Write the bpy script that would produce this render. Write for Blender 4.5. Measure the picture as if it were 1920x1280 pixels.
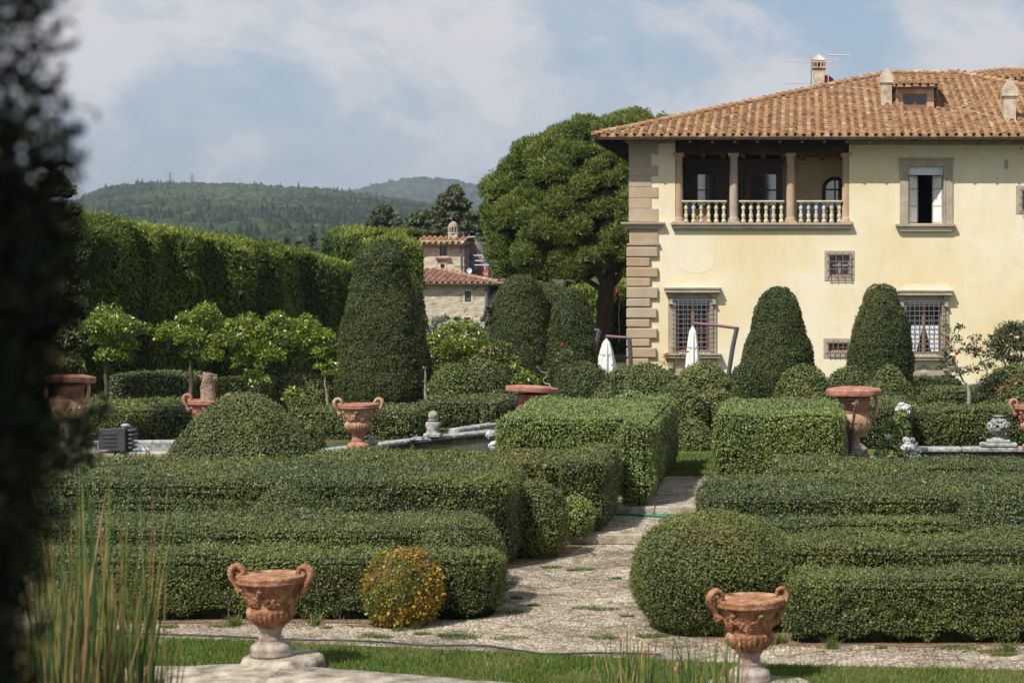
import bpy, math, random
import numpy as np
from math import pi, sin, cos, tan, radians as R
for o in list(bpy.data.objects): bpy.data.objects.remove(o)
S = bpy.context.scene
C = S.collection
rng = np.random.default_rng(7); random.seed(7)
# ------------------------------------------------------------------ camera
F = 3733.0; XV, YH, EYE = 1500.0, 500.0, 4.3      # focal length in photo pixels, vanishing point, eye height
cam = bpy.data.cameras.new('camera'); co = bpy.data.objects.new('camera', cam); C.objects.link(co)
co.location = (0, 0, EYE); co.rotation_euler = (R(90), 0, 0)
cam.sensor_width = 36; cam.lens = 36*F/1920
cam.shift_x = (960-XV)/1920; cam.shift_y = (YH-640)/1920
cam.clip_start = .1; cam.clip_end = 20000
cam.dof.use_dof = True; cam.dof.focus_distance = 45; cam.dof.aperture_fstop = 3.0
S.camera = co
# ------------------------------------------------------------------ sun and sky
SUN_EL, SUN_AZ = R(51), R(34)       # azimuth: to the left of straight behind the camera
sd = np.array([-sin(SUN_AZ)*cos(SUN_EL), -cos(SUN_AZ)*cos(SUN_EL), sin(SUN_EL)])   # towards the sun
sun = bpy.data.lights.new('sun', 'SUN'); so = bpy.data.objects.new('sun', sun); C.objects.link(so)
sun.energy = 4.6; sun.angle = R(.53); sun.color = (1, .955, .88)
from mathutils import Vector, Matrix
so.rotation_euler = Vector(sd).to_track_quat('Z', 'Y').to_euler(); so.location = (-20, -30, 40)
W = bpy.data.worlds.new('World'); S.world = W; W.use_nodes = True
nt = W.node_tree; nt.nodes.clear()
def nd(nt, t, **k):
    n = nt.nodes.new(t)
    for a, b in k.items():
        if a in ('inputs',):
            for i, v in b.items(): n.inputs[i].default_value = v
        else: setattr(n, a, b)
    return n
def ramp(nt, stops, fac=None, interp='LINEAR'):
    n = nt.nodes.new('ShaderNodeValToRGB'); n.color_ramp.interpolation = interp
    e = n.color_ramp.elements
    while len(e) < len(stops): e.new(.5)
    for i, (p, c) in enumerate(stops):
        e[i].position = p; e[i].color = tuple(c)+(1,) if len(c) == 3 else c
    if fac is not None: nt.links.new(fac, n.inputs[0])
    return n
L = nt.links.new
out = nd(nt, 'ShaderNodeOutputWorld'); bg = nd(nt, 'ShaderNodeBackground')
sky = nd(nt, 'ShaderNodeTexSky', sky_type='NISHITA', sun_disc=False, sun_elevation=SUN_EL, air_density=1.0, dust_density=1.6, ozone_density=1.0)
sky.sun_rotation = pi+SUN_AZ
tc = nd(nt, 'ShaderNodeTexCoord'); mp = nd(nt, 'ShaderNodeMapping'); mp.inputs['Scale'].default_value = (1, 1, 1.35); mp.inputs['Location'].default_value = (.60, .1, .31)
L(tc.outputs['Generated'], mp.inputs[0])
n1 = nd(nt, 'ShaderNodeTexNoise', inputs={'Scale': 7.5, 'Detail': 10, 'Roughness': .55, 'Distortion': .35}); L(mp.outputs[0], n1.inputs[0])
n2 = nd(nt, 'ShaderNodeTexNoise', inputs={'Scale': 21, 'Detail': 8, 'Roughness': .6, 'Distortion': .2}); L(mp.outputs[0], n2.inputs[0])
ad = nd(nt, 'ShaderNodeMath', operation='MULTIPLY_ADD'); L(n2.outputs[0], ad.inputs[0]); ad.inputs[1].default_value = .35; L(n1.outputs[0], ad.inputs[2])
r1 = ramp(nt, [(.57, (0, 0, 0)), (.63, (.22, .22, .22)), (.68, (.62, .62, .62)), (.74, (1, 1, 1))], ad.outputs[0], 'EASE')
skc = nd(nt, 'ShaderNodeMix', data_type='RGBA', blend_type='MULTIPLY'); skc.inputs[0].default_value = 1
L(sky.outputs[0], skc.inputs[6]); skc.inputs[7].default_value = (.096, .098, .1, 1)
hz = nd(nt, 'ShaderNodeMix', data_type='RGBA'); hz.inputs[0].default_value = .5      # thin veil over the blue
L(skc.outputs[2], hz.inputs[6]); hz.inputs[7].default_value = (.32, .41, .55, 1)
mx = nd(nt, 'ShaderNodeMix', data_type='RGBA'); L(r1.outputs[0], mx.inputs[0]); L(hz.outputs[2], mx.inputs[6])
mx.inputs[7].default_value = (.61, .605, .625, 1)
L(mx.outputs[2], bg.inputs[0]); bg.inputs[1].default_value = 1.0; L(bg.outputs[0], out.inputs[0])
S.view_settings.view_transform = 'Standard'; S.view_settings.look = 'None'; S.view_settings.exposure = 0.2; S.view_settings.gamma = 1
S.render.engine = 'CYCLES'
S.cycles.use_denoising = True
S.cycles.max_bounces = 6; S.cycles.diffuse_bounces = 3; S.cycles.glossy_bounces = 2; S.cycles.transmission_bounces = 3
S.cycles.volume_bounces = 0; S.cycles.transparent_max_bounces = 6; S.cycles.caustics_reflective = False; S.cycles.caustics_refractive = False
S.cycles.use_adaptive_sampling = True; S.cycles.adaptive_threshold = .015
# ------------------------------------------------------------------ helpers
def X(px, Y): return (px-XV)*Y/F
def Z(py, Y): return EYE-(py-YH)*Y/F
def gz(Y): return -.2 if Y < 32.3 else (-.05 if Y < 34.9 else .08)
_h = np.random.default_rng(3).random(4096)
def vn(P):
    P = np.asarray(P, float); i = np.floor(P).astype(np.int64); f = P-i; f = f*f*(3-2*f); r = 0
    for a in (0, 1):
        for b in (0, 1):
            for c in (0, 1):
                hsh = ((i[:, 0]+a)*73856093 ^ (i[:, 1]+b)*19349663 ^ (i[:, 2]+c)*83492791) & 4095
                r = r+_h[hsh]*(f[:, 0] if a else 1-f[:, 0])*(f[:, 1] if b else 1-f[:, 1])*(f[:, 2] if c else 1-f[:, 2])
    return r*2-1
def nrm(v): return v/np.maximum(np.linalg.norm(v, axis=-1, keepdims=True), 1e-9)
class MB:
    def __init__(s): s.c = []
    def add(s, V, Fc, mat=0, v=None, smooth=False):
        V = np.asarray(V, float).reshape(-1, 3)
        if isinstance(Fc, list) and len(set(len(f) for f in Fc)) > 1:
            for k in sorted(set(len(f) for f in Fc)):
                fk = [f for f in Fc if len(f) == k]; s._a(V, np.array(fk), mat, v if not hasattr(v, '__len__') else None, smooth)
            return s
        return s._a(V, np.array(Fc), mat, v, smooth)
    def _a(s, V, Fc, mat, v, smooth):
        if len(Fc) == 0: return s
        if v is None: v = random.random()
        s.c.append((V, Fc.astype(np.int64), mat, np.broadcast_to(np.asarray(v, float), (len(Fc),)), smooth)); return s
    def tf(s, M):
        M = np.array(M); s.c = [((V@M[:3, :3].T+M[:3, 3]), a, b, c, d) for V, a, b, c, d in s.c]; return s
    def ext(s, o): s.c += o.c; return s
    def mesh(s, name, mats, off):
        m = bpy.data.meshes.new(name)
        Vs = []; lv = []; ls = []; mi = []; vv = []; sm = []; nv = 0; nl = 0
        for V, Fc, mt, v, smo in s.c:
            n, k = Fc.shape; Vs.append(V-off); lv.append((Fc+nv).ravel()); ls.append(nl+np.arange(n)*k); nl += n*k; nv += len(V)
            mi.append(np.full(n, mt)); vv.append(v); sm.append(np.full(n, smo))
        Vs = np.concatenate(Vs); lv = np.concatenate(lv); ls = np.concatenate(ls)
        m.vertices.add(nv); m.vertices.foreach_set('co', Vs.astype(np.float32).ravel())
        m.loops.add(nl); m.loops.foreach_set('vertex_index', lv.astype(np.int32))
        m.polygons.add(len(ls)); m.polygons.foreach_set('loop_start', ls.astype(np.int32))
        m.polygons.foreach_set('material_index', np.concatenate(mi).astype(np.int32)); m.polygons.foreach_set('use_smooth', np.concatenate(sm).astype(bool))
        a = m.attributes.new('v', 'FLOAT', 'FACE'); a.data.foreach_set('value', np.concatenate(vv).astype(np.float32))
        m.update(calc_edges=True); m.validate()
        for t in mats: m.materials.append(t)
        return m
WL = {}
def tag(o, label=None, cat=None, group=None, kind=None):
    if label: o['label'] = label
    if cat: o['category'] = cat
    if group: o['group'] = group
    if kind: o['kind'] = kind
    return o
def thing(name, label, cat, loc, group=None):
    o = bpy.data.objects.new(name, None); C.objects.link(o); o.location = loc; o.empty_display_size = .2
    WL[o.name] = np.array(loc, float); return tag(o, label, cat, group)
def obj(name, mb, mats, parent=None, loc=None, label=None, cat=None, group=None, kind=None):
    if not isinstance(mats, (list, tuple)): mats = [mats]
    if parent is not None: off = WL[parent.name] if loc is None else np.array(loc, float)
    else:
        if loc is None:
            A = np.concatenate([c[0] for c in mb.c]); lo, hi = A.min(0), A.max(0); loc = ((lo[0]+hi[0])/2, (lo[1]+hi[1])/2, lo[2])
        off = np.array(loc, float)
    o = bpy.data.objects.new(name, mb.mesh(name, mats, off)); C.objects.link(o); WL[o.name] = off
    if parent is not None:
        o.parent = parent; o.location = tuple(off-WL[parent.name])
    else: o.location = tuple(off)
    return tag(o, label, cat, group, kind)
def struct(name, mb, m): return obj(name, mb, m, loc=(0, 0, 0), kind='structure')
# ---- shapes
def box(x0, x1, y0, y1, z0, z1, bev=0):
    if bev > 0: return rbox(x0, x1, y0, y1, z0, z1, bev)
    V = [(x, y, z) for z in (z0, z1) for y in (y0, y1) for x in (x0, x1)]
    return V, [(0, 2, 3, 1), (4, 5, 7, 6), (0, 1, 5, 4), (2, 6, 7, 3), (0, 4, 6, 2), (1, 3, 7, 5)]
def rbox(x0, x1, y0, y1, z0, z1, b):
    V = []; 
    for z, e in ((z0, b), (z0+b, 0), (z1-b, 0), (z1, b)):
        V += [(x0+e, y0+b, z), (x0+b, y0+e, z), (x1-b, y0+e, z), (x1-e, y0+b, z), (x1-e, y1-b, z), (x1-b, y1-e, z), (x0+b, y1-e, z), (x0+e, y1-b, z)]
    Fc = []
    for k in range(3):
        for i in range(8): Fc.append((k*8+i, k*8+(i+1) % 8, k*8+8+(i+1) % 8, k*8+8+i))
    Fc.append(tuple(range(7, -1, -1))); Fc.append(tuple(range(24, 32)))
    return V, Fc
def lathe(prof, n=24, c=(0, 0, 0), flute=None, a0=0):
    pr = np.array(prof, float); th = np.arange(n)*2*pi/n+a0; V = []
    for k, (r, z) in enumerate(pr):
        rr = r*np.ones(n)
        if flute and flute[0] <= z <= flute[1]:
            w = sin(pi*(z-flute[0])/(flute[1]-flute[0])); rr = r*(1+flute[3]*w*(np.abs(np.cos(th*flute[2]/2))*2-1))
        V.append(np.stack([c[0]+rr*np.cos(th), c[1]+rr*np.sin(th), np.full(n, c[2]+z)], 1))
    V = np.concatenate(V); m = len(pr); i = np.arange(n); j = (i+1) % n
    Fc = np.concatenate([np.stack([k*n+i, k*n+j, (k+1)*n+j, (k+1)*n+i], 1) for k in range(m-1)])
    return V, Fc
def disc(c, r, n=24, up=True):
    th = np.arange(n)*2*pi/n; V = [(c[0]+r*cos(t), c[1]+r*sin(t), c[2]) for t in th]
    f = tuple(range(n)); return V, [f if up else f[::-1]]
def tube(pts, rad, n=7, cap=True):
    P = np.array(pts, float); m = len(P); rad = np.broadcast_to(np.asarray(rad, float), (m,)); T = nrm(np.gradient(P, axis=0))
    up = np.array([0, 0, 1.]) if abs(T[0][2]) < .9 else np.array([1., 0, 0]); V = []; a = nrm(np.cross(T[0], up))
    for k in range(m):
        a = nrm(a-T[k]*np.dot(a, T[k])); b = np.cross(T[k], a); th = np.arange(n)*2*pi/n
        V.append(P[k]+rad[k]*(np.cos(th)[:, None]*a+np.sin(th)[:, None]*b))
    V = np.concatenate(V); i = np.arange(n); j = (i+1) % n
    Fc = [tuple(q) for k in range(m-1) for q in np.stack([k*n+i, k*n+j, (k+1)*n+j, (k+1)*n+i], 1)]
    if cap: Fc += [tuple(range(n-1, -1, -1)), tuple(range((m-1)*n, m*n))]
    return V, Fc
def smooth_path(pts, k=6):
    P = np.array(pts, float); o = []; Q = np.vstack([2*P[0]-P[1], P, 2*P[-1]-P[-2]])
    for i in range(1, len(Q)-2):
        for t in np.arange(k)/k:
            a, b, c, d = Q[i-1], Q[i], Q[i+1], Q[i+2]
            o.append(.5*((2*b)+(-a+c)*t+(2*a-5*b+4*c-d)*t*t+(-a+3*b-3*c+d)*t**3))
    o.append(P[-1]); return np.array(o)
def grid(Vg):      # Vg (m,n,3) -> V,F
    m, n = Vg.shape[:2]; i = np.arange(m*n).reshape(m, n)
    return Vg.reshape(-1, 3), np.stack([i[:-1, :-1].ravel(), i[:-1, 1:].ravel(), i[1:, 1:].ravel(), i[1:, :-1].ravel()], 1)
def sphere(c, r, n=8, sq=(1, 1, 1)):
    th = np.linspace(0, 2*pi, n*2+1); ph = np.linspace(-pi/2, pi/2, n+1)
    V = np.stack([np.outer(np.cos(ph), np.cos(th))*sq[0], np.outer(np.cos(ph), np.sin(th))*sq[1], np.outer(np.sin(ph), np.ones_like(th))*sq[2]], 2)*r+np.array(c)
    return grid(V)
def roundbox(x0, x1, y0, y1, z0, z1, r, cell=.14, amp=.03, fr=1.6, seed=0, rr=None):
    """five faces of a box, rounded with radius r (vertical edges rr), noise pushed"""
    h = np.array([(x1-x0)/2, (y1-y0)/2, (z1-z0)/2]); c = np.array([(x0+x1)/2, (y0+y1)/2, (z0+z1)/2]); out = MB()
    r = min(r, h[0]*.98, h[1]*.98, h[2]*1.9)
    def lin(a): return np.linspace(-a, a, max(3, int(2*a/cell)+1))
    for ax, sg in ((0, -1), (0, 1), (1, -1), (1, 1), (2, 1)):
        o = [k for k in range(3) if k != ax]; U, Vv = np.meshgrid(lin(h[o[0]]), lin(h[o[1]]), indexing='ij')
        P = np.zeros(U.shape+(3,)); P[..., ax] = sg*h[ax]; P[..., o[0]] = U; P[..., o[1]] = Vv
        P = P.reshape(-1, 3); q = P.copy(); hi = h-r
        q[:, 0] = np.clip(P[:, 0], -hi[0], hi[0]); q[:, 1] = np.clip(P[:, 1], -hi[1], hi[1]); q[:, 2] = np.minimum(P[:, 2], hi[2])
        dr = nrm(P-q+1e-9); e = P-q; ln = np.linalg.norm(e, axis=1, keepdims=True); p2 = q+e/np.maximum(ln, 1e-9)*np.minimum(ln, r)
        if rr:      # vertical edges rounded in plan
            R_ = np.array([min(rr, h[0]*.98), min(rr, h[1]*.98)]); R_[:] = R_.min(); qq = np.clip(p2[:, :2], -(h[:2]-R_), h[:2]-R_); e2 = p2[:, :2]-qq; l2 = np.linalg.norm(e2, axis=1, keepdims=True); li = np.abs(e2).max(1, keepdims=True); k2 = np.where(l2 > 1e-6, li/np.maximum(l2, 1e-9), 1); p2[:, :2] = qq+e2*k2
            cr_ = (np.abs(e2).min(1) > 1e-6)[:, None]; dl = np.linalg.norm(dr[:, :2], axis=1, keepdims=True); dr[:, :2] = np.where(cr_, e2/np.maximum(l2, 1e-9)*dl, dr[:, :2])
        w = p2+c; s = seed*7.3
        p3 = w+dr*(amp*(vn(w*fr+s)+.5*vn(w*fr*3.1+s)))[:, None]
        zz = (p3[:, 2]-z0)/max(z1-z0, .1); tk = np.clip(.25-zz, 0, .25)*.5
        p3[:, :2] -= dr[:, :2]*tk[:, None]*min(1, z1-z0)
        V, Fc = grid(p3.reshape(U.shape+(3,)))
        if (ax == 0) == (sg == -1): Fc = Fc[:, ::-1]
        if ax == 1: Fc = Fc
        out.add(V, Fc, 0, .5, True)
    return out
def lump(cx, cy, z0, prof, nt=40, amp=.04, fr=1.6, seed=0, sx=1, sy=1):
    """closed clipped form of revolution; prof = [(r,z)...] from base to top"""
    pr = smooth_path([(a, b, 0) for a, b in prof], 5)[:, :2]; th = np.linspace(0, 2*pi, nt+1)
    r = np.maximum(pr[:, 0], 0); V = np.stack([np.outer(r, np.cos(th))*sx, np.outer(r, np.sin(th))*sy, np.outer(pr[:, 1], np.ones_like(th))], 2)
    P = V.reshape(-1, 3)+np.array([cx, cy, z0]); d = nrm(V.reshape(-1, 3)*np.array([1, 1, .0])+np.array([0, 0, 1e-3]))
    P = P+d*(amp*(vn(P*fr+seed)+.5*vn(P*fr*3+seed)))[:, None]
    V, Fc = grid(P.reshape(V.shape)); mb = MB(); mb.add(V, Fc, 0, .5, True); return mb
def scatter(mb, dens, back=.25, jit=.02, top=None):
    Ps, Ns = [], []; AV = np.concatenate([q[0] for q in mb.c]); lo, hi = AV.min(0), AV.max(0); mm = ((hi-lo)/2).min()*.97
    for V, Fc, *_ in mb.c:
        a, b, c, d = V[Fc[:, 0]], V[Fc[:, 1]], V[Fc[:, 2]], V[Fc[:, 3]]; cr = np.cross(c-a, d-b); ar = np.linalg.norm(cr, axis=1)/2; n = nrm(cr)
        pc = (a+c)/2; ref = pc.copy(); ref[:, 0] = np.clip(pc[:, 0], lo[0]+mm, hi[0]-mm); ref[:, 1] = np.clip(pc[:, 1], lo[1]+mm, hi[1]-mm); ref[:, 2] = np.minimum(pc[:, 2]-.02, hi[2]-mm)
        s = np.sign(np.sum(n*(pc-ref), 1)); s[s == 0] = 1; n = n*s[:, None]
        w = ar*np.where(n[:, 1] > .45, back, 1.); k = rng.poisson(w*dens); idx = np.repeat(np.arange(len(Fc)), k)
        u, v = rng.random((2, len(idx), 1))
        Ps.append((a[idx]*(1-u)+b[idx]*u)*(1-v)+(d[idx]*(1-u)+c[idx]*u)*v); Ns.append(n[idx])
    P = np.concatenate(Ps); N = np.concatenate(Ns); return P+N*rng.normal(0, jit, (len(P), 1)), N
def cards(P, N, size, asp=.55, tilt=.8, out=.5, up=None, upw=0., mat=1, mb=None, v=None):
    n = len(P); Rn = nrm(rng.normal(size=(n, 3))); t = Rn+N*out
    if up is not None: t = t*(1-upw)+np.array(up)*upw
    t = nrm(t); nn = N+tilt*nrm(rng.normal(size=(n, 3))); nn = nrm(nn-t*np.sum(nn*t, 1, keepdims=True)); b = np.cross(t, nn)
    s = (size*rng.uniform(.65, 1.35, n))[:, None]; w = s*asp*.5
    V = np.stack([P-t*s*.5, P+b*w, P+t*s*.5, P-b*w], 1).reshape(-1, 3); Fc = np.arange(4*n).reshape(n, 4)
    if v is None: v = rng.random(n)
    if mb is None: mb = MB()
    mb.add(V, Fc, mat, v); return mb
# ------------------------------------------------------------------ materials
def newmat(name):
    m = bpy.data.materials.new(name); m.use_nodes = True; t = m.node_tree; b = t.nodes['Principled BSDF']; return m, t, b
def rough(name, stops, scale=4., r=.85, bump=.3, bscale=40., spec=.3, detail=6, vmix=0., vstops=None, space='Object', bdist=.02, metal=0, stretch=None):
    m, t, b = newmat(name); l = t.links.new
    c = nd(t, 'ShaderNodeTexCoord'); src = c.outputs[space]
    if stretch: mpp = nd(t, 'ShaderNodeMapping'); mpp.inputs['Scale'].default_value = stretch; l(src, mpp.inputs[0]); src = mpp.outputs[0]
    n = nd(t, 'ShaderNodeTexNoise', inputs={'Scale': scale, 'Detail': detail, 'Roughness': .6}); l(src, n.inputs[0])
    rp = ramp(t, stops, n.outputs[0]); col = rp.outputs[0]
    if vstops:
        a = nd(t, 'ShaderNodeAttribute', attribute_name='v'); r2 = ramp(t, vstops, a.outputs['Fac'])
        mx = nd(t, 'ShaderNodeMix', data_type='RGBA'); mx.inputs[0].default_value = vmix; l(col, mx.inputs[6]); l(r2.outputs[0], mx.inputs[7]); col = mx.outputs[2]
    l(col, b.inputs['Base Color']); b.inputs['Roughness'].default_value = r; b.inputs['Specular IOR Level'].default_value = spec; b.inputs['Metallic'].default_value = metal
    if bump:
        n2 = nd(t, 'ShaderNodeTexNoise', inputs={'Scale': bscale, 'Detail': 5}); l(src, n2.inputs[0])
        bm = nd(t, 'ShaderNodeBump', inputs={'Strength': bump, 'Distance': bdist}); l(n2.outputs[0], bm.inputs['Height']); l(bm.outputs[0], b.inputs['Normal'])
    return m
def leaf(name, stops, patch, pscale=.7, pamt=.6, r=.45, spec=.5, tr=.15, trc=None, thr=(.45, .65)):
    """stops by leaf, patch = hue towards which whole areas of growth drift"""
    m, t, b = newmat(name); l = t.links.new
    a = nd(t, 'ShaderNodeAttribute', attribute_name='v'); rp = ramp(t, stops, a.outputs['Fac'])
    g = nd(t, 'ShaderNodeNewGeometry'); n = nd(t, 'ShaderNodeTexNoise', inputs={'Scale': pscale, 'Detail': 4}); l(g.outputs['Position'], n.inputs[0])
    r2 = ramp(t, [(thr[0], (0, 0, 0)), (thr[1], (pamt,)*3)], n.outputs[0])
    mx = nd(t, 'ShaderNodeMix', data_type='RGBA'); l(r2.outputs[0], mx.inputs[0]); l(rp.outputs[0], mx.inputs[6]); mx.inputs[7].default_value = tuple(patch)+(1,)
    l(mx.outputs[2], b.inputs['Base Color']); b.inputs['Roughness'].default_value = r; b.inputs['Specular IOR Level'].default_value = spec
    if tr > 0:
        tl = nd(t, 'ShaderNodeBsdfTranslucent'); l(mx.outputs[2], tl.inputs[0]); ms = nd(t, 'ShaderNodeMixShader'); ms.inputs[0].default_value = tr
        l(b.outputs[0], ms.inputs[1]); l(tl.outputs[0], ms.inputs[2]); l(ms.outputs[0], t.nodes['Material Output'].inputs[0])
    return m
def flat(name, c, r=.6, spec=.4, metal=0):
    m, t, b = newmat(name); b.inputs['Base Color'].default_value = tuple(c)+(1,); b.inputs['Roughness'].default_value = r
    b.inputs['Specular IOR Level'].default_value = spec; b.inputs['Metallic'].default_value = metal
    n = nd(t, 'ShaderNodeTexNoise', inputs={'Scale': 9., 'Detail': 4}); c2 = nd(t, 'ShaderNodeTexCoord'); t.links.new(c2.outputs['Object'], n.inputs[0])
    rp = ramp(t, [(.3, tuple(x*.85 for x in c)), (.7, tuple(min(1, x*1.12) for x in c))], n.outputs[0]); t.links.new(rp.outputs[0], b.inputs['Base Color'])
    return m
M = {}
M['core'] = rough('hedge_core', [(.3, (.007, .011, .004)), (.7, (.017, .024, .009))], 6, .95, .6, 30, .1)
M['box'] = leaf('box_leaves', [(0, (0.049, 0.068, 0.024)), (.45, (0.100, 0.127, 0.041)), (.82, (0.186, 0.218, 0.069)), (1, (0.343, 0.351, 0.144))], (0.215, 0.234, 0.054), .5, .6, .5, .4)
M['boxblue'] = leaf('bluish_box_leaves', [(0, (0.046, 0.067, 0.024)), (.5, (0.095, 0.121, 0.042)), (.86, (0.167, 0.194, 0.068)), (1, (0.308, 0.309, 0.132))], (0.200, 0.212, 0.043), .5, .6, .48, .45)
M['boxyel'] = leaf('yellowish_box_leaves', [(0, (0.054, 0.082, 0.020)), (.5, (0.114, 0.150, 0.035)), (.85, (0.180, 0.204, 0.050)), (1, (0.312, 0.276, 0.088))], (0.228, 0.168, 0.050), .9, .5, .45, .45)
M['boxpale'] = leaf('pale_box_leaves', [(0, (0.082, 0.117, 0.035)), (.5, (0.188, 0.241, 0.073)), (.85, (0.247, 0.313, 0.107)), (1, (0.376, 0.423, 0.161))], (0.255, 0.321, 0.067), .6, .5, .45, .4)
M['yew'] = leaf('yew_needles', [(0, (0.031, 0.045, 0.015)), (.5, (0.069, 0.092, 0.028)), (.88, (0.117, 0.142, 0.044)), (1, (0.193, 0.204, 0.077))], (0.138, 0.138, 0.038), .5, .4, .55, .3)
M['cypress'] = leaf('cypress_sprays', [(0, (0.037, 0.062, 0.011)), (.5, (0.087, 0.130, 0.020)), (.85, (0.161, 0.211, 0.029)), (1, (0.260, 0.310, 0.058))], (0.037, 0.068, 0.016), .35, .7, .6, .25, .3)  # dark patch colour stands in for shadowed hollows of the hedge face
M['pine'] = leaf('pine_needles', [(0, (0.043, 0.066, 0.012)), (.5, (0.105, 0.149, 0.026)), (.85, (0.179, 0.225, 0.041)), (1, (0.272, 0.298, 0.071))], (0.185, 0.176, 0.041), .3, .4, .55, .3, .2)
M['lemon'] = leaf('lemon_leaves', [(0, (0.057, 0.103, 0.009)), (.5, (0.159, 0.236, 0.023)), (.85, (0.294, 0.375, 0.040)), (1, (0.407, 0.450, 0.079))], (0.225, 0.257, 0.019), 1.2, .4, .35, .6, .25)
M['oak'] = leaf('oak_leaves', [(0, (0.034, 0.046, 0.019)), (.5, (0.083, 0.101, 0.040)), (.9, (0.144, 0.167, 0.069)), (1, (0.161, 0.184, 0.085))], (0.103, 0.103, 0.048), .2, .5, .6, .3)
M['gold'] = leaf('golden_leaves', [(0, (.06, .09, .015)), (.35, (.16, .18, .02)), (.55, (.38, .30, .02)), (.8, (.55, .36, .02)), (1, (.50, .17, .03))], (.40, .14, .03), 3., .5, .45, .4)
M['olive'] = leaf('olive_leaves', [(0, (.05, .07, .045)), (.6, (.13, .16, .11)), (1, (.26, .29, .22))], (.1, .13, .09), 1, .4, .55, .3)
M['brownleaf'] = leaf('dry_leaves', [(0, (.07, .05, .02)), (.6, (.20, .12, .05)), (1, (.32, .19, .08))], (.08, .10, .03), 5, .6, .6, .2)
M['silver'] = leaf('silver_leaves', [(0, (.22, .26, .24)), (1, (.48, .52, .48))], (.4, .45, .4), 4, .5, .7, .2)
M['petal'] = leaf('white_petals', [(0, (.72, .70, .68)), (1, (.85, .84, .82))], (.8, .8, .78), 4, .5, .6, .3)
M['redpetal'] = leaf('red_petals', [(0, (.5, .02, .02)), (1, (.75, .10, .06))], (.6, .05, .04), 4, .5, .5, .3)
M['pinkpetal'] = leaf('pink_petals', [(0, (.7, .20, .18)), (1, (.85, .40, .35))], (.7, .3, .3), 4, .5, .5, .3)
M['grass'] = leaf('grass_blades', [(0, (.055, .10, .018)), (.6, (.13, .20, .035)), (.88, (.21, .26, .06)), (1, (.36, .32, .14))], (.26, .25, .09), .9, .6, .55, .3, .3)
M['reed'] = leaf('reed_leaves', [(0, (.030, .075, .025)), (.6, (.075, .15, .040)), (.74, (.22, .25, .05)), (.88, (.38, .27, .10)), (1, (.42, .25, .13))], (.1, .17, .04), 3, .2, .5, .3, .3)
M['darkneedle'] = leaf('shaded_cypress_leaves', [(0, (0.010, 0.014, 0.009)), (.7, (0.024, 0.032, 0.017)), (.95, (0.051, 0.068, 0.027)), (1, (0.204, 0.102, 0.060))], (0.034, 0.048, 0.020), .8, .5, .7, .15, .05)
M['forest'] = leaf('forest_foliage', [(0, (0.010, 0.016, 0.008)), (.5, (0.028, 0.043, 0.018)), (.8, (0.048, 0.066, 0.025)), (1, (0.076, 0.091, 0.035))], (0.052, 0.070, 0.025), .006, .55, .85, .1, 0)
M['bark'] = rough('bark', [(.3, (.05, .038, .028)), (.7, (.16, .13, .10))], 9, .95, .8, 24, .2, stretch=(1, 1, .3))
M['pinebark'] = rough('pine_bark', [(.3, (.045, .032, .026)), (.7, (.14, .095, .075))], 5, .95, .9, 9, .2, stretch=(1, 1, .35), bdist=.05)
M['greybark'] = rough('grey_bark', [(.3, (.16, .15, .13)), (.7, (.42, .40, .36))], 14, .9, .6, 40, .2)
TS = [(0, (.46, .17, .09)), (.3, (.52, .21, .12)), (.6, (.58, .27, .16)), (.85, (.60, .33, .19)), (1, (.62, .42, .28))]
M['terra'] = rough('weathered_terracotta', [(.30, (.09, .042, .026)), (.40, (.24, .105, .058)), (.50, (.36, .17, .090)), (.60, (.44, .26, .15)), (.67, (.50, .39, .27)), (.74, (.62, .56, .45))], 7.5, .9, 1.0, 40, .15, 12, bdist=.03)
M['terranew'] = rough('red_terracotta', [(.3, (.24, .095, .065)), (.5, (.38, .165, .115)), (.72, (.50, .30, .23))], 6.5, .85, .3, 50, .25)
M['terragrey'] = rough('terracotta_grey_with_lime', [(.32, (0.172, 0.116, 0.090)), (.48, (0.310, 0.241, 0.198)), (.66, (0.447, 0.404, 0.353))], 6, .9, .5, 40, .2)
M['terralite'] = rough('sun_bleached_terracotta', [(.3, (.30, .15, .09)), (.5, (.44, .27, .17)), (.72, (.56, .40, .28))], 6, .9, .4, 40, .2)
M['stone'] = rough('weathered_stone', [(.30, (.12, .10, .075)), (.44, (.28, .24, .18)), (.58, (.42, .37, .29)), (.72, (.54, .50, .43))], 4.5, .92, .8, 22, .2, 10, bdist=.03)
M['whitestone'] = rough('pale_coping_stone', [(.32, (0.123, 0.123, 0.119)), (.48, (0.299, 0.299, 0.290)), (.66, (0.475, 0.475, 0.458))], 8, .9, .6, 30, .2)
M['poolwall'] = rough('brown_pool_wall', [(.35, (.06, .045, .03)), (.6, (.16, .12, .08)), (.72, (.30, .25, .18))], 6, .9, .6, 30, .2)
M['gravelbase'] = rough('soil', [(.3, (.16, .10, .065)), (.7, (.30, .21, .14))], 3, .95, .8, 30, .1, bdist=.04)
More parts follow.
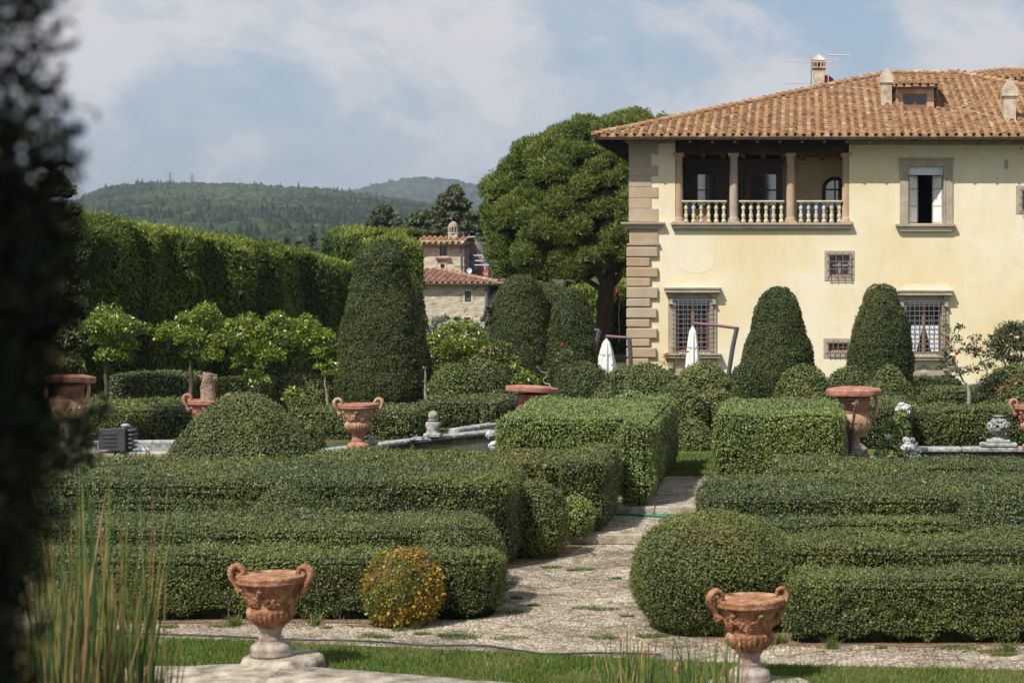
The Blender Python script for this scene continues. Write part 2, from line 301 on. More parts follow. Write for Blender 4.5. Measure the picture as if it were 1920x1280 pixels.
# ------------------------------------------------------------------ more materials
def gravelmat():
    m, t, b = newmat('pebble_mosaic'); l = t.links.new; g = nd(t, 'ShaderNodeNewGeometry'); P = g.outputs['Position']
    wob = nd(t, 'ShaderNodeTexNoise', inputs={'Scale': .9, 'Detail': 6, 'Roughness': .65}); l(P, wob.inputs[0])
    big = ramp(t, [(.32, (.24, .205, .16)), (.43, (.37, .33, .265)), (.52, (.48, .43, .355)), (.62, (.58, .53, .45))], wob.outputs[0])
    v = nd(t, 'ShaderNodeTexVoronoi', feature='F1', inputs={'Scale': 17.}); l(P, v.inputs['Vector'])
    ve = nd(t, 'ShaderNodeTexVoronoi', feature='DISTANCE_TO_EDGE', inputs={'Scale': 17.}); l(P, ve.inputs['Vector'])
    sp = nd(t, 'ShaderNodeSeparateColor'); l(v.outputs['Color'], sp.inputs[0])
    peb = ramp(t, [(0, (.48, .47, .46)), (.3, (.74, .70, .64)), (.6, (.95, .90, .82)), (.85, (1.25, 1.2, 1.12)), (1, (1.05, .80, .6))], sp.outputs[0])
    mu = nd(t, 'ShaderNodeMix', data_type='RGBA', blend_type='MULTIPLY'); mu.inputs[0].default_value = .85; l(big.outputs[0], mu.inputs[6]); l(peb.outputs[0], mu.inputs[7])
    ed = ramp(t, [(0, (.50, .45, .38)), (.10, (1, 1, 1))], ve.outputs[0])
    mu2 = nd(t, 'ShaderNodeMix', data_type='RGBA', blend_type='MULTIPLY'); mu2.inputs[0].default_value = 1; l(mu.outputs[2], mu2.inputs[6]); l(ed.outputs[0], mu2.inputs[7])
    # cracks and dirt seams
    wn = nd(t, 'ShaderNodeTexNoise', inputs={'Scale': 1.6, 'Detail': 5}); l(P, wn.inputs[0])
    va = nd(t, 'ShaderNodeVectorMath', operation='MULTIPLY_ADD'); l(wn.outputs['Color'], va.inputs[0]); va.inputs[1].default_value = (.9, .9, 0); l(P, va.inputs[2])
    cr = nd(t, 'ShaderNodeTexVoronoi', feature='DISTANCE_TO_EDGE', inputs={'Scale': 1.25}); l(va.outputs[0], cr.inputs['Vector'])
    cm = ramp(t, [(0, (.40, .35, .28)), (.012, (.62, .57, .5)), (.035, (1, 1, 1))], cr.outputs[0])
    mu3 = nd(t, 'ShaderNodeMix', data_type='RGBA', blend_type='MULTIPLY'); mu3.inputs[0].default_value = .85; l(mu2.outputs[2], mu3.inputs[6]); l(cm.outputs[0], mu3.inputs[7])
    l(mu3.outputs[2], b.inputs['Base Color']); b.inputs['Roughness'].default_value = .9; b.inputs['Specular IOR Level'].default_value = .2
    bm = nd(t, 'ShaderNodeBump', inputs={'Strength': .9, 'Distance': .03}); l(ed.outputs[0], bm.inputs['Height'])
    bm2 = nd(t, 'ShaderNodeBump', inputs={'Strength': 1.0, 'Distance': .13}); l(wob.outputs[0], bm2.inputs['Height']); l(bm.outputs[0], bm2.inputs['Normal']); l(bm2.outputs[0], b.inputs['Normal'])
    return m
M['gravel'] = gravelmat()
M['lawnbase'] = rough('lawn_turf', [(.3, (.06, .085, .02)), (.5, (.10, .14, .03)), (.7, (.22, .20, .08))], 1.5, .95, .5, 40, .1)
M['field'] = rough('countryside_ground', [(.3, (.035, .05, .018)), (.5, (.06, .075, .028)), (.62, (.11, .09, .05)), (.72, (.16, .13, .08))], 1.1, .95, .6, 14, .1, 12, bdist=.1)
M['hillm'] = rough('hill_ground', [(.35, (.018, .030, .014)), (.65, (.035, .050, .02))], .01, .95, 0)
m, t, b = newmat('pool_water'); b.inputs['Base Color'].default_value = (.045, .045, .022, 1); b.inputs['Roughness'].default_value = .07; b.inputs['Specular IOR Level'].default_value = .6
n = nd(t, 'ShaderNodeTexNoise', inputs={'Scale': 7, 'Detail': 3}); g = nd(t, 'ShaderNodeNewGeometry'); t.links.new(g.outputs['Position'], n.inputs[0])
bm = nd(t, 'ShaderNodeBump', inputs={'Strength': .25, 'Distance': .03}); t.links.new(n.outputs[0], bm.inputs['Height']); t.links.new(bm.outputs[0], b.inputs['Normal']); M['water'] = m
# ------------------------------------------------------------------ ground, lawn, paths, water
def strip(prof, x0, x1, nx=2):
    xs = np.linspace(x0, x1, nx); V = np.array([[(x, y, z) for x in xs] for y, z in prof]); return grid(V)
mb = MB(); mb.add(*strip([(-80, -.225), (4, -.225), (4.5, -.8), (20.8, -.8), (20.85, -.225), (32.5, -.225), (32.52, -.075), (35.15, -.075), (35.17, .055), (95, .055), (170, -.6), (420, -.3), (7000, 6)], -4000, 4000)); struct('ground', mb, M['field'])
def poly(pts, z): return [(x, y, z) for x, y in pts], [tuple(range(len(pts)))]
def gp(px, py, h=4.5): Y = h*F/(py-YH); return (X(px, Y), Y)
mb = MB(); mb.add(*poly([(-30, 20.9), (12, 20.9), (12, 21.75), gp(1920, 1256), gp(1400, 1243), gp(1030, 1226), gp(560, 1205), gp(290, 1194), (-30, 24.9)], -.205)); lawn = struct('lawn', mb, M['lawnbase'])
mb = MB(); mb.add(*poly([(-30, 24.9), gp(290, 1194), gp(560, 1205), gp(1030, 1226), gp(1400, 1243), gp(1920, 1256), (12, 21.75), (12, 32.3), (-30, 32.3)], -.2)); struct('gravel_path', mb, M['gravel'])
mb = MB(); mb.add(*poly([(-6, 32.46), (2, 32.46), (2, 35.1), (-6, 35.1)], -.05)); mb.add(*poly([(-6, 35.26), (2, 35.26), (2, 40.1), (-6, 40.1)], .085)); struct('upper_gravel_path', mb, M['gravel'])
mb = MB(); mb.add(*poly([(-3.6, 40.1), (2, 40.1), (2, 46), (-3.6, 46)], .08)); struct('far_lawn', mb, M['lawnbase'])
for i, (Y, z0, z1) in enumerate(((32.3, -.2, -.04), (34.94, -.05, .095))):
    mb = MB()
    for a, b_ in ((-4.3, -2.55), (-2.54, -1.1), (-1.09, 1.5)): mb.add(*rbox(a, b_, Y-.02, Y+.42, z0, z1+.004*(a > -2), .015))
    obj('stone_step', mb, M['stone'], label=['worn stone step across the gravel path, nearer one beside the round clipped bushes', 'worn stone step behind the green hose, further up the path'][i], cat='step', group='stone steps across the path')
mb = MB(); mb.add(*poly([(-30, 5), (12, 5), (12, 20.7), (-30, 20.7)], -.45)); struct('pond_water', mb, M['water'])
mb = MB(); mb.add(*poly([gp(600, 838, 4.05), (X(930, 49.3), 49.3), (-6, 49.3), (-6, 37), (-12.5, 37)], .07)); struct('left_pool_water', mb, M['water'])
mb = MB(); mb.add(*poly([(X(1690, 44.6), 36), (X(1690, 44.6), 44.6), (14, 44.6), (14, 36)], .07)); struct('right_pool_water', mb, M['water'])
mb = MB(); mb.add(*poly([(-20, 44), (X(330, 44), 44), (X(330, 46), 46), (-20, 45)], .07)); struct('canal_water', mb, M['water'])
def bar(p0, p1, w, z0, z1, mb, bev=.03, n=1):
    p0, p1 = np.array(p0), np.array(p1); d = p1-p0; Ln = np.linalg.norm(d); a = math.atan2(d[1], d[0])
    for k in range(n):
        V, Fc = rbox(Ln*k/n+.004, Ln*(k+1)/n-.004, -w/2, w/2, z0, z1+.003*(k % 2), bev); V = np.array(V)
        mb.add(np.stack([p0[0]+V[:, 0]*cos(a)-V[:, 1]*sin(a), p0[1]+V[:, 0]*sin(a)+V[:, 1]*cos(a), V[:, 2]], 1), Fc)
mb = MB(); bar(gp(600, 842, 4.05), (X(925, 49.6), 49.6), .28, -.1, .14, mb); bar((X(925, 49.6), 49.6), (-6, 49.7), .28, -.1, .14, mb); obj('pool_wall', mb, M['poolwall'], label='damp mossy wall under the coping of the left triangular pool', cat='pool wall')
mb = MB(); bar(gp(600, 842, 4.05), (X(925, 49.6), 49.6), .36, .145, .25, mb, n=7); bar((X(925, 49.6), 49.6), (-6, 49.7), .36, .145, .25, mb, n=2)
A_ = mb; mb = MB(); bar((X(845, 48.4), 48.75), (X(925, 50.6), 50.6), .3, .05, .34, mb, n=2)
obj('pool_coping', mb, M['whitestone'], label='short second step of grey coping behind the left pool edge', cat='coping'); mb = A_
obj('pool_coping', mb, M['whitestone'], label='grey white stone coping edging the triangular pool beside the tall clipped cone', cat='coping')
mb = MB(); bar((X(1680, 44.85), 44.85), (14, 44.85), .34, -.1, .13, mb); obj('pool_wall', mb, M['poolwall'], label='brown damp pool wall below the white coping on the right', cat='pool wall')
mb = MB(); bar((X(1680, 44.8), 44.8), (14, 44.8), .4, .135, .25, mb, n=8)
obj('pool_coping', mb, M['whitestone'], label='white rounded stone coping along the pool by the fruit basket finial', cat='coping')
mb = MB(); bar((-22, 45.6), (X(345, 46.4), 46.4), .4, 0, .26, mb, n=4)
obj('pool_coping', mb, M['whitestone'], label='far coping of the narrow canal behind the black floodlight box', cat='coping')
mb = MB(); bar((-22, 43.6), (X(345, 43.6), 43.6), .38, -.1, .13, mb); obj('pool_wall', mb, M['poolwall'], label='brown wall of the canal below the floodlight coping', cat='pool wall')
mb = MB(); bar((-22, 43.55), (X(345, 43.55), 43.55), .5, .135, .27, mb, n=6)
obj('pool_coping', mb, M['stone'], label='lichen stained stone coping under the black floodlight box', cat='coping')
# near stone rim of the pond with the round block under the urn
mb = MB()
def ell(cx, cy, rx, ry, z0, z1, mb, seed=0, b=.05, n=44, p=2.):
    th = np.arange(n)*2*pi/n; wob = 1+.012*np.sin(th*3+seed)+.008*np.sin(th*7+seed)
    cs = np.sign(np.cos(th))*np.abs(np.cos(th))**(2/p); sn = np.sign(np.sin(th))*np.abs(np.sin(th))**(2/p)
    rows = [(1, z0), (1, z1-b*1.4), (1-b*.4/rx, z1-b*.4), (1-b*1.2/rx, z1)]
    V = np.concatenate([np.stack([cx+rx*k*cs*wob, cy+ry*k*sn*wob, np.full(n, z)], 1) for k, z in rows]); i = np.arange(n); j = (i+1) % n
    mb.add(V, np.concatenate([np.stack([k*n+i, k*n+j, (k+1)*n+j, (k+1)*n+i], 1) for k in range(3)]), 0, .5, True); mb.add(V, [tuple(range(3*n, 4*n))])
ux = X(508, 22.2)
ell(ux+.12, 22.25, .46, .46, -.22, -.035, mb, 2)
arc = [(X(392, 21.7), 21.85), (X(440, 21.7), 22.02), (X(560, 21.6), 21.98), (X(700, 21.4), 21.64), (X(860, 21.3), 21.30), (X(1000, 21.0), 20.98), (X(1200, 20.7), 20.6), (3.5, 20.2)]
A = smooth_path([(a, b, 0) for a, b in arc], 5); d = nrm(np.gradient(A, axis=0)); nn = np.stack([d[:, 1], -d[:, 0], 0*d[:, 0]], 1)
sec = [(0, -.3), (0, -.13), (.03, -.095), (.75, -.09), (.82, -.12), (.84, -.2), (.78, -.23), (.78, -.7)]
V = np.stack([A+nn*u+np.array([0, 0, z]) for u, z in sec], 1); Vn = V.reshape(-1, 3); Vn = Vn+.012*np.stack([vn(Vn*3), vn(Vn*3+9), vn(Vn*4+5)], 1)
v_, f_ = grid(Vn.reshape(V.shape)); mb.add(v_, f_, 0, .5, True)
ell(X(432, 21.7), 21.55, .62, .5, -.6, -.085, mb, 4, .06, 40, 3)
obj('pond_rim', mb, M['stone'], label='weathered curved stone pond rim with a round block under the urn', cat='stone rim')
mb = MB(); bar((X(150, 22.2), 21.86), (X(275, 22), 21.86), .62, -.3, -.14, mb, .03); bar((X(277, 22), 21.86), (X(390, 21.9), 21.86), .62, -.3, -.135, mb, .03)
bar((X(120, 22), 21.42), (X(392, 21.7), 21.42), .42, -.6, -.26, mb, .02)
obj('stone_ledge', mb, M['stone'], label='straight grey stone ledge between the reeds and the round urn block', cat='stone ledge')
# ------------------------------------------------------------------ grass
def blades(n, region, z, h, w, lean=.35):
    P = []
    (x0, x1, y0, y1, test) = region
    while sum(map(len, P)) < n:
        q = np.stack([rng.uniform(x0, x1, n), rng.uniform(y0, y1, n)], 1); P.append(q[test(q)])
    P = np.concatenate(P)[:n]; P = np.column_stack([P, np.full(n, z)]); a = rng.uniform(0, 2*pi, n); hh = h*rng.uniform(.5, 1.4, n)
    s = np.stack([np.cos(a), np.sin(a), 0*a], 1)*w/2; ln = np.stack([rng.normal(0, lean, n), rng.normal(0, lean, n), np.ones(n)], 1)*hh[:, None]
    V = np.stack([P-s, P+s, P+ln*.6+s*.6, P+ln], 1).reshape(-1, 3); mb = MB(); mb.add(V, np.arange(4*n).reshape(n, 4), 0, np.clip(rng.beta(2, 2.2, n), 0, 1)); return mb
lp = [gp(290, 1195), gp(560, 1206), gp(1030, 1228), gp(1400, 1245), gp(1920, 1257)]
lx = [a for a, b in lp]; ly = [b for a, b in lp]
mb = blades(52000, (-7.6, 3.2, 20.95, 24.7, lambda q: q[:, 1] < np.interp(q[:, 0], lx, ly)-.02+.03*np.sin(q[:, 0]*9)), -.205, .055, .014)
obj('grass', mb, M['grass'], loc=(0, 0, 0), label='short mown grass between the pond rim and the pebble path', cat='grass', kind='stuff')
mb = blades(9000, (-3.6, -1.4, 40.1, 45, lambda q: q[:, 0] > -99), .08, .05, .03)
obj('grass', mb, M['grass'], loc=(0, 0, 0), label='patch of lawn at the far end of the path', cat='grass', kind='stuff')
mb = MB()
for k in range(46):
    if k < 26: px, py = random.uniform(800, 1230), random.uniform(1060, 1215)
    elif k < 38: px, py = random.uniform(300, 900), random.uniform(1168, 1196)
    else: px, py = random.uniform(1350, 1900), random.uniform(1212, 1235)
    cx, cy = gp(px, py); r = random.uniform(.05, .16); n_ = int(60+700*r)
    o = blades(n_, (-1, 1, -1, 1, lambda q: (q**2).sum(1) < 1), 0, .035, .012, .8)
    V, Fc, a_, v_, s_ = o.c[0]; base = np.repeat(V[0::4][:, :2]*0, 4, 0); rt = np.repeat((V[0::4]+V[1::4])/2, 4, 0)
    V = V-rt*np.array([1, 1, 0])+rt*np.array([r*1.5, r*.8, 0])+np.array([cx, cy, -.2]); mb.add(V, Fc, 0, v_*.6)
for k in range(7):
    cx, cy = gp(*[(590, 1172), (780, 1178), (1465, 1205), (1560, 1215), (440, 1172), (1890, 1222), (1445, 1208)][k]); o = blades(60, (-.06, .06, -.06, .06, lambda q: q[:, 0] > -9), 0, .13, .02, .5); V, Fc, *_ = o.c[0]; mb.add(V+np.array([cx, cy, -.2]), Fc, 0, rng.random(60)*.6)
obj('weeds', mb, M['grass'], loc=(0, 0, 0), label='green weeds sprouting from cracks in the pebble path', cat='weeds', kind='stuff')
mb = MB()      # bare earth under the near hedges
for pts in ([(-9, 25.14), (-7, 25.1), (-6.2, 25.18), (-5.2, 25.06), (X(640, 25), 25.0), gp(700, 1176), gp(790, 1172), gp(830, 1160), gp(930, 1120), gp(940, 1060), gp(1060, 1045), (-3.5, 32.2), (-9, 32.2)], [gp(1290, 1190), gp(1350, 1202), gp(1440, 1204), gp(1500, 1211), gp(1620, 1208), gp(1720, 1214), gp(1830, 1209), (9, 23.6), (9, 32.2), (0, 32.2), (-1.4, 27)]): mb.add(*poly(pts, -.193))
struct('soil', mb, M['gravelbase'])
# hoses
mb = MB(); pts = [(*gp(px, py), -.17) for px, py in ((120, 1182), (280, 1192), (400, 1196), (560, 1203), (690, 1206), (800, 1214), (900, 1214), (960, 1222), (1030, 1230), (1130, 1228), (1240, 1231))]
mb.add(*tube(smooth_path(pts, 6), .013, 6), 0, None, True); obj('hose', mb, flat('black_rubber', (.02, .022, .028), .5), label='thin black hose lying along the edge of the lawn', cat='hose')
mb = MB(); Yh = 34.75; pts = [(X(1150, Yh), Yh+.1, -.02), (X(1215, Yh), Yh-.1, -.02), (X(1240, Yh), Yh-.2, -.02), (X(1300, Yh), Yh-.3, -.02), (X(1350, Yh), Yh-.28, -.02), (X(1420, Yh), Yh-.2, -.02)]
mb.add(*tube(smooth_path(pts, 6), .022, 6), 0, None, True); obj('hose', mb, flat('green_rubber', (.0, .22, .12), .4), label='green garden hose lying across the stone step', cat='hose')
# ------------------------------------------------------------------ hills
rx = [-400, 60, 150, 165, 200, 250, 300, 420, 500, 600, 700, 780, 830, 900, 1100, 1500, 2400]; ry = [420, 405, 394, 385, 369, 364, 362, 363, 366, 372, 384, 396, 406, 416, 425, 440, 455]
def hillz(px, Y, Yr=2200, Y0=700, rx=rx, ry=ry, zb=0):
    zr = EYE-(np.interp(px, rx, ry)-YH)*Yr/F; t = np.clip((Y-Y0)/(Yr-Y0), 0, 1); t = t**1.15
    return zb+(zr-zb)*t
def hill(name, Yr, Y0, Y1, rx, ry, m, n1=90, n2=40, amp=6):
    PX = np.linspace(-500, 2500, n1); YY = np.concatenate([np.linspace(Y0, Yr, n2), np.linspace(Yr*1.02, Y1, 8)]); G = []
    for Y in YY:
        z = hillz(PX, min(Y, Yr), Yr, Y0, rx, ry) if Y <= Yr else hillz(PX, Yr, Yr, Y0, rx, ry)*(1-(Y-Yr)/(Y1-Yr))
        xx = X(PX, Y); e = vn(np.stack([xx*.006, 0*xx+Y*.006, 0*xx], 1))*amp*np.clip((Y-Y0)/400, 0, 1)*np.clip((Yr*1.0-Y)/300+.2, 0, 1); G.append(np.stack([xx, 0*xx+Y, z+e], 1))
    mb = MB(); mb.add(*grid(np.array(G)), 0, .5, True); return struct(name, mb, m), (lambda x, Y: 0)
hill('hill', 2200, 700, 3000, rx, ry, M['hillm'])
rx2 = [-400, 500, 640, 690, 740, 790, 830, 870, 900, 960, 1100, 1400, 2400]; ry2 = [430, 395, 372, 362, 350, 346, 348, 354, 360, 366, 376, 392, 402]
hill('far_hill', 4300, 3100, 5200, rx2, ry2, M['hillm'], 90, 30, 10)
def ico():
    bm = __import__('bmesh').new(); __import__('bmesh').ops.create_icosphere(bm, subdivisions=2, radius=1); V = np.array([v.co for v in bm.verts]); Fc = np.array([[v.index for v in f.verts] for f in bm.faces]); bm.free(); return V, Fc
IV, IF = ico()
blobs = []
for k in range(6):
    V = IV*(1+.28*vn(IV*1.7+k*11)+.16*vn(IV*4+k*5))[:, None]; V[:, 2] = V[:, 2]*.9+.55; blobs.append(V)
th = np.arange(7)*2*pi/7
CV = np.concatenate([np.stack([r*np.cos(th), r*np.sin(th), 0*th+z], 1) for r, z in ((.5, 0), (1, .5), (.75, 1.3), (.38, 2.2), (.04, 3.0))]); i = np.arange(7); j = (i+1) % 7
CF = np.concatenate([np.stack([k*7+i, k*7+j, (k+1)*7+j, (k+1)*7+i], 1) for k in range(4)])
def forest(n, Yr, Y0, Ya, pxa, pxb, rx, ry, s0, cyp=.3, amp=6):
    Y = Ya+(Yr*1.005-Ya)*rng.random(n)**.85; px = rng.uniform(pxa, pxb, n); z = hillz(px, np.minimum(Y, Yr), Yr, Y0, rx, ry); x = X(px, Y)
    e = vn(np.stack([x*.006, Y*.006, 0*x], 1))*amp*np.clip((Y-Y0)/400, 0, 1)*np.clip((Yr-Y)/300+.2, 0, 1); z = z+e
    patch = vn(np.stack([x*.012, Y*.006, 0*x+3], 1)); mb = MB(); ty = (rng.random(n) < np.where(patch > .0, cyp*2, cyp*.25))
    for k in range(6):
        s = np.where((~ty) & (rng.integers(0, 6, n)*0+np.arange(n) % 6 == k))[0]
        sc = s0*rng.uniform(.6, 1.35, len(s)); a = rng.uniform(0, 2*pi, len(s)); B = blobs[k]
        V = np.stack([B[None, :, 0]*np.cos(a)[:, None]-B[None, :, 1]*np.sin(a)[:, None], B[None, :, 0]*np.sin(a)[:, None]+B[None, :, 1]*np.cos(a)[:, None], np.broadcast_to(B[None, :, 2], (len(s), len(B)))], 2)*sc[:, None, None]+np.stack([x[s], Y[s], z[s]], 1)[:, None]
        Fc = (IF[None]+np.arange(len(s))[:, None, None]*len(B)).reshape(-1, 3); tone = np.clip(.45+.3*patch[s]*-1+rng.normal(0, .17, len(s)), 0, 1)
        mb.add(V.reshape(-1, 3), Fc, 0, np.clip(np.repeat(tone, len(IF))+rng.normal(0, .12, len(Fc)), 0, 1))
    s = np.where(ty)[0]; sc = s0*.42*rng.uniform(.6, 1.2, len(s)); hh = rng.uniform(.9, 1.5, len(s))
    V = CV[None]*np.stack([sc, sc, sc*hh*1.25], 1)[:, None]*(1+.15*rng.normal(size=(len(s), len(CV), 1))*[1, 1, 0])+np.stack([x[s], Y[s], z[s]], 1)[:, None]
    Fc = (CF[None]+np.arange(len(s))[:, None, None]*len(CV)).reshape(-1, 4); tone = np.clip(.14+rng.normal(0, .08, len(s)), 0, 1); mb.add(V.reshape(-1, 3), Fc, 0, np.repeat(tone, len(CF)))
    return mb
obj('forest', forest(24000, 2200, 700, 860, 60, 960, rx, ry, 6.0, .22), M['forest'], loc=(0, 0, 0), label='hazy wooded hillside of round oaks and dark pointed cypresses', cat='forest', kind='stuff')
obj('far_forest', forest(5000, 4300, 3100, 3300, 560, 1020, rx2, ry2, 9, .15, 10), M['forest'], loc=(0, 0, 0), label='blue grey woodland on the farthest hill', cat='forest', kind='stuff')
M['pylon'] = flat('galvanised_steel', (.30, .32, .33), .5)
for k, (px, base, top) in enumerate(((319, 352, 323), (360, 352, 325))):
    Y = 2180; sx = Y/F; mb = MB(); x0 = X(px, Y); zb, zt = Z(base, Y)-5, Z(top, Y); h = zt-zb
    for sgx in (-1, 1):
        for sgy in (-1, 1): mb.add(*tube([(x0+sgx*2.6, Y+sgy*2.6, zb), (x0+sgx*.9, Y+sgy*.9, zb+h*.6), (x0+sgx*.3, Y+sgy*.3, zt)], .28, 4))
    for q in range(6):
        a = zb+h*q/6; w = 2.6*(1-q/7); mb.add(*tube([(x0-w, Y, a), (x0+w*.85, Y, a+h/6)], .18, 4)); mb.add(*tube([(x0+w, Y, a), (x0-w*.85, Y, a+h/6)], .18, 4))
    for f in (.62, .78, .94): mb.add(*tube([(x0-4.6*sx*1.6, Y, zb+h*f), (x0+4.6*sx*1.6, Y, zb+h*f+.3)], .25, 4))
    obj('electricity_pylon', mb, M['pylon'], label=['steel lattice pylon on the wooded ridge, leftmost of the two', 'steel lattice pylon on the wooded ridge, the one nearer the far blue hill'][k], cat='pylon', group='pylons on the ridge')
# ================================================================== VILLA
YV = 72.0
def vx(px): return (px-XV)*YV/F
def vz(py): return EYE-(py-YH)*YV/F
m, t, b = newmat('yellow_plaster'); l = t.links.new; g = nd(t, 'ShaderNodeNewGeometry'); P = g.outputs['Position']
n = nd(t, 'ShaderNodeTexNoise', inputs={'Scale': .22, 'Detail': 7, 'Roughness': .62}); l(P, n.inputs[0])
rp = ramp(t, [(.32, (.72, .585, .345)), (.46, (.76, .65, .42)), (.56, (.79, .705, .51)), (.68, (.81, .75, .60))], n.outputs[0])
n2 = nd(t, 'ShaderNodeTexNoise', inputs={'Scale': 3.2, 'Detail': 8, 'Roughness': .7}); mpp = nd(t, 'ShaderNodeMapping'); mpp.inputs['Scale'].default_value = (1, 1, .35); l(P, mpp.inputs[0]); l(mpp.outputs[0], n2.inputs[0])
r2 = ramp(t, [(.28, (.84, .82, .79)), (.44, (.97, .965, .96)), (.6, (1, 1, 1)), (.75, (1.03, 1.03, 1.04))], n2.outputs[0])
mu = nd(t, 'ShaderNodeMix', data_type='RGBA', blend_type='MULTIPLY'); mu.inputs[0].default_value = .6; l(rp.outputs[0], mu.inputs[6]); l(r2.outputs[0], mu.inputs[7]); l(mu.outputs[2], b.inputs['Base Color'])
b.inputs['Roughness'].default_value = .92; b.inputs['Specular IOR Level'].default_value = .15
bm = nd(t, 'ShaderNodeBump', inputs={'Strength': .35, 'Distance': .03}); l(n2.outputs[0], bm.inputs['Height']); l(bm.outputs[0], b.inputs['Normal']); M['plaster'] = m
M['serena'] = rough('grey_brown_sandstone', [(.3, (.28, .225, .16)), (.5, (.40, .335, .25)), (.7, (.50, .44, .35))], 1.4, .9, .4, 20, .2, vmix=.6, vstops=[(0, (.42, .27, .15)), (.45, (.48, .34, .21)), (.7, (.45, .37, .27)), (1, (.36, .34, .29))])
M['frame'] = rough('grey_stone_frame', [(.3, (.32, .27, .205)), (.7, (.46, .40, .31))], 2.5, .9, .3, 20, .2)
M['tile'] = rough('roof_tiles', [(.34, (0.210, 0.119, 0.069)), (.45, (0.347, 0.197, 0.105)), (.54, (0.402, 0.252, 0.098)), (.66, (0.465, 0.348, 0.215))], 2.2, .92, .6, 30, .1, 10, .6, [(0, (0.146, 0.075, 0.055)), (.25, (0.285, 0.160, 0.114)), (.5, (0.422, 0.247, 0.155)), (.7, (0.413, 0.271, 0.112)), (.86, (0.515, 0.399, 0.299)), (1, (0.588, 0.504, 0.421))])
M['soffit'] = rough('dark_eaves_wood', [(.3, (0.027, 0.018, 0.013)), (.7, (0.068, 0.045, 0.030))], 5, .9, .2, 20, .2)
M['brownwood'] = rough('brown_wood', [(.3, (.16, .07, .035)), (.7, (.28, .14, .07))], 5, .7, .2, 20, .3)
M['darkwood'] = rough('dark_joinery', [(.3, (0.041, 0.031, 0.027)), (.7, (0.093, 0.069, 0.059))], 5, .7, .2, 20, .3)
M['iron'] = flat('painted_iron', (.15, .155, .165), .6)
M['balus'] = rough('cream_stone', [(.3, (.42, .36, .24)), (.6, (.62, .56, .41)), (.75, (.68, .64, .52))], 3, .9, .3, 30, .2)
M['pink'] = rough('warm_column_stone', [(.3, (.38, .27, .17)), (.7, (.52, .38, .25))], 2.5, .9, .3, 30, .2)
M['blind'] = flat('white_blind', (.66, .72, .74), .6); M['cloth'] = flat('white_canvas', (.80, .79, .76), .8, .1)
M['curtain'] = flat('white_curtain', (.75, .77, .80), .8, .1); M['blue'] = flat('blue_cloth', (.16, .24, .48), .8, .1)
M['void'] = flat('unlit_hollow', (.012, .010, .010), .9, .05)  # near-black stands in for the darkness inside room, chimneys and tile mouths
m, t, b = newmat('window_glass'); b.inputs['Base Color'].default_value = (.012, .016, .022, 1); b.inputs['Roughness'].default_value = .05; b.inputs['Specular IOR Level'].default_value = .9; M['glass'] = m
m, t, b = newmat('loggia_glass'); b.inputs['Base Color'].default_value = (.02, .025, .035, 1); b.inputs['Roughness'].default_value = .03; b.inputs['IOR'].default_value = 2.2; b.inputs['Specular IOR Level'].default_value = .8; M['glass2'] = m
villa = thing('villa', 'cream yellow villa with tiled hip roof, columned loggia and brown corner stones', 'villa', (vx(1180), YV, .08))
WX0, WX1 = vx(1181), 17.0
holes = [(1266, 1592, 256, 418), (1267, 1331, 560, 660), (1699, 1766, 562, 664), (1703, 1769, 312, 419), (1555, 1593, 478, 517), (1553, 1590, 643, 659), (1916, 1960, 357, 394)]
H = [(vx(a), vx(b_), vz(d), vz(c)) for a, b_, c, d in holes]
xs = sorted({WX0, WX1, *[h[0] for h in H], *[h[1] for h in H]}); zs = sorted({-.3, 9.2, *[h[2] for h in H], *[h[3] for h in H]})
mb = MB()
for i in range(len(xs)-1):
    for j in range(len(zs)-1):
        cx, cz = (xs[i]+xs[i+1])/2, (zs[j]+zs[j+1])/2
        if any(h[0] < cx < h[1] and h[2] < cz < h[3] for h in H): continue
        mb.add([(xs[i], YV, zs[j]), (xs[i+1], YV, zs[j]), (xs[i+1], YV, zs[j+1]), (xs[i], YV, zs[j+1])], [(0, 1, 2, 3)])
for k, h in enumerate(H):
    d = YV+(.35 if k else .45)
    a, b_, c, e = h; mb.add([(a, YV, c), (b_, YV, c), (b_, YV, e), (a, YV, e), (a, d, c), (b_, d, c), (b_, d, e), (a, d, e)], [(0, 4, 5, 1), (1, 5, 6, 2), (2, 6, 7, 3), (3, 7, 4, 0)])
mb.add([(WX0, YV, -.3), (WX0, YV+20, -.3), (WX0, YV+20, 9.2), (WX0, YV, 9.2)], [(0, 3, 2, 1)]); mb.add([(WX1, YV, -.3), (WX1, YV+20, -.3), (WX1, YV+20, 9.2), (WX1, YV, 9.2)], [(0, 1, 2, 3)])
# loggia interior shell
La, Lb, Lc, Le = H[0]; LY0, LY1 = YV+.45, YV+4.0; ZC = vz(286)+.06
mb.add([(La-.0, LY0, Lc), (Lb, LY0, Lc), (Lb, LY1, Lc), (La, LY1, Lc)], [(0, 1, 2, 3)])
mb.add([(La, LY1, Lc), (Lb, LY1, Lc), (Lb, LY1, Le), (La, LY1, Le)], [(0, 1, 2, 3)]); mb.add([(La, LY0, Lc), (La, LY1, Lc), (La, LY1, Le), (La, LY0, Le)], [(0, 1, 2, 3)]); mb.add([(Lb, LY0, Lc), (Lb, LY1, Lc), (Lb, LY1, Le), (Lb, LY0, Le)], [(3, 2, 1, 0)])
obj('wall', mb, M['plaster'], villa)
mb = MB(); mb.add(*box(La+.003, Lb-.003, LY0, LY1-.003, ZC, ZC+.1))
for k in range(9): x = La+.2+k*(Lb-La-.4)/8; mb.add(*box(x-.07, x+.07, LY0+.02, LY1-.005, ZC-.14, ZC-.002))
obj('loggia_ceiling', mb, M['brownwood'], villa)
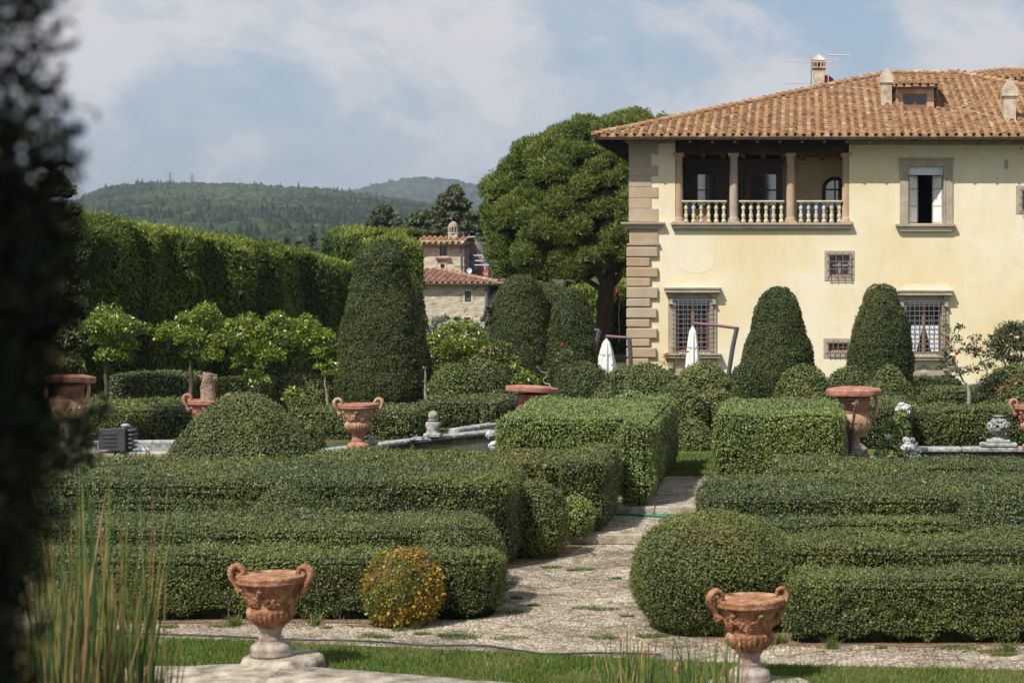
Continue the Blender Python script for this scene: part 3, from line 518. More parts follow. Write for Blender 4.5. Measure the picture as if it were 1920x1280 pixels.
mb = MB(); mb.add(*box(La+.003, Lb-.003, YV+.04, YV+.42, vz(286.5), vz(258)))
for k in range(1, 3): x = vx([0, 1375, 1482][k]); mb.add(*box(x-.45, x+.45, YV+.02, YV+.44, vz(286.5)-.001, vz(280)))
obj('loggia_beam', mb, M['soffit'], villa)
# plaster stains as real missing patches
def patch(px, py, w, h, seed, n=14):
    r = random.Random(seed); P = [(vx(px)+w*cos(a)*r.uniform(.5, 1.1), YV-.004, vz(py)+h*sin(a)*r.uniform(.5, 1.1)) for a in np.arange(n)*2*pi/n]; return P, [tuple(range(n))]
for a_ in ((1887, 309, .09, .26, 3), (1843, 298, .05, .03, 4), (1915, 278, .06, .06, 8), (1872, 314, .03, .03, 9), (1870, 334, .03, .04, 2), (1508, 684, .03, .03, 6)): mb = MB(); mb.add(*patch(*a_)); obj('plaster_loss', mb, M['frame'], villa)
M['plaster2'] = rough('newer_pale_plaster', [(.3, (.76, .67, .47)), (.7, (.80, .73, .56))], 1.2, .92, .3, 10, .1)
def pale(pts, nm='plaster_repair'):
    mb = MB(); mb.add([(vx(a), YV-.005, vz(b_)) for a, b_ in pts], [tuple(range(len(pts)))]); obj(nm, mb, M['plaster2'], villa)
pale([(1246, 538.8), (1351, 538.8), (1344, 530), (1338, 527), (1325, 529), (1300, 526), (1275, 530), (1262, 526), (1254, 531)][::-1]); pale([(1684, 543.8), (1786, 543.8), (1780, 535), (1773, 532), (1750, 534), (1720, 531), (1696, 535)][::-1])
pale([(1304+35*cos(a)*(1+.06*sin(a*5)), 487+27*sin(a)*(1+.08*sin(a*3))) for a in np.linspace(0, 2*pi, 26)[:-1]])
# quoins
mb = MB()
up = [(270, 290, 1234), (290, 310, 1221), (310, 330.5, 1234), (330.5, 350.5, 1221), (350.5, 371, 1234), (371, 391, 1221), (391, 416, 1234)]
for a, b_, r in up: mb.add(*rbox(vx(1179), vx(r), YV-.03-.004*random.random(), YV+.9 if r == 1234 else YV+.62, vz(b_)+.008, vz(a)-.008, .006), 0, random.random()*.5+.4)
mb.add(*rbox(vx(1180), vx(1234), YV-.05, YV+.9, vz(456), vz(428), .01), 0, .5)
lo = [(463, 482, 1234), (483, 500, 1219), (501, 520, 1234), (521, 537, 1220), (538, 559, 1234), (560, 575, 1220), (577, 596, 1232), (598, 613, 1219), (615, 634, 1233), (635, 649, 1219), (651, 670, 1231), (672, 687, 1217), (689, 708, 1231), (710, 722, 1217)]
for a, b_, r in lo:
    x0, x1, y0, z0, z1 = vx(1175), vx(r), YV-.13, vz(b_)+.002, vz(a)-.002; V, Fc = rbox(x0, x1, y0, YV+(.95 if r > 1225 else .6), z0, z1, .03); V = np.array(V); V += .012*np.stack([vn(V*5), vn(V*5+3), vn(V*5+7)], 1)
    mb.add(V, Fc, 0, random.random(), False)
mb.add(*box(vx(1181)-.01, vx(1217), YV-.04, YV+.5, 0, vz(462)), 0, .5)
obj('corner_stones', mb, M['serena'], villa)
def slab(mb, a, b_, r0, r1, dep, m=0, v=.5, side=False): mb.add(*box(vx(a), vx(b_), YV-dep, YV+(.9 if side else -.0015), vz(r1), vz(r0)), m, v)
mb = MB(); slab(mb, 1165, 1246, 416.5, 420, .26, side=True); slab(mb, 1169, 1243, 420, 424, .20, side=True); slab(mb, 1172, 1240, 424, 428, .16, side=True); obj('corner_cornice', mb, M['frame'], villa); mb = MB(); slab(mb, 1176, 1237, 456, 459.5, .14, side=True); obj('corner_cornice', mb, M['frame'], villa); mb = MB()
slab(mb, 1172, 1236, 262, 266, .22, side=True); slab(mb, 1177, 1236, 266, 270, .1, side=True)
obj('corner_cornice', mb, M['frame'], villa)
mb = MB(); slab(mb, 1236.5, 1265, 259, 265, .12); slab(mb, 1236.5, 1265, 265, 269, .06); mb.add(*box(vx(1593), WX1, YV-.12, YV-.0015, vz(265.5), vz(259))); mb.add(*box(vx(1593), WX1, YV-.06, YV-.0015, vz(272), vz(265.5)))
obj('wall_cornice', mb, M['frame'], villa)
mb = MB(); slab(mb, 1258, 1598, 417.5, 421.5, .24); slab(mb, 1260, 1596, 421.5, 427, .18); slab(mb, 1262, 1594, 427, 430.5, .13)
obj('loggia_sill', mb, M['frame'], villa)
# columns
z0, z1 = vz(417.4), vz(287); hc = z1-z0
colp = [(0, 0), (.21, 0), (.21, .07), (.19, .085), (.20, .11), (.195, .15), (.155, .18), (.152, .25), (.158, hc*.35), (.152, hc*.6), (.132, hc-.34), (.15, hc-.325), (.15, hc-.30), (.135, hc-.28), (.135, hc-.2), (.155, hc-.17), (.175, hc-.12), (.175, hc-.10)]
for k, px in enumerate((1272, 1375.5, 1482.5, 1587)):
    mb = MB(); mb.add(*lathe(colp, 24, (vx(px), YV+.15, z0)), 0, .5, True); mb.add(*box(vx(px)-.19, vx(px)+.19, YV-.04, YV+.34, z1-.11, z1-.002)); mb.add(*box(vx(px)-.22, vx(px)+.22, YV-.07, YV+.37, z0, z0+.05))
    obj('column', mb, M['frame'] if k in (1,) else M['pink'], villa)
# balustrades
bz = vz(417.4); bp = [(0, 0), (.085, 0), (.085, .10), (.05, .115), (.045, .14), (.07, .20), (.078, .26), (.06, .32), (.035, .355), (.055, .375), (.055, .395), (.035, .415), (.045, .45), (.075, .51), (.072, .56), (.04, .63), (.035, .66), (.06, .675), (.06, .70)]
for k, (a, b_) in enumerate(((1278, 1363), (1385.5, 1471), (1493.5, 1580))):
    mb = MB(); mb.add(*rbox(vx(a), vx(b_), YV-.02, YV+.24, bz+.735, bz+.80, .02)); bal = obj('balustrade', mb, M['balus'], villa)
    for i in range(6):
        x = vx(a)+(i+.5)*(vx(b_)-vx(a))/6+.02; mb = MB(); mb.add(*lathe(bp, 12, (x, YV+.11, bz)), 0, .5, True); mb.add(*box(x-.075, x+.075, YV+.03, YV+.19, bz+.69, bz+.736))
        q = obj('baluster', mb, M['balus'], bal)
    for e, s in ((a, -1), (b_, 1)):
        mb = MB()
        for q in range(5): mb.add(*tube(smooth_path([(vx(e)+s*.03*(q % 2), YV+.12, bz+.1+q*.14), (vx(e)+s*.11, YV+.12, bz+.13+q*.14), (vx(e)+s*.03, YV+.12, bz+.2+q*.14)], 4), .008, 4))
        obj('iron_scroll', mb, M['iron'], bal)
# glazed dark timber bay inside the loggia
def lx_(px, Y): return X(px, Y)
def glazing(name, x0, x1, z0, z1, Y, nx, nz, fw, bw, mf, mg, par, arch=False):
    fr = MB()
    if arch:
        cx, r = (x0+x1)/2, (x1-x0)/2; zc = z1-r; th = np.linspace(0, pi, 17)
        def ring(rr, y): return [(cx+rr*cos(a), y, zc+rr*sin(a)) for a in th]
        for A, B in ((r, r-fw),):
            o, i_ = ring(A, Y-.05), ring(B, Y-.05); ib = ring(B, Y); V = o+i_+ib; n_ = 17
            fr.add(V, [(k, k+1, n_+k+1, n_+k) for k in range(16)]+[(n_+k, n_+k+1, 2*n_+k+1, 2*n_+k) for k in range(16)])
        fr.add(*box(x0, x0+fw, Y-.05, Y, z0, zc)); fr.add(*box(x1-fw, x1, Y-.05, Y, z0, zc)); fr.add(*box(x0+fw, x1-fw, Y-.045, Y, zc-bw/2, zc+bw/2)); fr.add(*box(cx-bw/2, cx+bw/2, Y-.047, Y, z0, z1-fw))
        f = obj(name, fr, mf, par); g_ = MB(); P = [(x0+fw*.5, Y-.01, z0), (x1-fw*.5, Y-.01, z0)]+[(cx+(r-fw*.5)*cos(a), Y-.01, zc+(r-fw*.5)*sin(a)) for a in th]; g_.add(P, [tuple(range(len(P)))])
        obj('pane', g_, mg, f); return f
    fr.add(*box(x0, x0+fw, Y-.05, Y, z0, z1)); fr.add(*box(x1-fw, x1, Y-.05, Y, z0, z1)); fr.add(*box(x0+fw, x1-fw, Y-.05, Y, z1-fw, z1)); fr.add(*box(x0+fw, x1-fw, Y-.05, Y, z0, z0+fw))
    for k in range(1, nx): x = x0+(x1-x0)*k/nx; fr.add(*box(x-bw/2, x+bw/2, Y-.045, Y, z0+fw, z1-fw))
    for k in range(1, nz): z = z0+(z1-z0)*k/nz; fr.add(*box(x0+fw, x1-fw, Y-.040, Y, z-bw*.4, z+bw*.4))
    f = obj(name, fr, mf, par); g_ = MB(); g_.add([(x0+fw, Y-.01, z0+fw), (x1-fw, Y-.01, z0+fw), (x1-fw, Y-.01, z1-fw), (x0+fw, Y-.01, z1-fw)], [(0, 1, 2, 3)]); obj('pane', g_, mg, f); return f
YB = YV+2.9; sc = lambda px: X(px, YB); zz = lambda py: Z(py, YB)
mb = MB(); mb.add(*box(sc(1285), sc(1306), YB, LY1-.01, Lc+.002, ZC-.15)); mb.add(*box(sc(1342), sc(1383), YB, LY1-.01, Lc+.002, ZC-.15)); mb.add(*box(sc(1397), sc(1408), YB, LY1-.01, Lc+.002, ZC-.15)); mb.add(*box(sc(1457), sc(1466), YB, LY1-.01, Lc+.002, ZC-.15))
mb.add(*box(sc(1306), sc(1457), YB+.003, LY1-.01, zz(325), ZC-.15)); mb.add(*box(sc(1280), sc(1470), YB-.12, YB+.002, zz(309), ZC-.15))
obj('timber_bay', mb, M['darkwood'], villa)
glazing('window', sc(1305), sc(1343), Lc+.003, zz(324), YB+.12, 2, 3, .06, .05, M['darkwood'], M['glass2'], villa)
glazing('window', sc(1382), sc(1398), Lc+.003, zz(324), YB+.14, 1, 3, .06, .05, M['darkwood'], M['glass2'], villa)
glazing('window', sc(1407), sc(1458), Lc+.003, zz(324), YB+.12, 2, 3, .06, .07, M['darkwood'], M['glass2'], villa)
Yw = LY1-.02; glazing('window', X(1541, Yw), X(1590, Yw), Lc+.003, Z(331, Yw), Yw, 2, 2, .15, .06, M['darkwood'], M['glass2'], villa, True)
# windows on the facade
def grille(x0, x1, z0, z1, Y, nx, nz, par, off=.16, r=.014):
    g_ = MB()
    for k in range(nx+1): x = x0+(x1-x0)*k/nx; g_.add(*tube([(x, Y-off, z0-.07), (x, Y-off, z1+.07)], r, 5))
    for k in range(nz+1):
        z = z0+(z1-z0)*k/nz; g_.add(*tube([(x0-.06, Y-.0, z), (x0-.06, Y-off-.01, z), (x1+.06, Y-off-.01, z), (x1+.06, Y-.0, z)], r, 5))
    return obj('grille', g_, M['iron'], par)
def stoneframe(a, b_, c, d, oa, ob, oc, od, dep, par, name='window'):
    f = MB(); f.add(*box(vx(a), vx(oa), YV-dep, YV-.0015, vz(d), vz(c))); f.add(*box(vx(ob), vx(b_), YV-dep, YV-.0015, vz(d), vz(c)))
    f.add(*box(vx(oa), vx(ob), YV-dep-.002, YV-.0015, vz(oc), vz(c))); 
    if d > od: f.add(*box(vx(oa), vx(ob), YV-dep-.002, YV-.0015, vz(d), vz(od)))
    return obj(name, f, M['frame'], par)
for side, (a, b_, c, d, rr, curtain) in enumerate(((1267, 1331, 560, 660, 0, False), (1699, 1766, 562, 664, 5, True))):
    w = stoneframe(a-14, b_+12, 551+rr, d+2, a, b_, c+2, d+2, .07, villa)
    h_ = MB(); slab(h_, a-22, b_+21, 539+rr, 541.5+rr, .32); slab(h_, a-20, b_+19, 541.5+rr, 545.5+rr, .28); slab(h_, a-20, b_+19, 545.5+rr, 548+rr, .32); slab(h_, a-17, b_+16, 548+rr, 551+rr, .16)
    for q in (a-13, b_+3): slab(h_, q, q+9, 551+rr, 556+rr, .20); slab(h_, q+1, q+8, 556+rr, 568+rr, .15); slab(h_, q, q+9, 568+rr, 570+rr, .19)
    obj('lintel_cornice', h_, M['frame'], w)
    s_ = MB(); slab(s_, a-22, b_+21, d+2, d+5, .34); slab(s_, a-20, b_+19, d+5, d+8, .26); slab(s_, a-21, b_+20, d+8, d+10, .30)
    for q in (a-14, b_+2): slab(s_, q, q+10, d+10, d+30, .18)
    slab(s_, a-14, b_+12, d+30, d+60, .06); s_.add(*box(vx(a-4), vx(b_+2), YV-.05, YV-.0015, vz(d+52), vz(d+14))) if 0 else None
    cxm = (vx(a)+vx(b_))/2; zc = vz(d+34); dm = .52 if side else .5
    s_.add([(cxm-dm, YV-.01, zc), (cxm, YV-.01, zc-.30), (cxm+dm, YV-.01, zc), (cxm, YV-.01, zc+.30), (cxm, YV-.09, zc)], [(0, 1, 4), (1, 2, 4), (2, 3, 4), (3, 0, 4)])
    obj('sill', s_, M['frame'], w)
    Yg = YV+.22; o = rough('orange_window_wood', [(.3, (.26, .13, .08)), (.7, (.36, .21, .13))], 5, .7, .2) if side == 0 else o
    fr = MB(); x0, x1, z0, z1 = vx(a), vx(b_), vz(d), vz(c); xm = (x0+x1)/2
    fr.add(*box(x0, x0+.09, Yg-.06, Yg, z0, z1)); fr.add(*box(x1-.09, x1, Yg-.06, Yg, z0, z1)); fr.add(*box(xm-.07, xm+.07, Yg-.07, Yg, z0, z1)); fr.add(*box(x0+.09, x1-.09, Yg-.055, Yg, z0, z0+.09)); fr.add(*box(x0+.09, x1-.09, Yg-.055, Yg, z1-.08, z1))
    for k in range(1, 5): z = z0+(z1-z0)*k/5; fr.add(*box(x0+.09, x1-.09, Yg-.045, Yg, z-.012, z+.012))
    for x in (x0+(xm-x0)*.55, xm+(x1-xm)*.45): fr.add(*box(x-.01, x+.01, Yg-.043, Yg, z0+.09, z1-.08))
    obj('casement', fr, o, w)
    g_ = MB(); g_.add([(x0+.08, Yg-.01, z0+.08), (x1-.08, Yg-.01, z0+.08), (x1-.08, Yg-.01, z1-.07), (x0+.08, Yg-.01, z1-.07)], [(0, 1, 2, 3)]); obj('pane', g_, M['glass'], w)
    bl = MB(); bl.add(*box(x0+.02, x1-.02, YV+.08, YV+.12, z1-.18, z1-.01)); obj('blind', bl, M['blind'], w)
    if curtain:
        cu = MB(); zt = vz(610)
        for e, s in ((x0+.09, 1), (x1-.09, -1)):
            wv = .5
            G = np.array([[(e+s*wv*u*(1-.45*(1-v_)), Yg-.08+.018*sin(u*40), z0+.1+(zt-z0-.1)*v_) for u in np.linspace(0, 1.05, 26)] for v_ in np.linspace(0, 1, 6)])
            cu.add(*grid(G), 0, .5, True)
        obj('curtain', cu, M['curtain'], w)
    grille(vx(a)-.05, vx(b_)+.05, vz(d)+.02, vz(c)-.06, YV-.02, 8, 11, w)
w = stoneframe(1687, 1786, 297, 420, 1703, 1769, 312, 420, .06, villa)
h_ = MB(); slab(h_, 1685, 1788, 296, 300, .10); slab(h_, 1687, 1691, 300, 320, .08); slab(h_, 1782, 1786, 300, 320, .08); slab(h_, 1700, 1703, 309, 419, .085); slab(h_, 1769, 1772, 309, 419, .085); slab(h_, 1700, 1772, 309, 312, .0855); obj('moulding', h_, M['frame'], w)
s_ = MB(); slab(s_, 1679, 1791, 420, 424.5, .24); slab(s_, 1682, 1788, 424.5, 429, .19); slab(s_, 1686, 1784, 429, 433.5, .16); obj('sill', s_, M['frame'], w)
bl = MB(); bl.add(*box(vx(1704), vx(1768), YV+.06, YV+.09, vz(328), vz(312.5))); obj('blind', bl, M['blind'], w)
x0, x1, z0, z1 = vx(1703), vx(1769), vz(419), vz(312)
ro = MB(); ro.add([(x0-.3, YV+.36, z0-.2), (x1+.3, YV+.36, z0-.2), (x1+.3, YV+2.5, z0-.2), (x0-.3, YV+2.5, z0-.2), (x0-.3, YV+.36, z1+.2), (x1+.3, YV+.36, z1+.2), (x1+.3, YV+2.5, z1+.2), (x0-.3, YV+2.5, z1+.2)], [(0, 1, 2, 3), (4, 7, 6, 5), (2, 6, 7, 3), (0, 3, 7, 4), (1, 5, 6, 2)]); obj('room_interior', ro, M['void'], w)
for s, e in ((1, x0+.02), (-1, x1-.02)):      # casements folded inwards at an angle
    fr = MB(); ex = e+s*.36; ye, yi = YV+.16, YV+.52; P = lambda u, z: (e+(ex-e)*u, ye+(yi-ye)*u, z)
    for u0, u1, za, zb in ((0, .12, z0, z1-.3), (.88, 1, z0, z1-.3), (.12, .88, z0, z0+.06), (.12, .88, z1-.36, z1-.3), (.12, .88, z0+.62, z0+.66), (.12, .88, z0+1.24, z0+1.28)):
        a, b_, c_, d_ = P(u0, za), P(u1, za), P(u1, zb), P(u0, zb); nb = (0, -.04, 0); Vv = [a, b_, c_, d_]+[(q[0], q[1]-.04, q[2]) for q in (a, b_, c_, d_)]
        fr.add(Vv, [(0, 3, 2, 1), (4, 5, 6, 7), (0, 1, 5, 4), (1, 2, 6, 5), (2, 3, 7, 6), (3, 0, 4, 7)])
    f = obj('casement', fr, M['pink'], w); cu = MB(); G = np.array([[(e+(ex-e)*u*.9, ye-.03+(yi-ye)*u*.9+.012*sin(u*30), z) for u in np.linspace(.02, .98, 16)] for z in (z0+.05, z1-.34)]); cu.add(*grid(G), 0, .5, True); obj('curtain', cu, M['curtain'], f)
def smallwin(a, b_, c, d, oa, ob, oc, od, nx, nz, mull=True):
    w = stoneframe(a, b_, c, d, oa, ob, oc, od, .02, villa); Yg = YV+.2; x0, x1, z0, z1 = vx(oa), vx(ob), vz(od), vz(oc)
    glazing('casement', x0, x1, z0, z1, Yg, 2, 2, .06, .09 if mull else .04, M['pinkwood'], M['glass'], w); grille(x0-.0, x1+.0, z0-.03, z1+.03, YV-.022, nx, nz, w, .12, .016)
M['pinkwood'] = rough('faded_red_wood', [(.3, (.24, .13, .10)), (.7, (.40, .27, .22))], 5, .7, .2)
smallwin(1546, 1602, 470, 526, 1555, 1593, 478, 517, 3, 3); smallwin(1544, 1595, 634, 671, 1553, 1590, 643, 659, 4, 1); smallwin(1905, 1975, 348, 401, 1916, 1960, 357, 394, 3, 3, False)
# ---- roof
XE, YE, ZE, TN, DR = -7.37, 70.98, 8.955, .298, 10.96; XE2 = 6.5+DR
rf = MB(); TH = .13
def tilefield(x0, x1, y0, z0, slope, dmax, mb, colw=.318, cl=.30, rad=.085, axis=0):
    """dmax(x) = plan depth of the slope at x; courses climb in +y"""
    n = int((x1-x0)/colw)
    for i in range(n):
        xc = x0+(i+.5)*colw+random.uniform(-.012, .012); D = dmax(xc); k = 0
        if D < .1: continue
        wob = random.uniform(-.01, .01); xa, xb = xc+rad*.8, xc+colw-rad*.8
        while k*cl < D:
            ya = y0+k*cl+wob+random.uniform(-.012, .012); yb = y0+min((k+1)*cl+.08, D+.1); za = z0+(ya-y0)*slope; zb = z0+(yb-y0)*slope
            v = np.clip(random.gauss(.45, .22), 0, 1); lift = .05+random.uniform(-.012, .02)
            th = np.linspace(0, pi, 7); ra, rb = rad*1.08, rad*.85; dx = random.uniform(-.015, .015)
            A = [(xc+dx+ra*cos(a), ya, za+lift+.01+ra*.95*sin(a)) for a in th]; B = [(xc+rb*cos(a), yb, zb+.005+rb*.95*sin(a)) for a in th]
            mb.add(A+B, [(q, q+1, 8+q, 7+q) for q in range(6)], 0, v); mb.add(A, [tuple(range(6, -1, -1))], 0, v*.6); mb.add([(xc+dx+ra*.74*cos(a), ya-.004, za+lift-.012+ra*.74*sin(a)) for a in th], [tuple(range(6, -1, -1))], 2, 0)  # dark half disc painted as the shade inside the tile mouth
            D2 = dmax(xc+colw/2)
            if k*cl < D2:      # flat pan tile with raised front lip
                v = np.clip(random.gauss(.5, .22), 0, 1); yb2 = y0+min((k+1)*cl+.03, D2+.1); zb2 = z0+(yb2-y0)*slope; l2 = .036+random.uniform(-.010, .014)
                mb.add([(xa-.03, ya, za+l2), (xb+.03, ya, za+l2), (xb+.03, yb2, zb2), (xa-.03, yb2, zb2), (xa-.03, ya+.006, za-.03), (xb+.03, ya+.006, za-.03)], [(0, 1, 2, 3), (4, 5, 1, 0)], 0, v)
            k += 1
dmax = lambda x: max(0, min(DR, x-XE, XE2-x))
tilefield(XE+.05, XE2, YE, ZE, TN, dmax, rf)
# left hip slope, mirrored field
sidef = MB(); tilefield(0, 2*DR-.2, 0, 0, TN, lambda x: max(0, min(x, 2*DR-x)), sidef, .34, .5)
for V, Fc, a_, v_, s_ in sidef.c: rf.c.append((np.stack([XE+V[:, 1], YE+V[:, 0], ZE+V[:, 2]], 1), Fc, a_, v_, s_))
B4 = [(XE, YE), (XE2, YE), (XE2, YE+2*DR), (XE, YE+2*DR)]
for zo in (-.02, -TH):
    V = [(x, y, ZE+zo) for x, y in B4]+[(XE+DR, YE+DR, ZE+DR*TN+zo), (XE2-DR, YE+DR, ZE+DR*TN+zo)]
    rf.add(V, [(0, 1, 5, 4), (1, 2, 5), (2, 3, 4, 5), (3, 0, 4)], 0 if zo > -.1 else 1, .5)
V = [(x, y, ZE+zo) for zo in (-.02, -TH) for x, y in B4]; rf.add(V, [(k, (k+1) % 4, 4+(k+1) % 4, 4+k) for k in range(4)], 1, .3)
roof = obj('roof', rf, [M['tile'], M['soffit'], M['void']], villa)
def ridge(p, q, mb, step=.36, r=.11):
    p, q = np.array(p), np.array(q); Ln = np.linalg.norm(q-p); d = (q-p)/Ln; s = nrm(np.cross(d, [0, 0, 1])); u = np.cross(s, d); k = 0
    while k*step < Ln:
        a = p+d*(k*step+random.uniform(-.02, .02)); b_ = p+d*min(Ln, k*step+step*1.25); th = np.linspace(-.25, pi+.25, 8); j = random.uniform(-.01, .02)
        A = [a+s*r*1.12*cos(t_)+u*(r*1.05*sin(t_)+.045+j) for t_ in th]; B = [b_+s*r*.9*cos(t_)+u*(r*.9*sin(t_)+.01) for t_ in th]
        v = np.clip(random.gauss(.6, .2), 0, 1); mb.add(A+B, [(i_, i_+1, 9+i_, 8+i_) for i_ in range(7)], 0, v); mb.add(A, [tuple(range(7, -1, -1))], 0, v*.5); k += 1
mb = MB(); RL, RR = (XE+DR, YE+DR, ZE+DR*TN+.03), (XE2-DR, YE+DR, ZE+DR*TN+.03)
ridge((XE, YE, ZE+.02), RL, mb); ridge(RL, RR, mb); ridge((XE2, YE, ZE+.02), RR, mb); obj('ridge_tiles', mb, M['tile'], roof)
def shear(B, k, ax, o): V, Fc = B; return [(p[0], p[1], p[2]+(p[ax]-o)*k) for p in V], Fc
for k in range(31):      # rafters under the eaves
    x = XE+.25+k*.8
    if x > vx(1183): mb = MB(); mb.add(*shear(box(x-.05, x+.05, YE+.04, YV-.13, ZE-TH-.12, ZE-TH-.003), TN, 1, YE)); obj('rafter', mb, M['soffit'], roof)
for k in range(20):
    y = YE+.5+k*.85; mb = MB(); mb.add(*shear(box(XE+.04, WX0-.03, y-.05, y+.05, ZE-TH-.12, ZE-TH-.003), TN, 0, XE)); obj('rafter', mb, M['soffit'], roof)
def roofz(y): return ZE+(y-YE)*TN
def chimney(name, px0, px1, rt, rb, Y, style, mats, par, wide=1.25):
    x0, x1 = X(px0, Y), X(px1, Y); w = x1-x0; xc = (x0+x1)/2; zt, zb = Z(rt, Y), Z(rb, Y); h = zt-zb; mb = MB()
    sh = x1-x0; q = w*.5*wide; mb.add(*rbox(xc-w/2, xc+w/2, Y-w/2, Y+w/2, zb-.5, zb+h*.58, .01)); mb.add(*rbox(xc-w*.56, xc+w*.56, Y-w*.56, Y+w*.56, zb-.3, zb+h*.10, .01))
    mb.add(*rbox(xc-q*.9, xc+q*.9, Y-q*.9, Y+q*.9, zb+h*.57, zb+h*.61, .01)); mb.add(*rbox(xc-q*1.05, xc+q*1.05, Y-q*1.05, Y+q*1.05, zb+h*.61, zb+h*.65, .01))
    o = obj(name, mb, mats[0], par); mb = MB(); zc = zb+h*.65
    if style == 'gable':
        mb.add(*box(xc-q*.98, xc+q*.98, Y-q, Y+q, zc, zc+h*.13)); z2 = zc+h*.13
        for s in (-1, 1): mb.add([(xc-q*1.0, Y+s*q, z2), (xc+q*1.0, Y+s*q, z2), (xc, Y+s*q*.9, zt)], [(0, 1, 2)])
        mb.add([(xc-q, Y-q, z2), (xc, Y-q*.9, zt), (xc, Y+q*.9, zt), (xc-q, Y+q, z2)], [(0, 1, 2, 3)]); mb.add([(xc+q, Y-q, z2), (xc, Y-q*.9, zt), (xc, Y+q*.9, zt), (xc+q, Y+q, z2)], [(0, 3, 2, 1)])
    else:
        for a in (-1, 1):
            for b_ in (-1, 1): mb.add(*box(xc+a*q*.72-q*.22, xc+a*q*.72+q*.22, Y+b_*q*.72-q*.22, Y+b_*q*.72+q*.22, zc, zc+h*.16), 1)
        for a in (-.25, .25): mb.add(*box(xc+a*q-q*.08, xc+a*q+q*.08, Y-q*.9, Y-q*.7, zc, zc+h*.16), 0)
        mb.add(*box(xc-q*.7, xc+q*.7, Y-q*.6, Y+q*.6, zc, zc+h*.15), 2); mb.add(*box(xc-q, xc+q, Y-q, Y+q, zc+h*.16, zc+h*.19)); z2 = zc+h*.19
        mb.add([(xc-q, Y-q, z2), (xc+q, Y-q, z2), (xc+q, Y+q, z2), (xc-q, Y+q, z2), (xc, Y, zt)], [(0, 1, 4), (1, 2, 4), (2, 3, 4), (3, 0, 4)])
    return o, mb
M['chim'] = rough('old_chimney_plaster', [(.3, (.30, .24, .17)), (.5, (.50, .43, .33)), (.7, (.62, .56, .46))], 3, .9, .5, 20, .2); M['brick'] = rough('old_brick', [(.3, (.20, .08, .06)), (.7, (.38, .20, .15))], 5, .9, .5, 20, .2)
o, c_ = chimney('chimney', 1652, 1672, 127, 203, YE+5.2, 'gable', [M['chim']], roof); c_.c and obj('chimney_cap', c_, M['chim'], roof)
o, c_ = chimney('chimney', 1881, 1904, 147, 236, YE+2.6, 'gable', [M['chim']], roof); obj('chimney_cap', c_, M['chim'], roof)
o, c_ = chimney('chimney', 1525, 1546, 102, 172, YE+11.5, 'open', [M['chim']], roof); obj('chimney_cap', c_, [M['chim'], M['brick'], M['void']], roof)
# dormer
Yd = YE+4.4; x0, x1 = X(1681, Yd), X(1751, Yd); zb, zt = Z(206, Yd), Z(163, Yd); mb = MB()
wx0, wx1, wz0, wz1 = X(1693, Yd), X(1738, Yd), Z(199, Yd), Z(176, Yd)
mb.add(*box(x0, wx0, Yd, Yd+.15, zb-.2, zt)); mb.add(*box(wx1, x1, Yd, Yd+.15, zb-.2, zt)); mb.add(*box(wx0, wx1, Yd, Yd+.149, wz1, zt)); mb.add(*box(wx0, wx1, Yd-.001, Yd+.149, zb-.2, wz0), 1)
mb.add(*box(x0, x0+.1, Yd+.15, Yd+3, zb, zt-.01)); mb.add(*box(x1-.1, x1, Yd+.15, Yd+3, zb, zt-.01))
dor = obj('dormer', mb, [rough('dormer_plaster', [(.3, (.30, .14, .10)), (.45, (.46, .28, .20)), (.65, (.56, .46, .36))], 2.5, .9, .3, 20, .2), M['brick']], roof)
mb = MB(); tilefield(x0-.18, x1+.25, Yd-.35, zt-.0, .12, lambda x: 3.6, mb, .30); mb.add(*box(x0-.15, x1+.15, Yd-.34, Yd+3, zt-.07, zt-.004), 1); obj('dormer_roof', mb, [M['tile'], M['soffit'], M['void']], roof)
f = MB(); Yg = Yd+.06; f.add(*box(wx0, wx0+.05, Yg-.04, Yg, wz0, wz1)); f.add(*box(wx1-.05, wx1, Yg-.04, Yg, wz0, wz1)); f.add(*box((wx0+wx1)/2-.04, (wx0+wx1)/2+.04, Yg-.04, Yg, wz0, wz1)); f.add(*box(wx0+.05, wx1-.05, Yg-.035, Yg, wz1-.05, wz1)); f.add(*box(wx0+.05, wx1-.05, Yg-.035, Yg, wz0, wz0+.05)); obj('dormer_window_frame', f, M['brownwood'], roof)
f = MB(); f.add(*box(wx0+.02, wx1-.02, Yg-.015, Yg-.005, wz0+.02, wz1-.02)); obj('dormer_window_pane', f, M['glass'], roof)
# thin cable over the tiles
def onroof(px, py): 
    k = (YH-py)/F; y = (ZE-EYE-YE*TN+.22)/(k-TN); return (X(px, y), y, EYE+k*y)
mb = MB(); mb.add(*tube(smooth_path([onroof(*p) for p in ((1578, 158), (1588, 163), (1625, 166), (1640, 171))], 4), .008, 4)); obj('roof_cable', mb, M['chim'], roof); mb = MB(); mb.add(*tube(smooth_path([onroof(*p) for p in ((1770, 195), (1800, 203), (1835, 212), (1870, 220), (1878, 226))], 4), .008, 4)); obj('roof_cable', mb, M['chim'], roof)
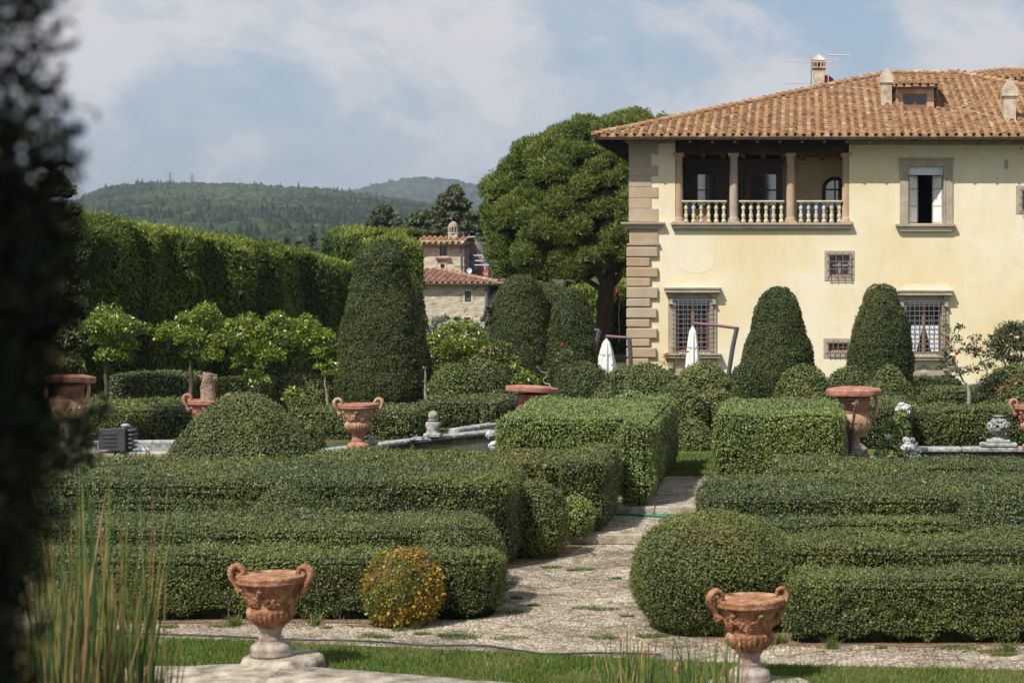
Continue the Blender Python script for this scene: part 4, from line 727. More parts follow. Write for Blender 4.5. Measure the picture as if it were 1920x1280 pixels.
# rear wing seen over the ridge
mb = MB(); Yw = 90; mb.add(*box(X(1800, Yw), 26, Yw, Yw+9, 6, Z(148, Yw))); wing = obj('rear_wing_wall', mb, M['plaster'], villa)
mb = MB(); zw = Z(148.5, Yw-1.1); xw = X(1772, Yw-1.1); tilefield(xw, 26, Yw-1.1, zw, .22, lambda x: min(3, (x-xw)), mb, .33); mb.add([(xw, Yw-1.1, zw-.05), (26, Yw-1.1, zw-.05), (26, Yw+2, zw+.6), (xw+3, Yw+2, zw+.6), (xw+3, Yw+9, zw+.6), (26, Yw+9, zw+.6)], [(0, 1, 2, 3), (3, 2, 5, 4)], 1); ridge((xw+2.9, Yw+1.9, zw+.68), (26, Yw+1.9, zw+.68), mb); ridge((xw, Yw-1.1, zw+.03), (xw+2.9, Yw+1.9, zw+.68), mb); obj('rear_wing_roof', mb, [M['tile'], M['soffit'], M['void']], villa)
# aerials and dishes on the roof
M['alu'] = flat('aluminium', (.55, .56, .58), .4, .5, .3); M['dishred'] = flat('red_dish_paint', (.42, .07, .07), .5)
Ya = YE+10.6; x0 = X(1521, Ya); t_ = thing('tv_aerial', 'tall rooftop television aerial with long booms beside the open brick chimney', 'aerial', (x0, Ya, roofz(Ya)))
mb = MB(); mb.add(*tube([(x0, Ya, roofz(Ya)-.4), (x0, Ya, Z(110, Ya))], .035, 6)); obj('mast', mb, M['pylon'], t_)
mb = MB(); mb.add(*tube([(X(1468, Ya), Ya, Z(115.5, Ya)), (X(1562, Ya), Ya, Z(117, Ya))], .02, 5))
for p in (1471, 1493, 1513, 1561): mb.add(*tube([(X(p-1, Ya), Ya-.5, Z(118, Ya)), (X(p+1, Ya), Ya+.5, Z(113, Ya))], .014, 4))
mb.add(*tube([(X(1472, Ya), Ya, Z(157, Ya)), (X(1521, Ya), Ya, Z(157, Ya))], .012, 4))
for p in range(1474, 1520, 5): mb.add(*tube([(X(p, Ya), Ya, Z(159, Ya)), (X(p, Ya), Ya, Z(155, Ya))], .012, 4))
obj('antenna_boom', mb, M['alu'], t_)
x0 = X(1553, Ya); t_ = thing('tv_aerial', 'white rooftop aerial on a thin mast above the red satellite dish', 'aerial', (x0, Ya, roofz(Ya)))
mb = MB(); mb.add(*tube([(x0, Ya, roofz(Ya)-.5), (x0, Ya, Z(103, Ya))], .018, 5)); obj('mast', mb, M['alu'], t_)
mb = MB(); mb.add(*tube([(X(1553, Ya), Ya, Z(103.5, Ya)), (X(1593, Ya), Ya, Z(104.5, Ya))], .028, 5)); mb.add(*tube([(X(1562, Ya), Ya, Z(94, Ya)), (X(1561, Ya), Ya, Z(104, Ya)), (X(1563, Ya), Ya, Z(110, Ya)), (X(1561, Ya), Ya, Z(117, Ya))], .025, 5)); obj('antenna_boom', mb, M['alu'], t_)
def dish(px, py, rr, Y, face, m, label, extra=None, d=(0, -1, .25)):
    c_ = np.array([X(px, Y), Y, Z(py, Y)]); r = rr*Y/F; t_ = thing('satellite_dish', label, 'satellite dish', tuple(c_-[0, 0, r*1.2])); d = nrm(np.array(d, float)); s = nrm(np.cross(d, [0, 0, 1])); u = np.cross(s, d); G = []
    for q in np.linspace(0, 1, 7): G.append([c_+r*q*(s*cos(a)+u*sin(a))-d*(.25*r*(1-q*q)) for a in np.linspace(0, 2*pi, 25)])
    mb = MB(); mb.add(*grid(np.array(G)), 0, .5, True); obj('reflector', mb, m, t_)
    mb = MB(); mb.add(*tube([c_-u*r, c_+d*r*.9-u*r*.2], .02*r*2, 5)); mb.add(*tube([c_-d*r*.25, c_-d*r*.4-np.array([0, 0, r*1.5])], .05*r*2, 6)); obj('bracket', mb, M['alu'], t_); return t_, c_, r, s, u, d
t_, c_, r, s, u, d = dish(1547, 160, 20, YE+11.9, 0, M['dishred'], 'round red satellite dish on the roof behind the open brick chimney')
mb = MB(); W_ = lambda a, b_: c_+s*a*r+u*b_*r-d*.05
for a0 in (.16, .42): mb.add([W_(a0, .05), W_(a0+.12, .05), W_(a0+.12, .30), W_(a0, .30)], [(0, 1, 2, 3)])
mb.add([W_(.28, .12)-d*-.01, W_(.42, .12), W_(.42, .2), W_(.28, .2)], [(0, 1, 2, 3)]); 
mb = MB()
cx, cy, cz = c_; yy = cy-.34*r
for a0 in (.28, .52): mb.add(*box(cx+a0*r, cx+(a0+.12)*r, yy-.02, yy, cz-.12*r, cz+.14*r))
mb.add(*box(cx+.20*r, cx+.29*r, yy-.018, yy, cz+.08*r, cz+.14*r)); mb.add(*box(cx+.44*r, cx+.53*r, yy-.018, yy, cz+.02*r, cz+.08*r)); obj('dish_lettering', mb, M['cloth'], t_)
dish(1535, 163, 6.5, YE+10.2, 0, M['alu'], 'small silver satellite dish at the foot of the open brick chimney')
# loggia furniture
for k, (a, b_) in enumerate(((1286, 1304), (1496, 1514), (1520, 1545))):
    Y = YV+1.3; x0, x1 = X(a, Y), X(b_, Y); zf = Lc; mb = MB(); t_ = thing('table', ['small blue covered table at the left end of the loggia', 'blue covered table behind the right balustrade, beside the third column', 'larger blue covered table behind the right balustrade, nearer the arched window'][k], 'table', ((x0+x1)/2, Y, zf), 'blue covered tables on the loggia')
    mb.add(*rbox(x0, x1, Y-.3, Y+.3, zf+.70, zf+.73, .01)); obj('tabletop', mb, M['darkwood'], t_); mb = MB(); G = []
    for q, z in ((0, .735), (1, .734), (1.03, .60), (1.1, .32)):
        G.append([((x0+x1)/2+(x1-x0)/2*q*np.sign(cos(a_))*abs(cos(a_))**.35*(1+.05*sin(a_*14)*(q > 1)), Y+.32*q*np.sign(sin(a_))*abs(sin(a_))**.35*(1+.05*sin(a_*14)*(q > 1)), zf+z) for a_ in np.linspace(0, 2*pi, 49)])
    mb.add(*grid(np.array(G)), 0, .5, True); obj('cloth', mb, M['blue'], t_)
    for sx in (-1, 1):
        for sy in (-1, 1): mb = MB(); mb.add(*tube([((x0+x1)/2+sx*(x1-x0)*.4, Y+sy*.24, zf), ((x0+x1)/2+sx*(x1-x0)*.4, Y+sy*.24, zf+.7)], .02, 5)); obj('leg', mb, M['darkwood'], t_)
for k, (a, b_) in enumerate(((1304, 1309), (1316, 1325))):
    Y = YV+.9; x0, x1 = X(a, Y), X(b_, Y); mb = MB(); xc = (x0+x1)/2; w = (x1-x0)/2+.03; mb.add(*rbox(xc-w, xc+w, Y-.13, Y+.13, Lc, Lc+.47, .02)); mb.add(*rbox(xc-w-.02, xc+w+.02, Y-.15, Y+.15, Lc+.47, Lc+.53, .015)); obj('planter', mb, M['terralite'], label=['narrow terracotta planter behind the left balustrade', 'wider terracotta planter behind the left balustrade'][k], cat='planter', group='planters on the loggia')
# ================================================================== CLIPPED HEDGES
def leafy(core, Y, mat, name, label, cat, group=None, lsz=1., cov=1.0, stretch=None, back=.2, asp=.62, up=None, upw=0, tilt=.42, jit=.026, holes=None, tufts=0, out=.5, loc=None, rust=None, feet=None):
    s = max(.026, .00112*Y)*lsz; dens = 2.3*cov/(.5*s*s*asp)/1.0
    P, N = scatter(core, dens*.75, back, jit)
    n0 = vn(P*2.2); n1 = vn(P*7.); P = P+N*(.03+n0*.03+n1*.034)[:, None]*(Y/30)**.5
    if feet is not None: kp = P[:, 2] > feet+.11+.10*vn(P*3.3)+.05*vn(P*9); P, N, n0 = P[kp], N[kp], n0[kp]
    mb = MB()
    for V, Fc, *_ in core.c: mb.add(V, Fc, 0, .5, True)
    if rust:
        a_, b_, ra, rb, an = rust[:5]; pxx = XV+P[:, 0]*F/P[:, 1]-a_; pyy = YH-(P[:, 2]-EYE)*F/P[:, 1]-b_; u_ = (pxx*cos(an)+pyy*sin(an))/ra; w_ = (-pxx*sin(an)+pyy*cos(an))/rb; sel = (u_**2+w_**2+.5*vn(P*4) < 1) & (rng.random(len(P)) < rust[5] if len(rust) > 5 else rng.random(len(P)) < .45); cards(P[sel], N[sel], s, asp, tilt, out, up, upw, 2, mb); P, N = P[~sel], N[~sel]; n0 = n0[~sel]
    if holes:
        keep = np.ones(len(P), bool)
        for hx, hy, hz, hr in holes: keep &= (((P-[hx, hy, hz])**2).sum(1)+.5*hr*hr*vn(P*6) > hr*hr) | (rng.random(len(P)) < .28)
        P, N = P[keep], N[keep]
    if cat == 'hedge': tilt = .85-.5*np.clip(N[:, 2:3], 0, 1)
    cards(P, N, s, asp, tilt, out, up, upw, 1, mb, v=np.clip(rng.beta(2.2, 2.6, len(P))+.06*n0[:len(P)] if not holes else rng.beta(2.2, 2.6, len(P)), 0, 1))
    if tufts:
        idx = rng.integers(0, len(P), tufts); T = np.repeat(P[idx], 9, 0)+rng.normal(0, s*.7, (tufts*9, 3)); Nn = np.repeat(N[idx], 9, 0); cards(T+Nn*s*.9, Nn, s*1.15, asp, .9, .8, None, 0, 1, mb, v=rng.uniform(.6, 1, len(T)))
    return obj(name, mb, [M['core'], mat]+([M['brownleaf']] if rust else []), label=label, cat=cat, group=group, loc=loc)
HG = 'low clipped box hedges'
def hedge(pl, pr, Yf, Yb, rt, label, mat='box', r=.13, rr=None, zb=None, cov=1., amp=.05, seed=None, group=HG, zt=None, lsz=1., tufts=0, xr=None, cell=.16):
    zb = gz(Yf) if zb is None else zb; zt = Z(rt, Yf) if zt is None else zt; x0, x1 = X(pl, Yf), X(pr, Yf)
    r *= .65; rr = rr*.8 if rr else None
    c_ = roundbox(x0, x1, Yf, Yb, zb, zt, r, .075 if Yf < 37 else .13, amp, 1.3, seed if seed is not None else pl*.37, rr)
    hl = [(random.uniform(x0, x1), Yf+.02, random.uniform(zb+.15, zt-.1), random.uniform(.04, .09)) for _ in range(int((x1-x0)*1.2))]
    return leafy(c_, (Yf+min(Yb, Yf+3))/2, M[mat], 'box_hedge', label, 'hedge', group, lsz, cov, tufts=tufts, holes=hl, rust=((pl+pr)/2+random.uniform(-.4, .4)*(min(pr, 1900)-max(pl, 200)), random.uniform(rt, rt+60), random.uniform(40, 90), random.uniform(14, 30), 0, .22) if Yf < 37 else None, feet=zb if Yf < 26 else None)
# left parterre
hedge(60, 925, 25.3, 26.2, 1047, 'long dark box hedge behind the near urn, lowest and frontmost step of the left hedges', r=.16, rr=.5, tufts=60)
hedge(40, 880, 26.75, 28.7, 998, 'broad flat topped box hedge just behind the frontmost left hedge', 'box', r=.14, rr=.9, tufts=50)
hedge(20, 945, 29.3, 31.9, 906, 'wide bluish box hedge in the middle of the left hedges', 'boxblue', r=.16, rr=.6, tufts=40)
hedge(20, 700, 29.0, 29.25, 945, 'narrow dark strip of hedge at the foot of the wide bluish hedge', 'boxblue', r=.1)
hedge(545, 1050, 33.0, 35.3, 872, 'yellow green box hedge running below the big dome and the fluted urn', 'boxyel', r=.12, rr=.4, tufts=20)
hedge(20, 560, 32.3, 33.4, 874, 'low yellowish hedge strip below the stone canal coping', 'boxyel', r=.1)
hedge(1046, 1131, 32.5, 35.0, 868, 'squared block of hedge between the yellowish hedge and the dark slit', 'box', r=.12, rr=.3)
# right parterre
hedge(1478, 2120, 23.75, 24.8, 1092, 'long box hedge behind the near right urn, frontmost step of the right hedges', r=.14, rr=.3, tufts=70)
hedge(1400, 2120, 25.35, 26.8, 1030, 'second step of the right hedges, a dark box hedge with a light top', 'box', r=.14, rr=.5, tufts=50)
hedge(1390, 1800, 27.2, 28.0, 985, 'low bluish hedge strip in the middle of the right hedges', 'boxblue', r=.12, tufts=20)
hedge(1310, 2120, 28.6, 31.6, 934, 'broad bluish box hedge across the middle of the right hedges', 'boxblue', r=.16, rr=.8, tufts=40)
hedge(1450, 2120, 34.0, 35.8, 882, 'thin far hedge edging the right pool, below the capped urn', 'boxblue', r=.12, rr=.3)
# big blocks by the path
hedge(930, 1185, 36.6, 42.0, 790, 'tall pale topped hedge block left of the path, its wide left half', 'boxpale', r=.08, rr=.45, cov=1.15)
hedge(1166, 1215, 34.95, 42.3, 797, 'tall hedge pier left of the path with a shaded side facing the gravel', 'boxpale', r=.08, rr=.18, cov=1.15)
hedge(1345, 1578, 38.9, 43.6, 782, 'tall square hedge block right of the path beside the capped urn', 'boxpale', r=.07, rr=.16, cov=1.15)
# balls and rounded ends
def ball(px, Y, rpx, top, label, mat='box', bot=None, squash=1., group='clipped round bushes', cov=1., amp=.05, fl=.62, name='clipped_bush', prof=None, holes=None, lsz=1., tufts=0, seed=None, rust=None):
    r = rpx*Y/F; zb = gz(Y) if bot is None else Z(bot, Y); zt = Z(top, Y); h = zt-zb
    if prof is None: prof = [(r*.60, 0), (r*.82, h*.10), (r*.97, h*.28), (r, h*.48), (r*.95, h*.66), (r*.80, h*.82), (r*.55, h*.93), (r*.25, h*.99), (.001, h)]
    c_ = lump(X(px, Y), Y, zb, prof, 44, amp, 1.5, px*.37 if seed is None else seed)
    hl = None
    if holes: hl = [(X(a, Y-r*.8), Y-r*.8, Z(b_, Y-r*.8), c2*Y/F) for a, b_, c2 in holes]
    return leafy(c_, Y-r, M[mat], name, label, 'clipped bush' if name == 'clipped_bush' else 'topiary', group, lsz, cov, holes=hl, tufts=tufts, rust=rust)
ball(868, 26.6, 76, 978, 'big rounded hedge end behind the golden bush, nearest the path on the left', tufts=14)
ball(770, 26.0, 60, 1046, 'dark rounded bush crowding behind the golden bush', tufts=8)
ball(1003, 31.0, 55, 908, 'round dark bush by the path, with a vertical slit on its left', 'box', tufts=8)
ball(1078, 32.3, 31, 932, 'small light green round bush at the path edge beside the larger dark one', 'boxpale')
ball(540, 29.2, 62, 918, 'low bluish mound rising from the middle of the left hedges', 'boxblue')
def domeprof(r, h): return [(r, 0), (r*1.0, h*.12), (r*.93, h*.36), (r*.78, h*.60), (r*.58, h*.80), (r*.33, h*.94), (.001, h)]
Y = 24.9; ball(1335, Y, 144, 968, 'huge round bush right of the path, behind the bottom right urn', 'box', tufts=26, rust=(1345, 1010, 80, 26, .1, .3), holes=[(1290, 1036, 14), (1385, 1046, 12)])
ball(1905, 28.4, 110, 905, 'rounded bluish hump of hedge cut by the right edge of the photo', 'boxblue')
Y = 36; h = Z(741, Y)-Z(885, Y); ball(455, Y, 141, 741, 'large clipped green dome in front of the basin, hiding the stump pot', 'box', 885, prof=[(144*Y/F, 0), (136*Y/F, h*.16), (112*Y/F, h*.44), (86*Y/F, h*.66), (60*Y/F, h*.82), (34*Y/F, h*.94), (.001, h)], amp=.06)
Y = 36.5; ball(570, Y, 32, 800, 'small mound leaning on the right foot of the large dome', 'boxyel', 885)
# golden bush with stem
Y = 25.05; r = 70*Y/F; t_ = thing('golden_bush', 'small round bush with golden and orange leaves beside the path', 'bush', (X(755, Y), Y, -.2))
c_ = lump(X(755, Y), Y, Z(1172, Y), [(r*.4, 0), (r*.8, r*.25), (r*.98, r*.75), (r, r*1.1), (r*.88, r*1.55), (r*.55, r*1.88), (.001, r*1.98)], 40, .05, 3, 5)
P, N = scatter(c_, 3300, .3, .03); mb = MB(); [mb.add(V, Fc, 0, .5, True) for V, Fc, *_ in c_.c]; v = np.clip(.32+.42*vn(P*4.5)+rng.normal(0, .22, len(P))+(P[:, 0]-X(755, Y))*.35, 0, 1); cards(P, N, .042, .6, .8, .6, None, 0, 1, mb, v)
obj('crown', mb, [rough('golden_core', [(.3, (.05, .04, .012)), (.7, (.10, .08, .02))], 6, .9, 0), M['gold']], t_)
mb = MB()
for a in range(5): mb.add(*tube([(X(755, Y)+.03*cos(a*1.3), Y+.03*sin(a*1.3), -.2), (X(755, Y)+.12*cos(a*1.3), Y+.12*sin(a*1.3), .15)], .012, 5))
obj('stem', mb, M['bark'], t_)
# bare stems at the foot of the front hedges
for nm, a, b_, Y0, lab in (('hedge_stems', 220, 690, 25.38, 'bare woody stems showing under the front left hedge'), ('hedge_stems', 1480, 1930, 23.85, 'bare woody stems showing under the front right hedge')):
    mb = MB()
    for k in range(60):
        px = random.uniform(a, b_); x = X(px, Y0); mb.add(*tube([(x, Y0+random.uniform(0, .1), -.2), (x+random.uniform(-.06, .06), Y0+random.uniform(-.06, .05), .0), (x+random.uniform(-.12, .12), Y0+random.uniform(-.08, .05), .16)], random.uniform(.005, .011), 4))
    obj(nm, mb, M['greybark'], loc=(X((a+b_)/2, Y0), Y0, -.2), label=lab, cat='stems', kind='stuff')
# ---- mid garden
MG = 'hedges around the pools'
def h2(pl, pr, Yf, Yb, rt, label, mat='box', r=.12, **k): return hedge(pl, pr, Yf, Yb, rt, label, mat, r, group=MG, zb=.06, **k)
h2(-60, 350, 48.5, 50.5, 772, 'hedge behind the black floodlight box, lit along its top', 'box', rr=.3)
h2(-40, 330, 52.5, 54.0, 757, 'hedge strip at the foot of the leftmost lemon tree trunk', 'box')
h2(205, 350, 56, 58, 707, 'taller hedge block behind the stump pot, under the lemon trees', 'box', rr=.4)
h2(395, 490, 55, 57, 716, 'hedge block right of the stump pot below the lemon trees', 'box', rr=.4)
h2(556, 778, 49.0, 51.5, 776, 'hedge behind the fluted urn on the pool edge', 'box', rr=.3)
h2(785, 905, 52.5, 56, 758, 'hedge beside the ball finial at the end of the left pool', 'box', rr=.3)
h2(905, 935, 50.8, 54, 758, 'narrow bluish hedge end between the pool and the tall pale block', 'boxblue')
h2(800, 1035, 58, 60, 741, 'far low hedge behind the small left capped urn', 'box')
h2(1590, 1706, 46.4, 50.5, 765, 'hedge corner in shade behind the roses and the capped urn', 'box')
h2(1700, 2150, 47.2, 49.5, 774, 'long hedge behind the fruit basket finial', 'box', rr=.3)
h2(1578, 1710, 54, 56.5, 750, 'hedge strip between the capped urn and the small mounds', 'box')
h2(1740, 1850, 58, 60.5, 738, 'low hedge behind the bare stemmed shrub', 'box')
h2(785, 940, 74, 76, 655, 'dark hedge strip behind the right hand lemon trees', 'box')
h2(170, 640, 57.2, 58.2, 742, 'low hedge at the foot of the lemon tree row', 'box')
h2(1716, 1800, 66, 68, 714, 'hedge at the foot of the villa below the curtained window', 'yew')
DG = 'clipped domes of the garden'
def dome(px, Y, rpx, top, label, mat='box', bot=None, **k):
    zt = Z(top, Y); r = rpx*Y/F; return ball(px, Y, rpx, top, label, mat, group=DG, prof=domeprof(r, zt-.06), **k) if bot is None else ball(px, Y, rpx, top, label, mat, bot, group=DG, **k)
dome(1096, 52, 64, 680, 'smooth green dome behind the tall block, below the left white parasol', 'yew', cov=1.1)
dome(912, 57, 46, 680, 'green dome behind the small left capped urn, right of the brown flecked one', 'box')
dome(850, 56, 52, 684, 'dome with a dark brown hollow between the big cone and the capped urn', 'boxyel', holes=[(870, 715, 14)])
dome(565, 57, 66, 700, 'shaded dome behind the small lemon sapling', 'box')
dome(268, 60, 60, 702, 'dome of hedge behind the leftmost lemon trunk', 'box')
dome(1395, 55, 38, 684, 'small smooth dome at the foot of the right parasol mast', 'yew', cov=1.1)
dome(1318, 50, 76, 684, 'large untidy dome with a dark hollow under the window of the villa', 'box', holes=[(1302, 714, 19)], tufts=14)
dome(1508, 51, 66, 689, 'yellow green mound at the foot of the left villa cone', 'boxyel', holes=[(1535, 706, 12)], tufts=10)
dome(1592, 52, 60, 692, 'green dome behind the wide capped urn, left of its neighbour', 'box')
dome(1668, 50, 54, 692, 'green dome right of the capped urn, in front of the right cone', 'box')
dome(1905, 52, 92, 688, 'broad dome with a rusty brown patch at the right edge of the garden', 'box', rust=(1890, 722, 52, 13, -.5, .7))
dome(1300, 46, 34, 790, 'dark leafy bush at the end of the path between the hedge blocks', 'box', tufts=12)
ball(1345, 47.5, 34, 735, 'upright untidy bush behind the gap of the path', 'boxyel', tufts=10, group=DG)
ball(1205, 48.5, 80, 690, 'dark bushy mass behind the tall pale block', 'box', tufts=40, amp=.25, group=DG, cov=1.1)
ball(1275, 47, 42, 722, 'dark green bush leaning over the far end of the pale block', 'box', tufts=20, amp=.15, group=DG)
ball(1185, 47, 46, 738, 'low yellow leaved bush behind the pale block', 'boxpale', tufts=24, amp=.12, group=DG)
# cones
CG = 'tall clipped topiary cones'
def cone(px, Y, prof, label, tmb=8, seed=0, mat='yew', **k):
    pr = [(max(.01, w-2*min(1, w/30))*Y/F, Z(r+3, Y)) for w, r in prof]; z0 = pr[0][1]; pr = [(a, b_-z0) for a, b_ in pr]
    c_ = lump(X(px, Y), Y, z0, pr, 64, .09, .75, seed); return leafy(c_, Y, M[mat], 'topiary_cone', label, 'topiary', CG, .85, 1.0, asp=.5, jit=.015, tufts=tmb, **k)
cone(716, 57, [(52, 768), (80, 750), (87, 715), (85, 685), (80, 650), (73, 605), (61, 555), (52, 508), (47, 484), (38, 470), (22, 462), (8, 460), (.01, 459.5)], 'tallest clipped cone, dark green, in the middle of the garden left of the stone house', seed=2)
cone(772, 60.5, [(20, 750), (32, 740), (34, 690), (30, 620), (22, 560), (14, 520), (.01, 505)], 'narrow shaded cone tucked behind the right side of the tallest cone', seed=5)
cone(977, 66, [(56, 725), (62, 700), (62, 660), (55, 610), (46, 560), (34, 530), (16, 517), (.01, 515)], 'rounded yew cone left of the pine trunk, leftmost of the touching trio', seed=7)
cone(1025, 67.5, [(56, 725), (64, 690), (62, 640), (55, 590), (44, 554), (24, 537), (.01, 531)], 'middle yew cone squeezed between its two neighbours', seed=8)
cone(1072, 65.5, [(44, 725), (48, 700), (47, 660), (42, 614), (33, 572), (24, 551), (11, 541), (.01, 538)], 'slimmer yew cone of the trio, nearest the left parasol', seed=9)
cone(1459, 62, [(60, 742), (68, 712), (68, 685), (64, 658), (56, 634), (49, 612), (43, 590), (36, 568), (29, 552), (19, 541), (8, 536), (.01, 535)], 'clipped cone in front of the villa between its two lower windows', seed=11)
cone(1652, 61, [(54, 742), (61, 712), (62, 680), (60, 655), (56, 630), (50, 606), (42, 586), (34, 566), (27, 550), (18, 540), (8, 536), (.01, 535)], 'clipped cone in front of the villa covering part of the curtained window', seed=13)
# ---- tall cypress hedge walls
def wallhedge(path, tops, label, thick=1.6, seed=0, amp=.45, n=90, zb=0., side=1):
    Pp = smooth_path([(a, b_, c_) for (a, b_), c_ in zip(path, tops)], max(2, n//(len(path)-1))); d = nrm(np.gradient(Pp[:, :2], axis=0)); nn = np.stack([d[:, 1], -d[:, 0]], 1)*side; rows = []
    sec = [(0, f) for f in np.linspace(0, .90, 26)]+[(-.15, .95), (-.45, .985), (-.9, 1.0), (-thick, .99), (-thick, .5), (-thick, 0)]
    mb = MB(); G = np.array([[(p[0]+nn[i][0]*o, p[1]+nn[i][1]*o, zb+(p[2]-zb)*f) for o, f in sec] for i, p in enumerate(Pp)]); q = G.reshape(-1, 3); nrm3 = np.repeat(np.column_stack([nn, 0*nn[:, 0]]), len(sec), 0)
    f = q*np.array([.8, .8, .16]); dsp = amp*(vn(f+seed)+.6*vn(q*np.array([2.6, 2.6, .5])+seed)); fade = np.tile(np.array([1 if o == 0 else .3 for o, _ in sec]), len(Pp)); q = q+nrm3*(dsp*fade)[:, None]; q[:, 2] += np.tile(np.array([0 if o == 0 else .12 for o, _ in sec]), len(Pp))*vn(q*1.4+seed)
    mb.add(*grid(q.reshape(G.shape)), 0, .5, True); Y = Pp[:, 1].mean(); s = .0026*Y
    V, Fc = mb.c[0][0], mb.c[0][1]; a, b_, c2, d2 = V[Fc[:, 0]], V[Fc[:, 1]], V[Fc[:, 2]], V[Fc[:, 3]]; cr = np.cross(c2-a, d2-b_); ar = np.linalg.norm(cr, axis=1)/2; N = nrm(cr); cc = (a+c2)/2
    cen = np.repeat(Pp-np.column_stack([nn, 0*nn[:, 0]])*thick/2, 1, 0); near = cen[np.clip((np.arange(len(Fc))//(len(sec)-1)), 0, len(cen)-1)].copy(); near[:, 2] = cc[:, 2]*.8+.2; sg = np.sign(np.sum(N*(cc-near), 1)); sg = np.where(np.abs(N[:, 2]) > .8, np.sign(N[:, 2]), sg); N = N*sg[:, None]
    w = ar*np.where(np.tile([1]*29+[.15, .15], len(Pp)-1)[:len(Fc)] > .5, 1, .15); k = rng.poisson(w*2.4/(.5*s*s*.3)); idx = np.repeat(np.arange(len(Fc)), k); u, v = rng.random((2, len(idx), 1)); P = (a[idx]*(1-u)+b_[idx]*u)*(1-v)+(d2[idx]*(1-u)+c2[idx]*u)*v; Nn = N[idx]; P = P+Nn*(.06+rng.normal(0, .06, len(P)))[:, None]
    cards(P, Nn, s, .3, .5, .25, (0, 0, 1), .48, 1, mb, v=np.clip(rng.beta(2, 2.6, len(P))+.40*vn(P*np.array([1.0, 1.0, .25])+seed)+.15*vn(P*2.5)+.45*np.clip(Nn[:, 2], 0, 1)+.35*np.clip((P[:, 2]-np.interp(P[:, 1], *[np.array(q_) for q_ in zip(*sorted(zip(Pp[:, 1], Pp[:, 2])))])+.25)/.3, 0, 1), 0, 1)); return obj('cypress_hedge', mb, [M['core'], M['cypress']], label=label, cat='hedge', group='tall cypress hedge walls')  # leaf colour paints sunlit new growth on top, shadow streaks down the face
pts = [(40, 56), (165, 58), (300, 61), (440, 65), (560, 69.5), (620, 72), (668, 74.5)]; tp = [395, 400, 424, 445, 466, 484, 494]
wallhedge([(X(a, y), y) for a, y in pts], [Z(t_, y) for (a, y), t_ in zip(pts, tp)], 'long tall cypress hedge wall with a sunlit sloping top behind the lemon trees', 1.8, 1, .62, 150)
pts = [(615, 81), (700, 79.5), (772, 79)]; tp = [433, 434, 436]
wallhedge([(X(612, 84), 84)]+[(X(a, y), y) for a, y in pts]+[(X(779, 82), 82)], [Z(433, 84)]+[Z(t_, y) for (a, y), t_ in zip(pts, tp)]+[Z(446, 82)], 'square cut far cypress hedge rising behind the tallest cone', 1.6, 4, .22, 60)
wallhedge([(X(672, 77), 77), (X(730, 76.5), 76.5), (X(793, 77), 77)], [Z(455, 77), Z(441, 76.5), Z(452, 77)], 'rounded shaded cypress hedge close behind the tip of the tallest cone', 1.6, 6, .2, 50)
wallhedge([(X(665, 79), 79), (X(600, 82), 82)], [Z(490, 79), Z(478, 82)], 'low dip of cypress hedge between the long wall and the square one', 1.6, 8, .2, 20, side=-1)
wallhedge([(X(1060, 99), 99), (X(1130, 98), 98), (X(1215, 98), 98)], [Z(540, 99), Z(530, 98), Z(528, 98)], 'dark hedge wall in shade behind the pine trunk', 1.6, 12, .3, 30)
# ================================================================== TREES
def puffs_crown(pf, lsize, dens, mat, core_k=.72, asp=.28, up=None, upw=0, out=1.2, coremat=None, tilt=.7, vshift=.0, sq=.8, topw=.0, sp=(.68, 1.0)):
    mb = MB()
    for (x, y, z, r) in pf:
        V, Fc = IV.copy(), IF; V = V*(1+.18*vn(V*2+x*3+z))[:, None]*r*core_k*np.array([1, 1, sq])+np.array([x, y, z]); mb.add(V, Fc, 0, .5, True) if core_k > 0 else None
        n = max(8, int(dens*4*pi*r*r*.9*(1+.25/r))); d = nrm(rng.normal(size=(n, 3))); d[:, 2] = np.where(d[:, 2] < -.35, -d[:, 2]*.6, d[:, 2]); d = nrm(d); rr = r*rng.uniform(sp[0], sp[1], n)*(1+.2*vn(d*2.2+x+z*1.7)); P = np.array([x, y, z])+d*rr[:, None]*np.array([1, 1, sq])
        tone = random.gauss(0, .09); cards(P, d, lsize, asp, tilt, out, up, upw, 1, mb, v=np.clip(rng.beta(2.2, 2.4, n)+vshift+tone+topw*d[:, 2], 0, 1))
    return mb
def limbs(ps, mb, n=7):
    for pts, r0, r1 in ps: q = smooth_path(pts, 5); mb.add(*tube(q, np.linspace(r0, r1, len(q)), n), 0, .5, True)
# umbrella pine
Yp = 90.; t_ = thing('stone_pine', 'broad stone pine with a domed bright green crown at the corner of the villa', 'pine tree', (X(1132, Yp), Yp, 0)); pf = []
cx, cz = X(1150, Yp), Z(432, Yp); RX, RZ = 238*Yp/F, 200*Yp/F
for k in range(620):
    a = (k*2.39996+random.uniform(-.25, .25)) % (2*pi); s = 1-1.42*(k+random.random())/620; q = math.sqrt(max(0, 1-s*s))**.9
    rad = random.choice([1, 1, .86]); x = cx+RX*q*cos(a)*rad; y = Yp+RX*.75*q*sin(a)*rad; z = cz+RZ*s*rad
    if x < cx: z -= .10*(cx-x) if s > 0 else 0
    pp_, rw_ = XV+x*F/y, YH-(z-EYE)*F/y
    if rw_ > 395 and pp_ < 900+(rw_-395)*.36: continue
    if pp_ < 900+max(0, 400-rw_)*.16: continue
    pf.append((x, y, z, random.choice([random.uniform(.32, .5), random.uniform(.5, .85)])))
for q in range(22): pf.append((X(random.uniform(1110, 1215), Yp), Yp+random.uniform(-2, 3), Z(random.uniform(250, 470), Yp), random.uniform(.6, .95)))
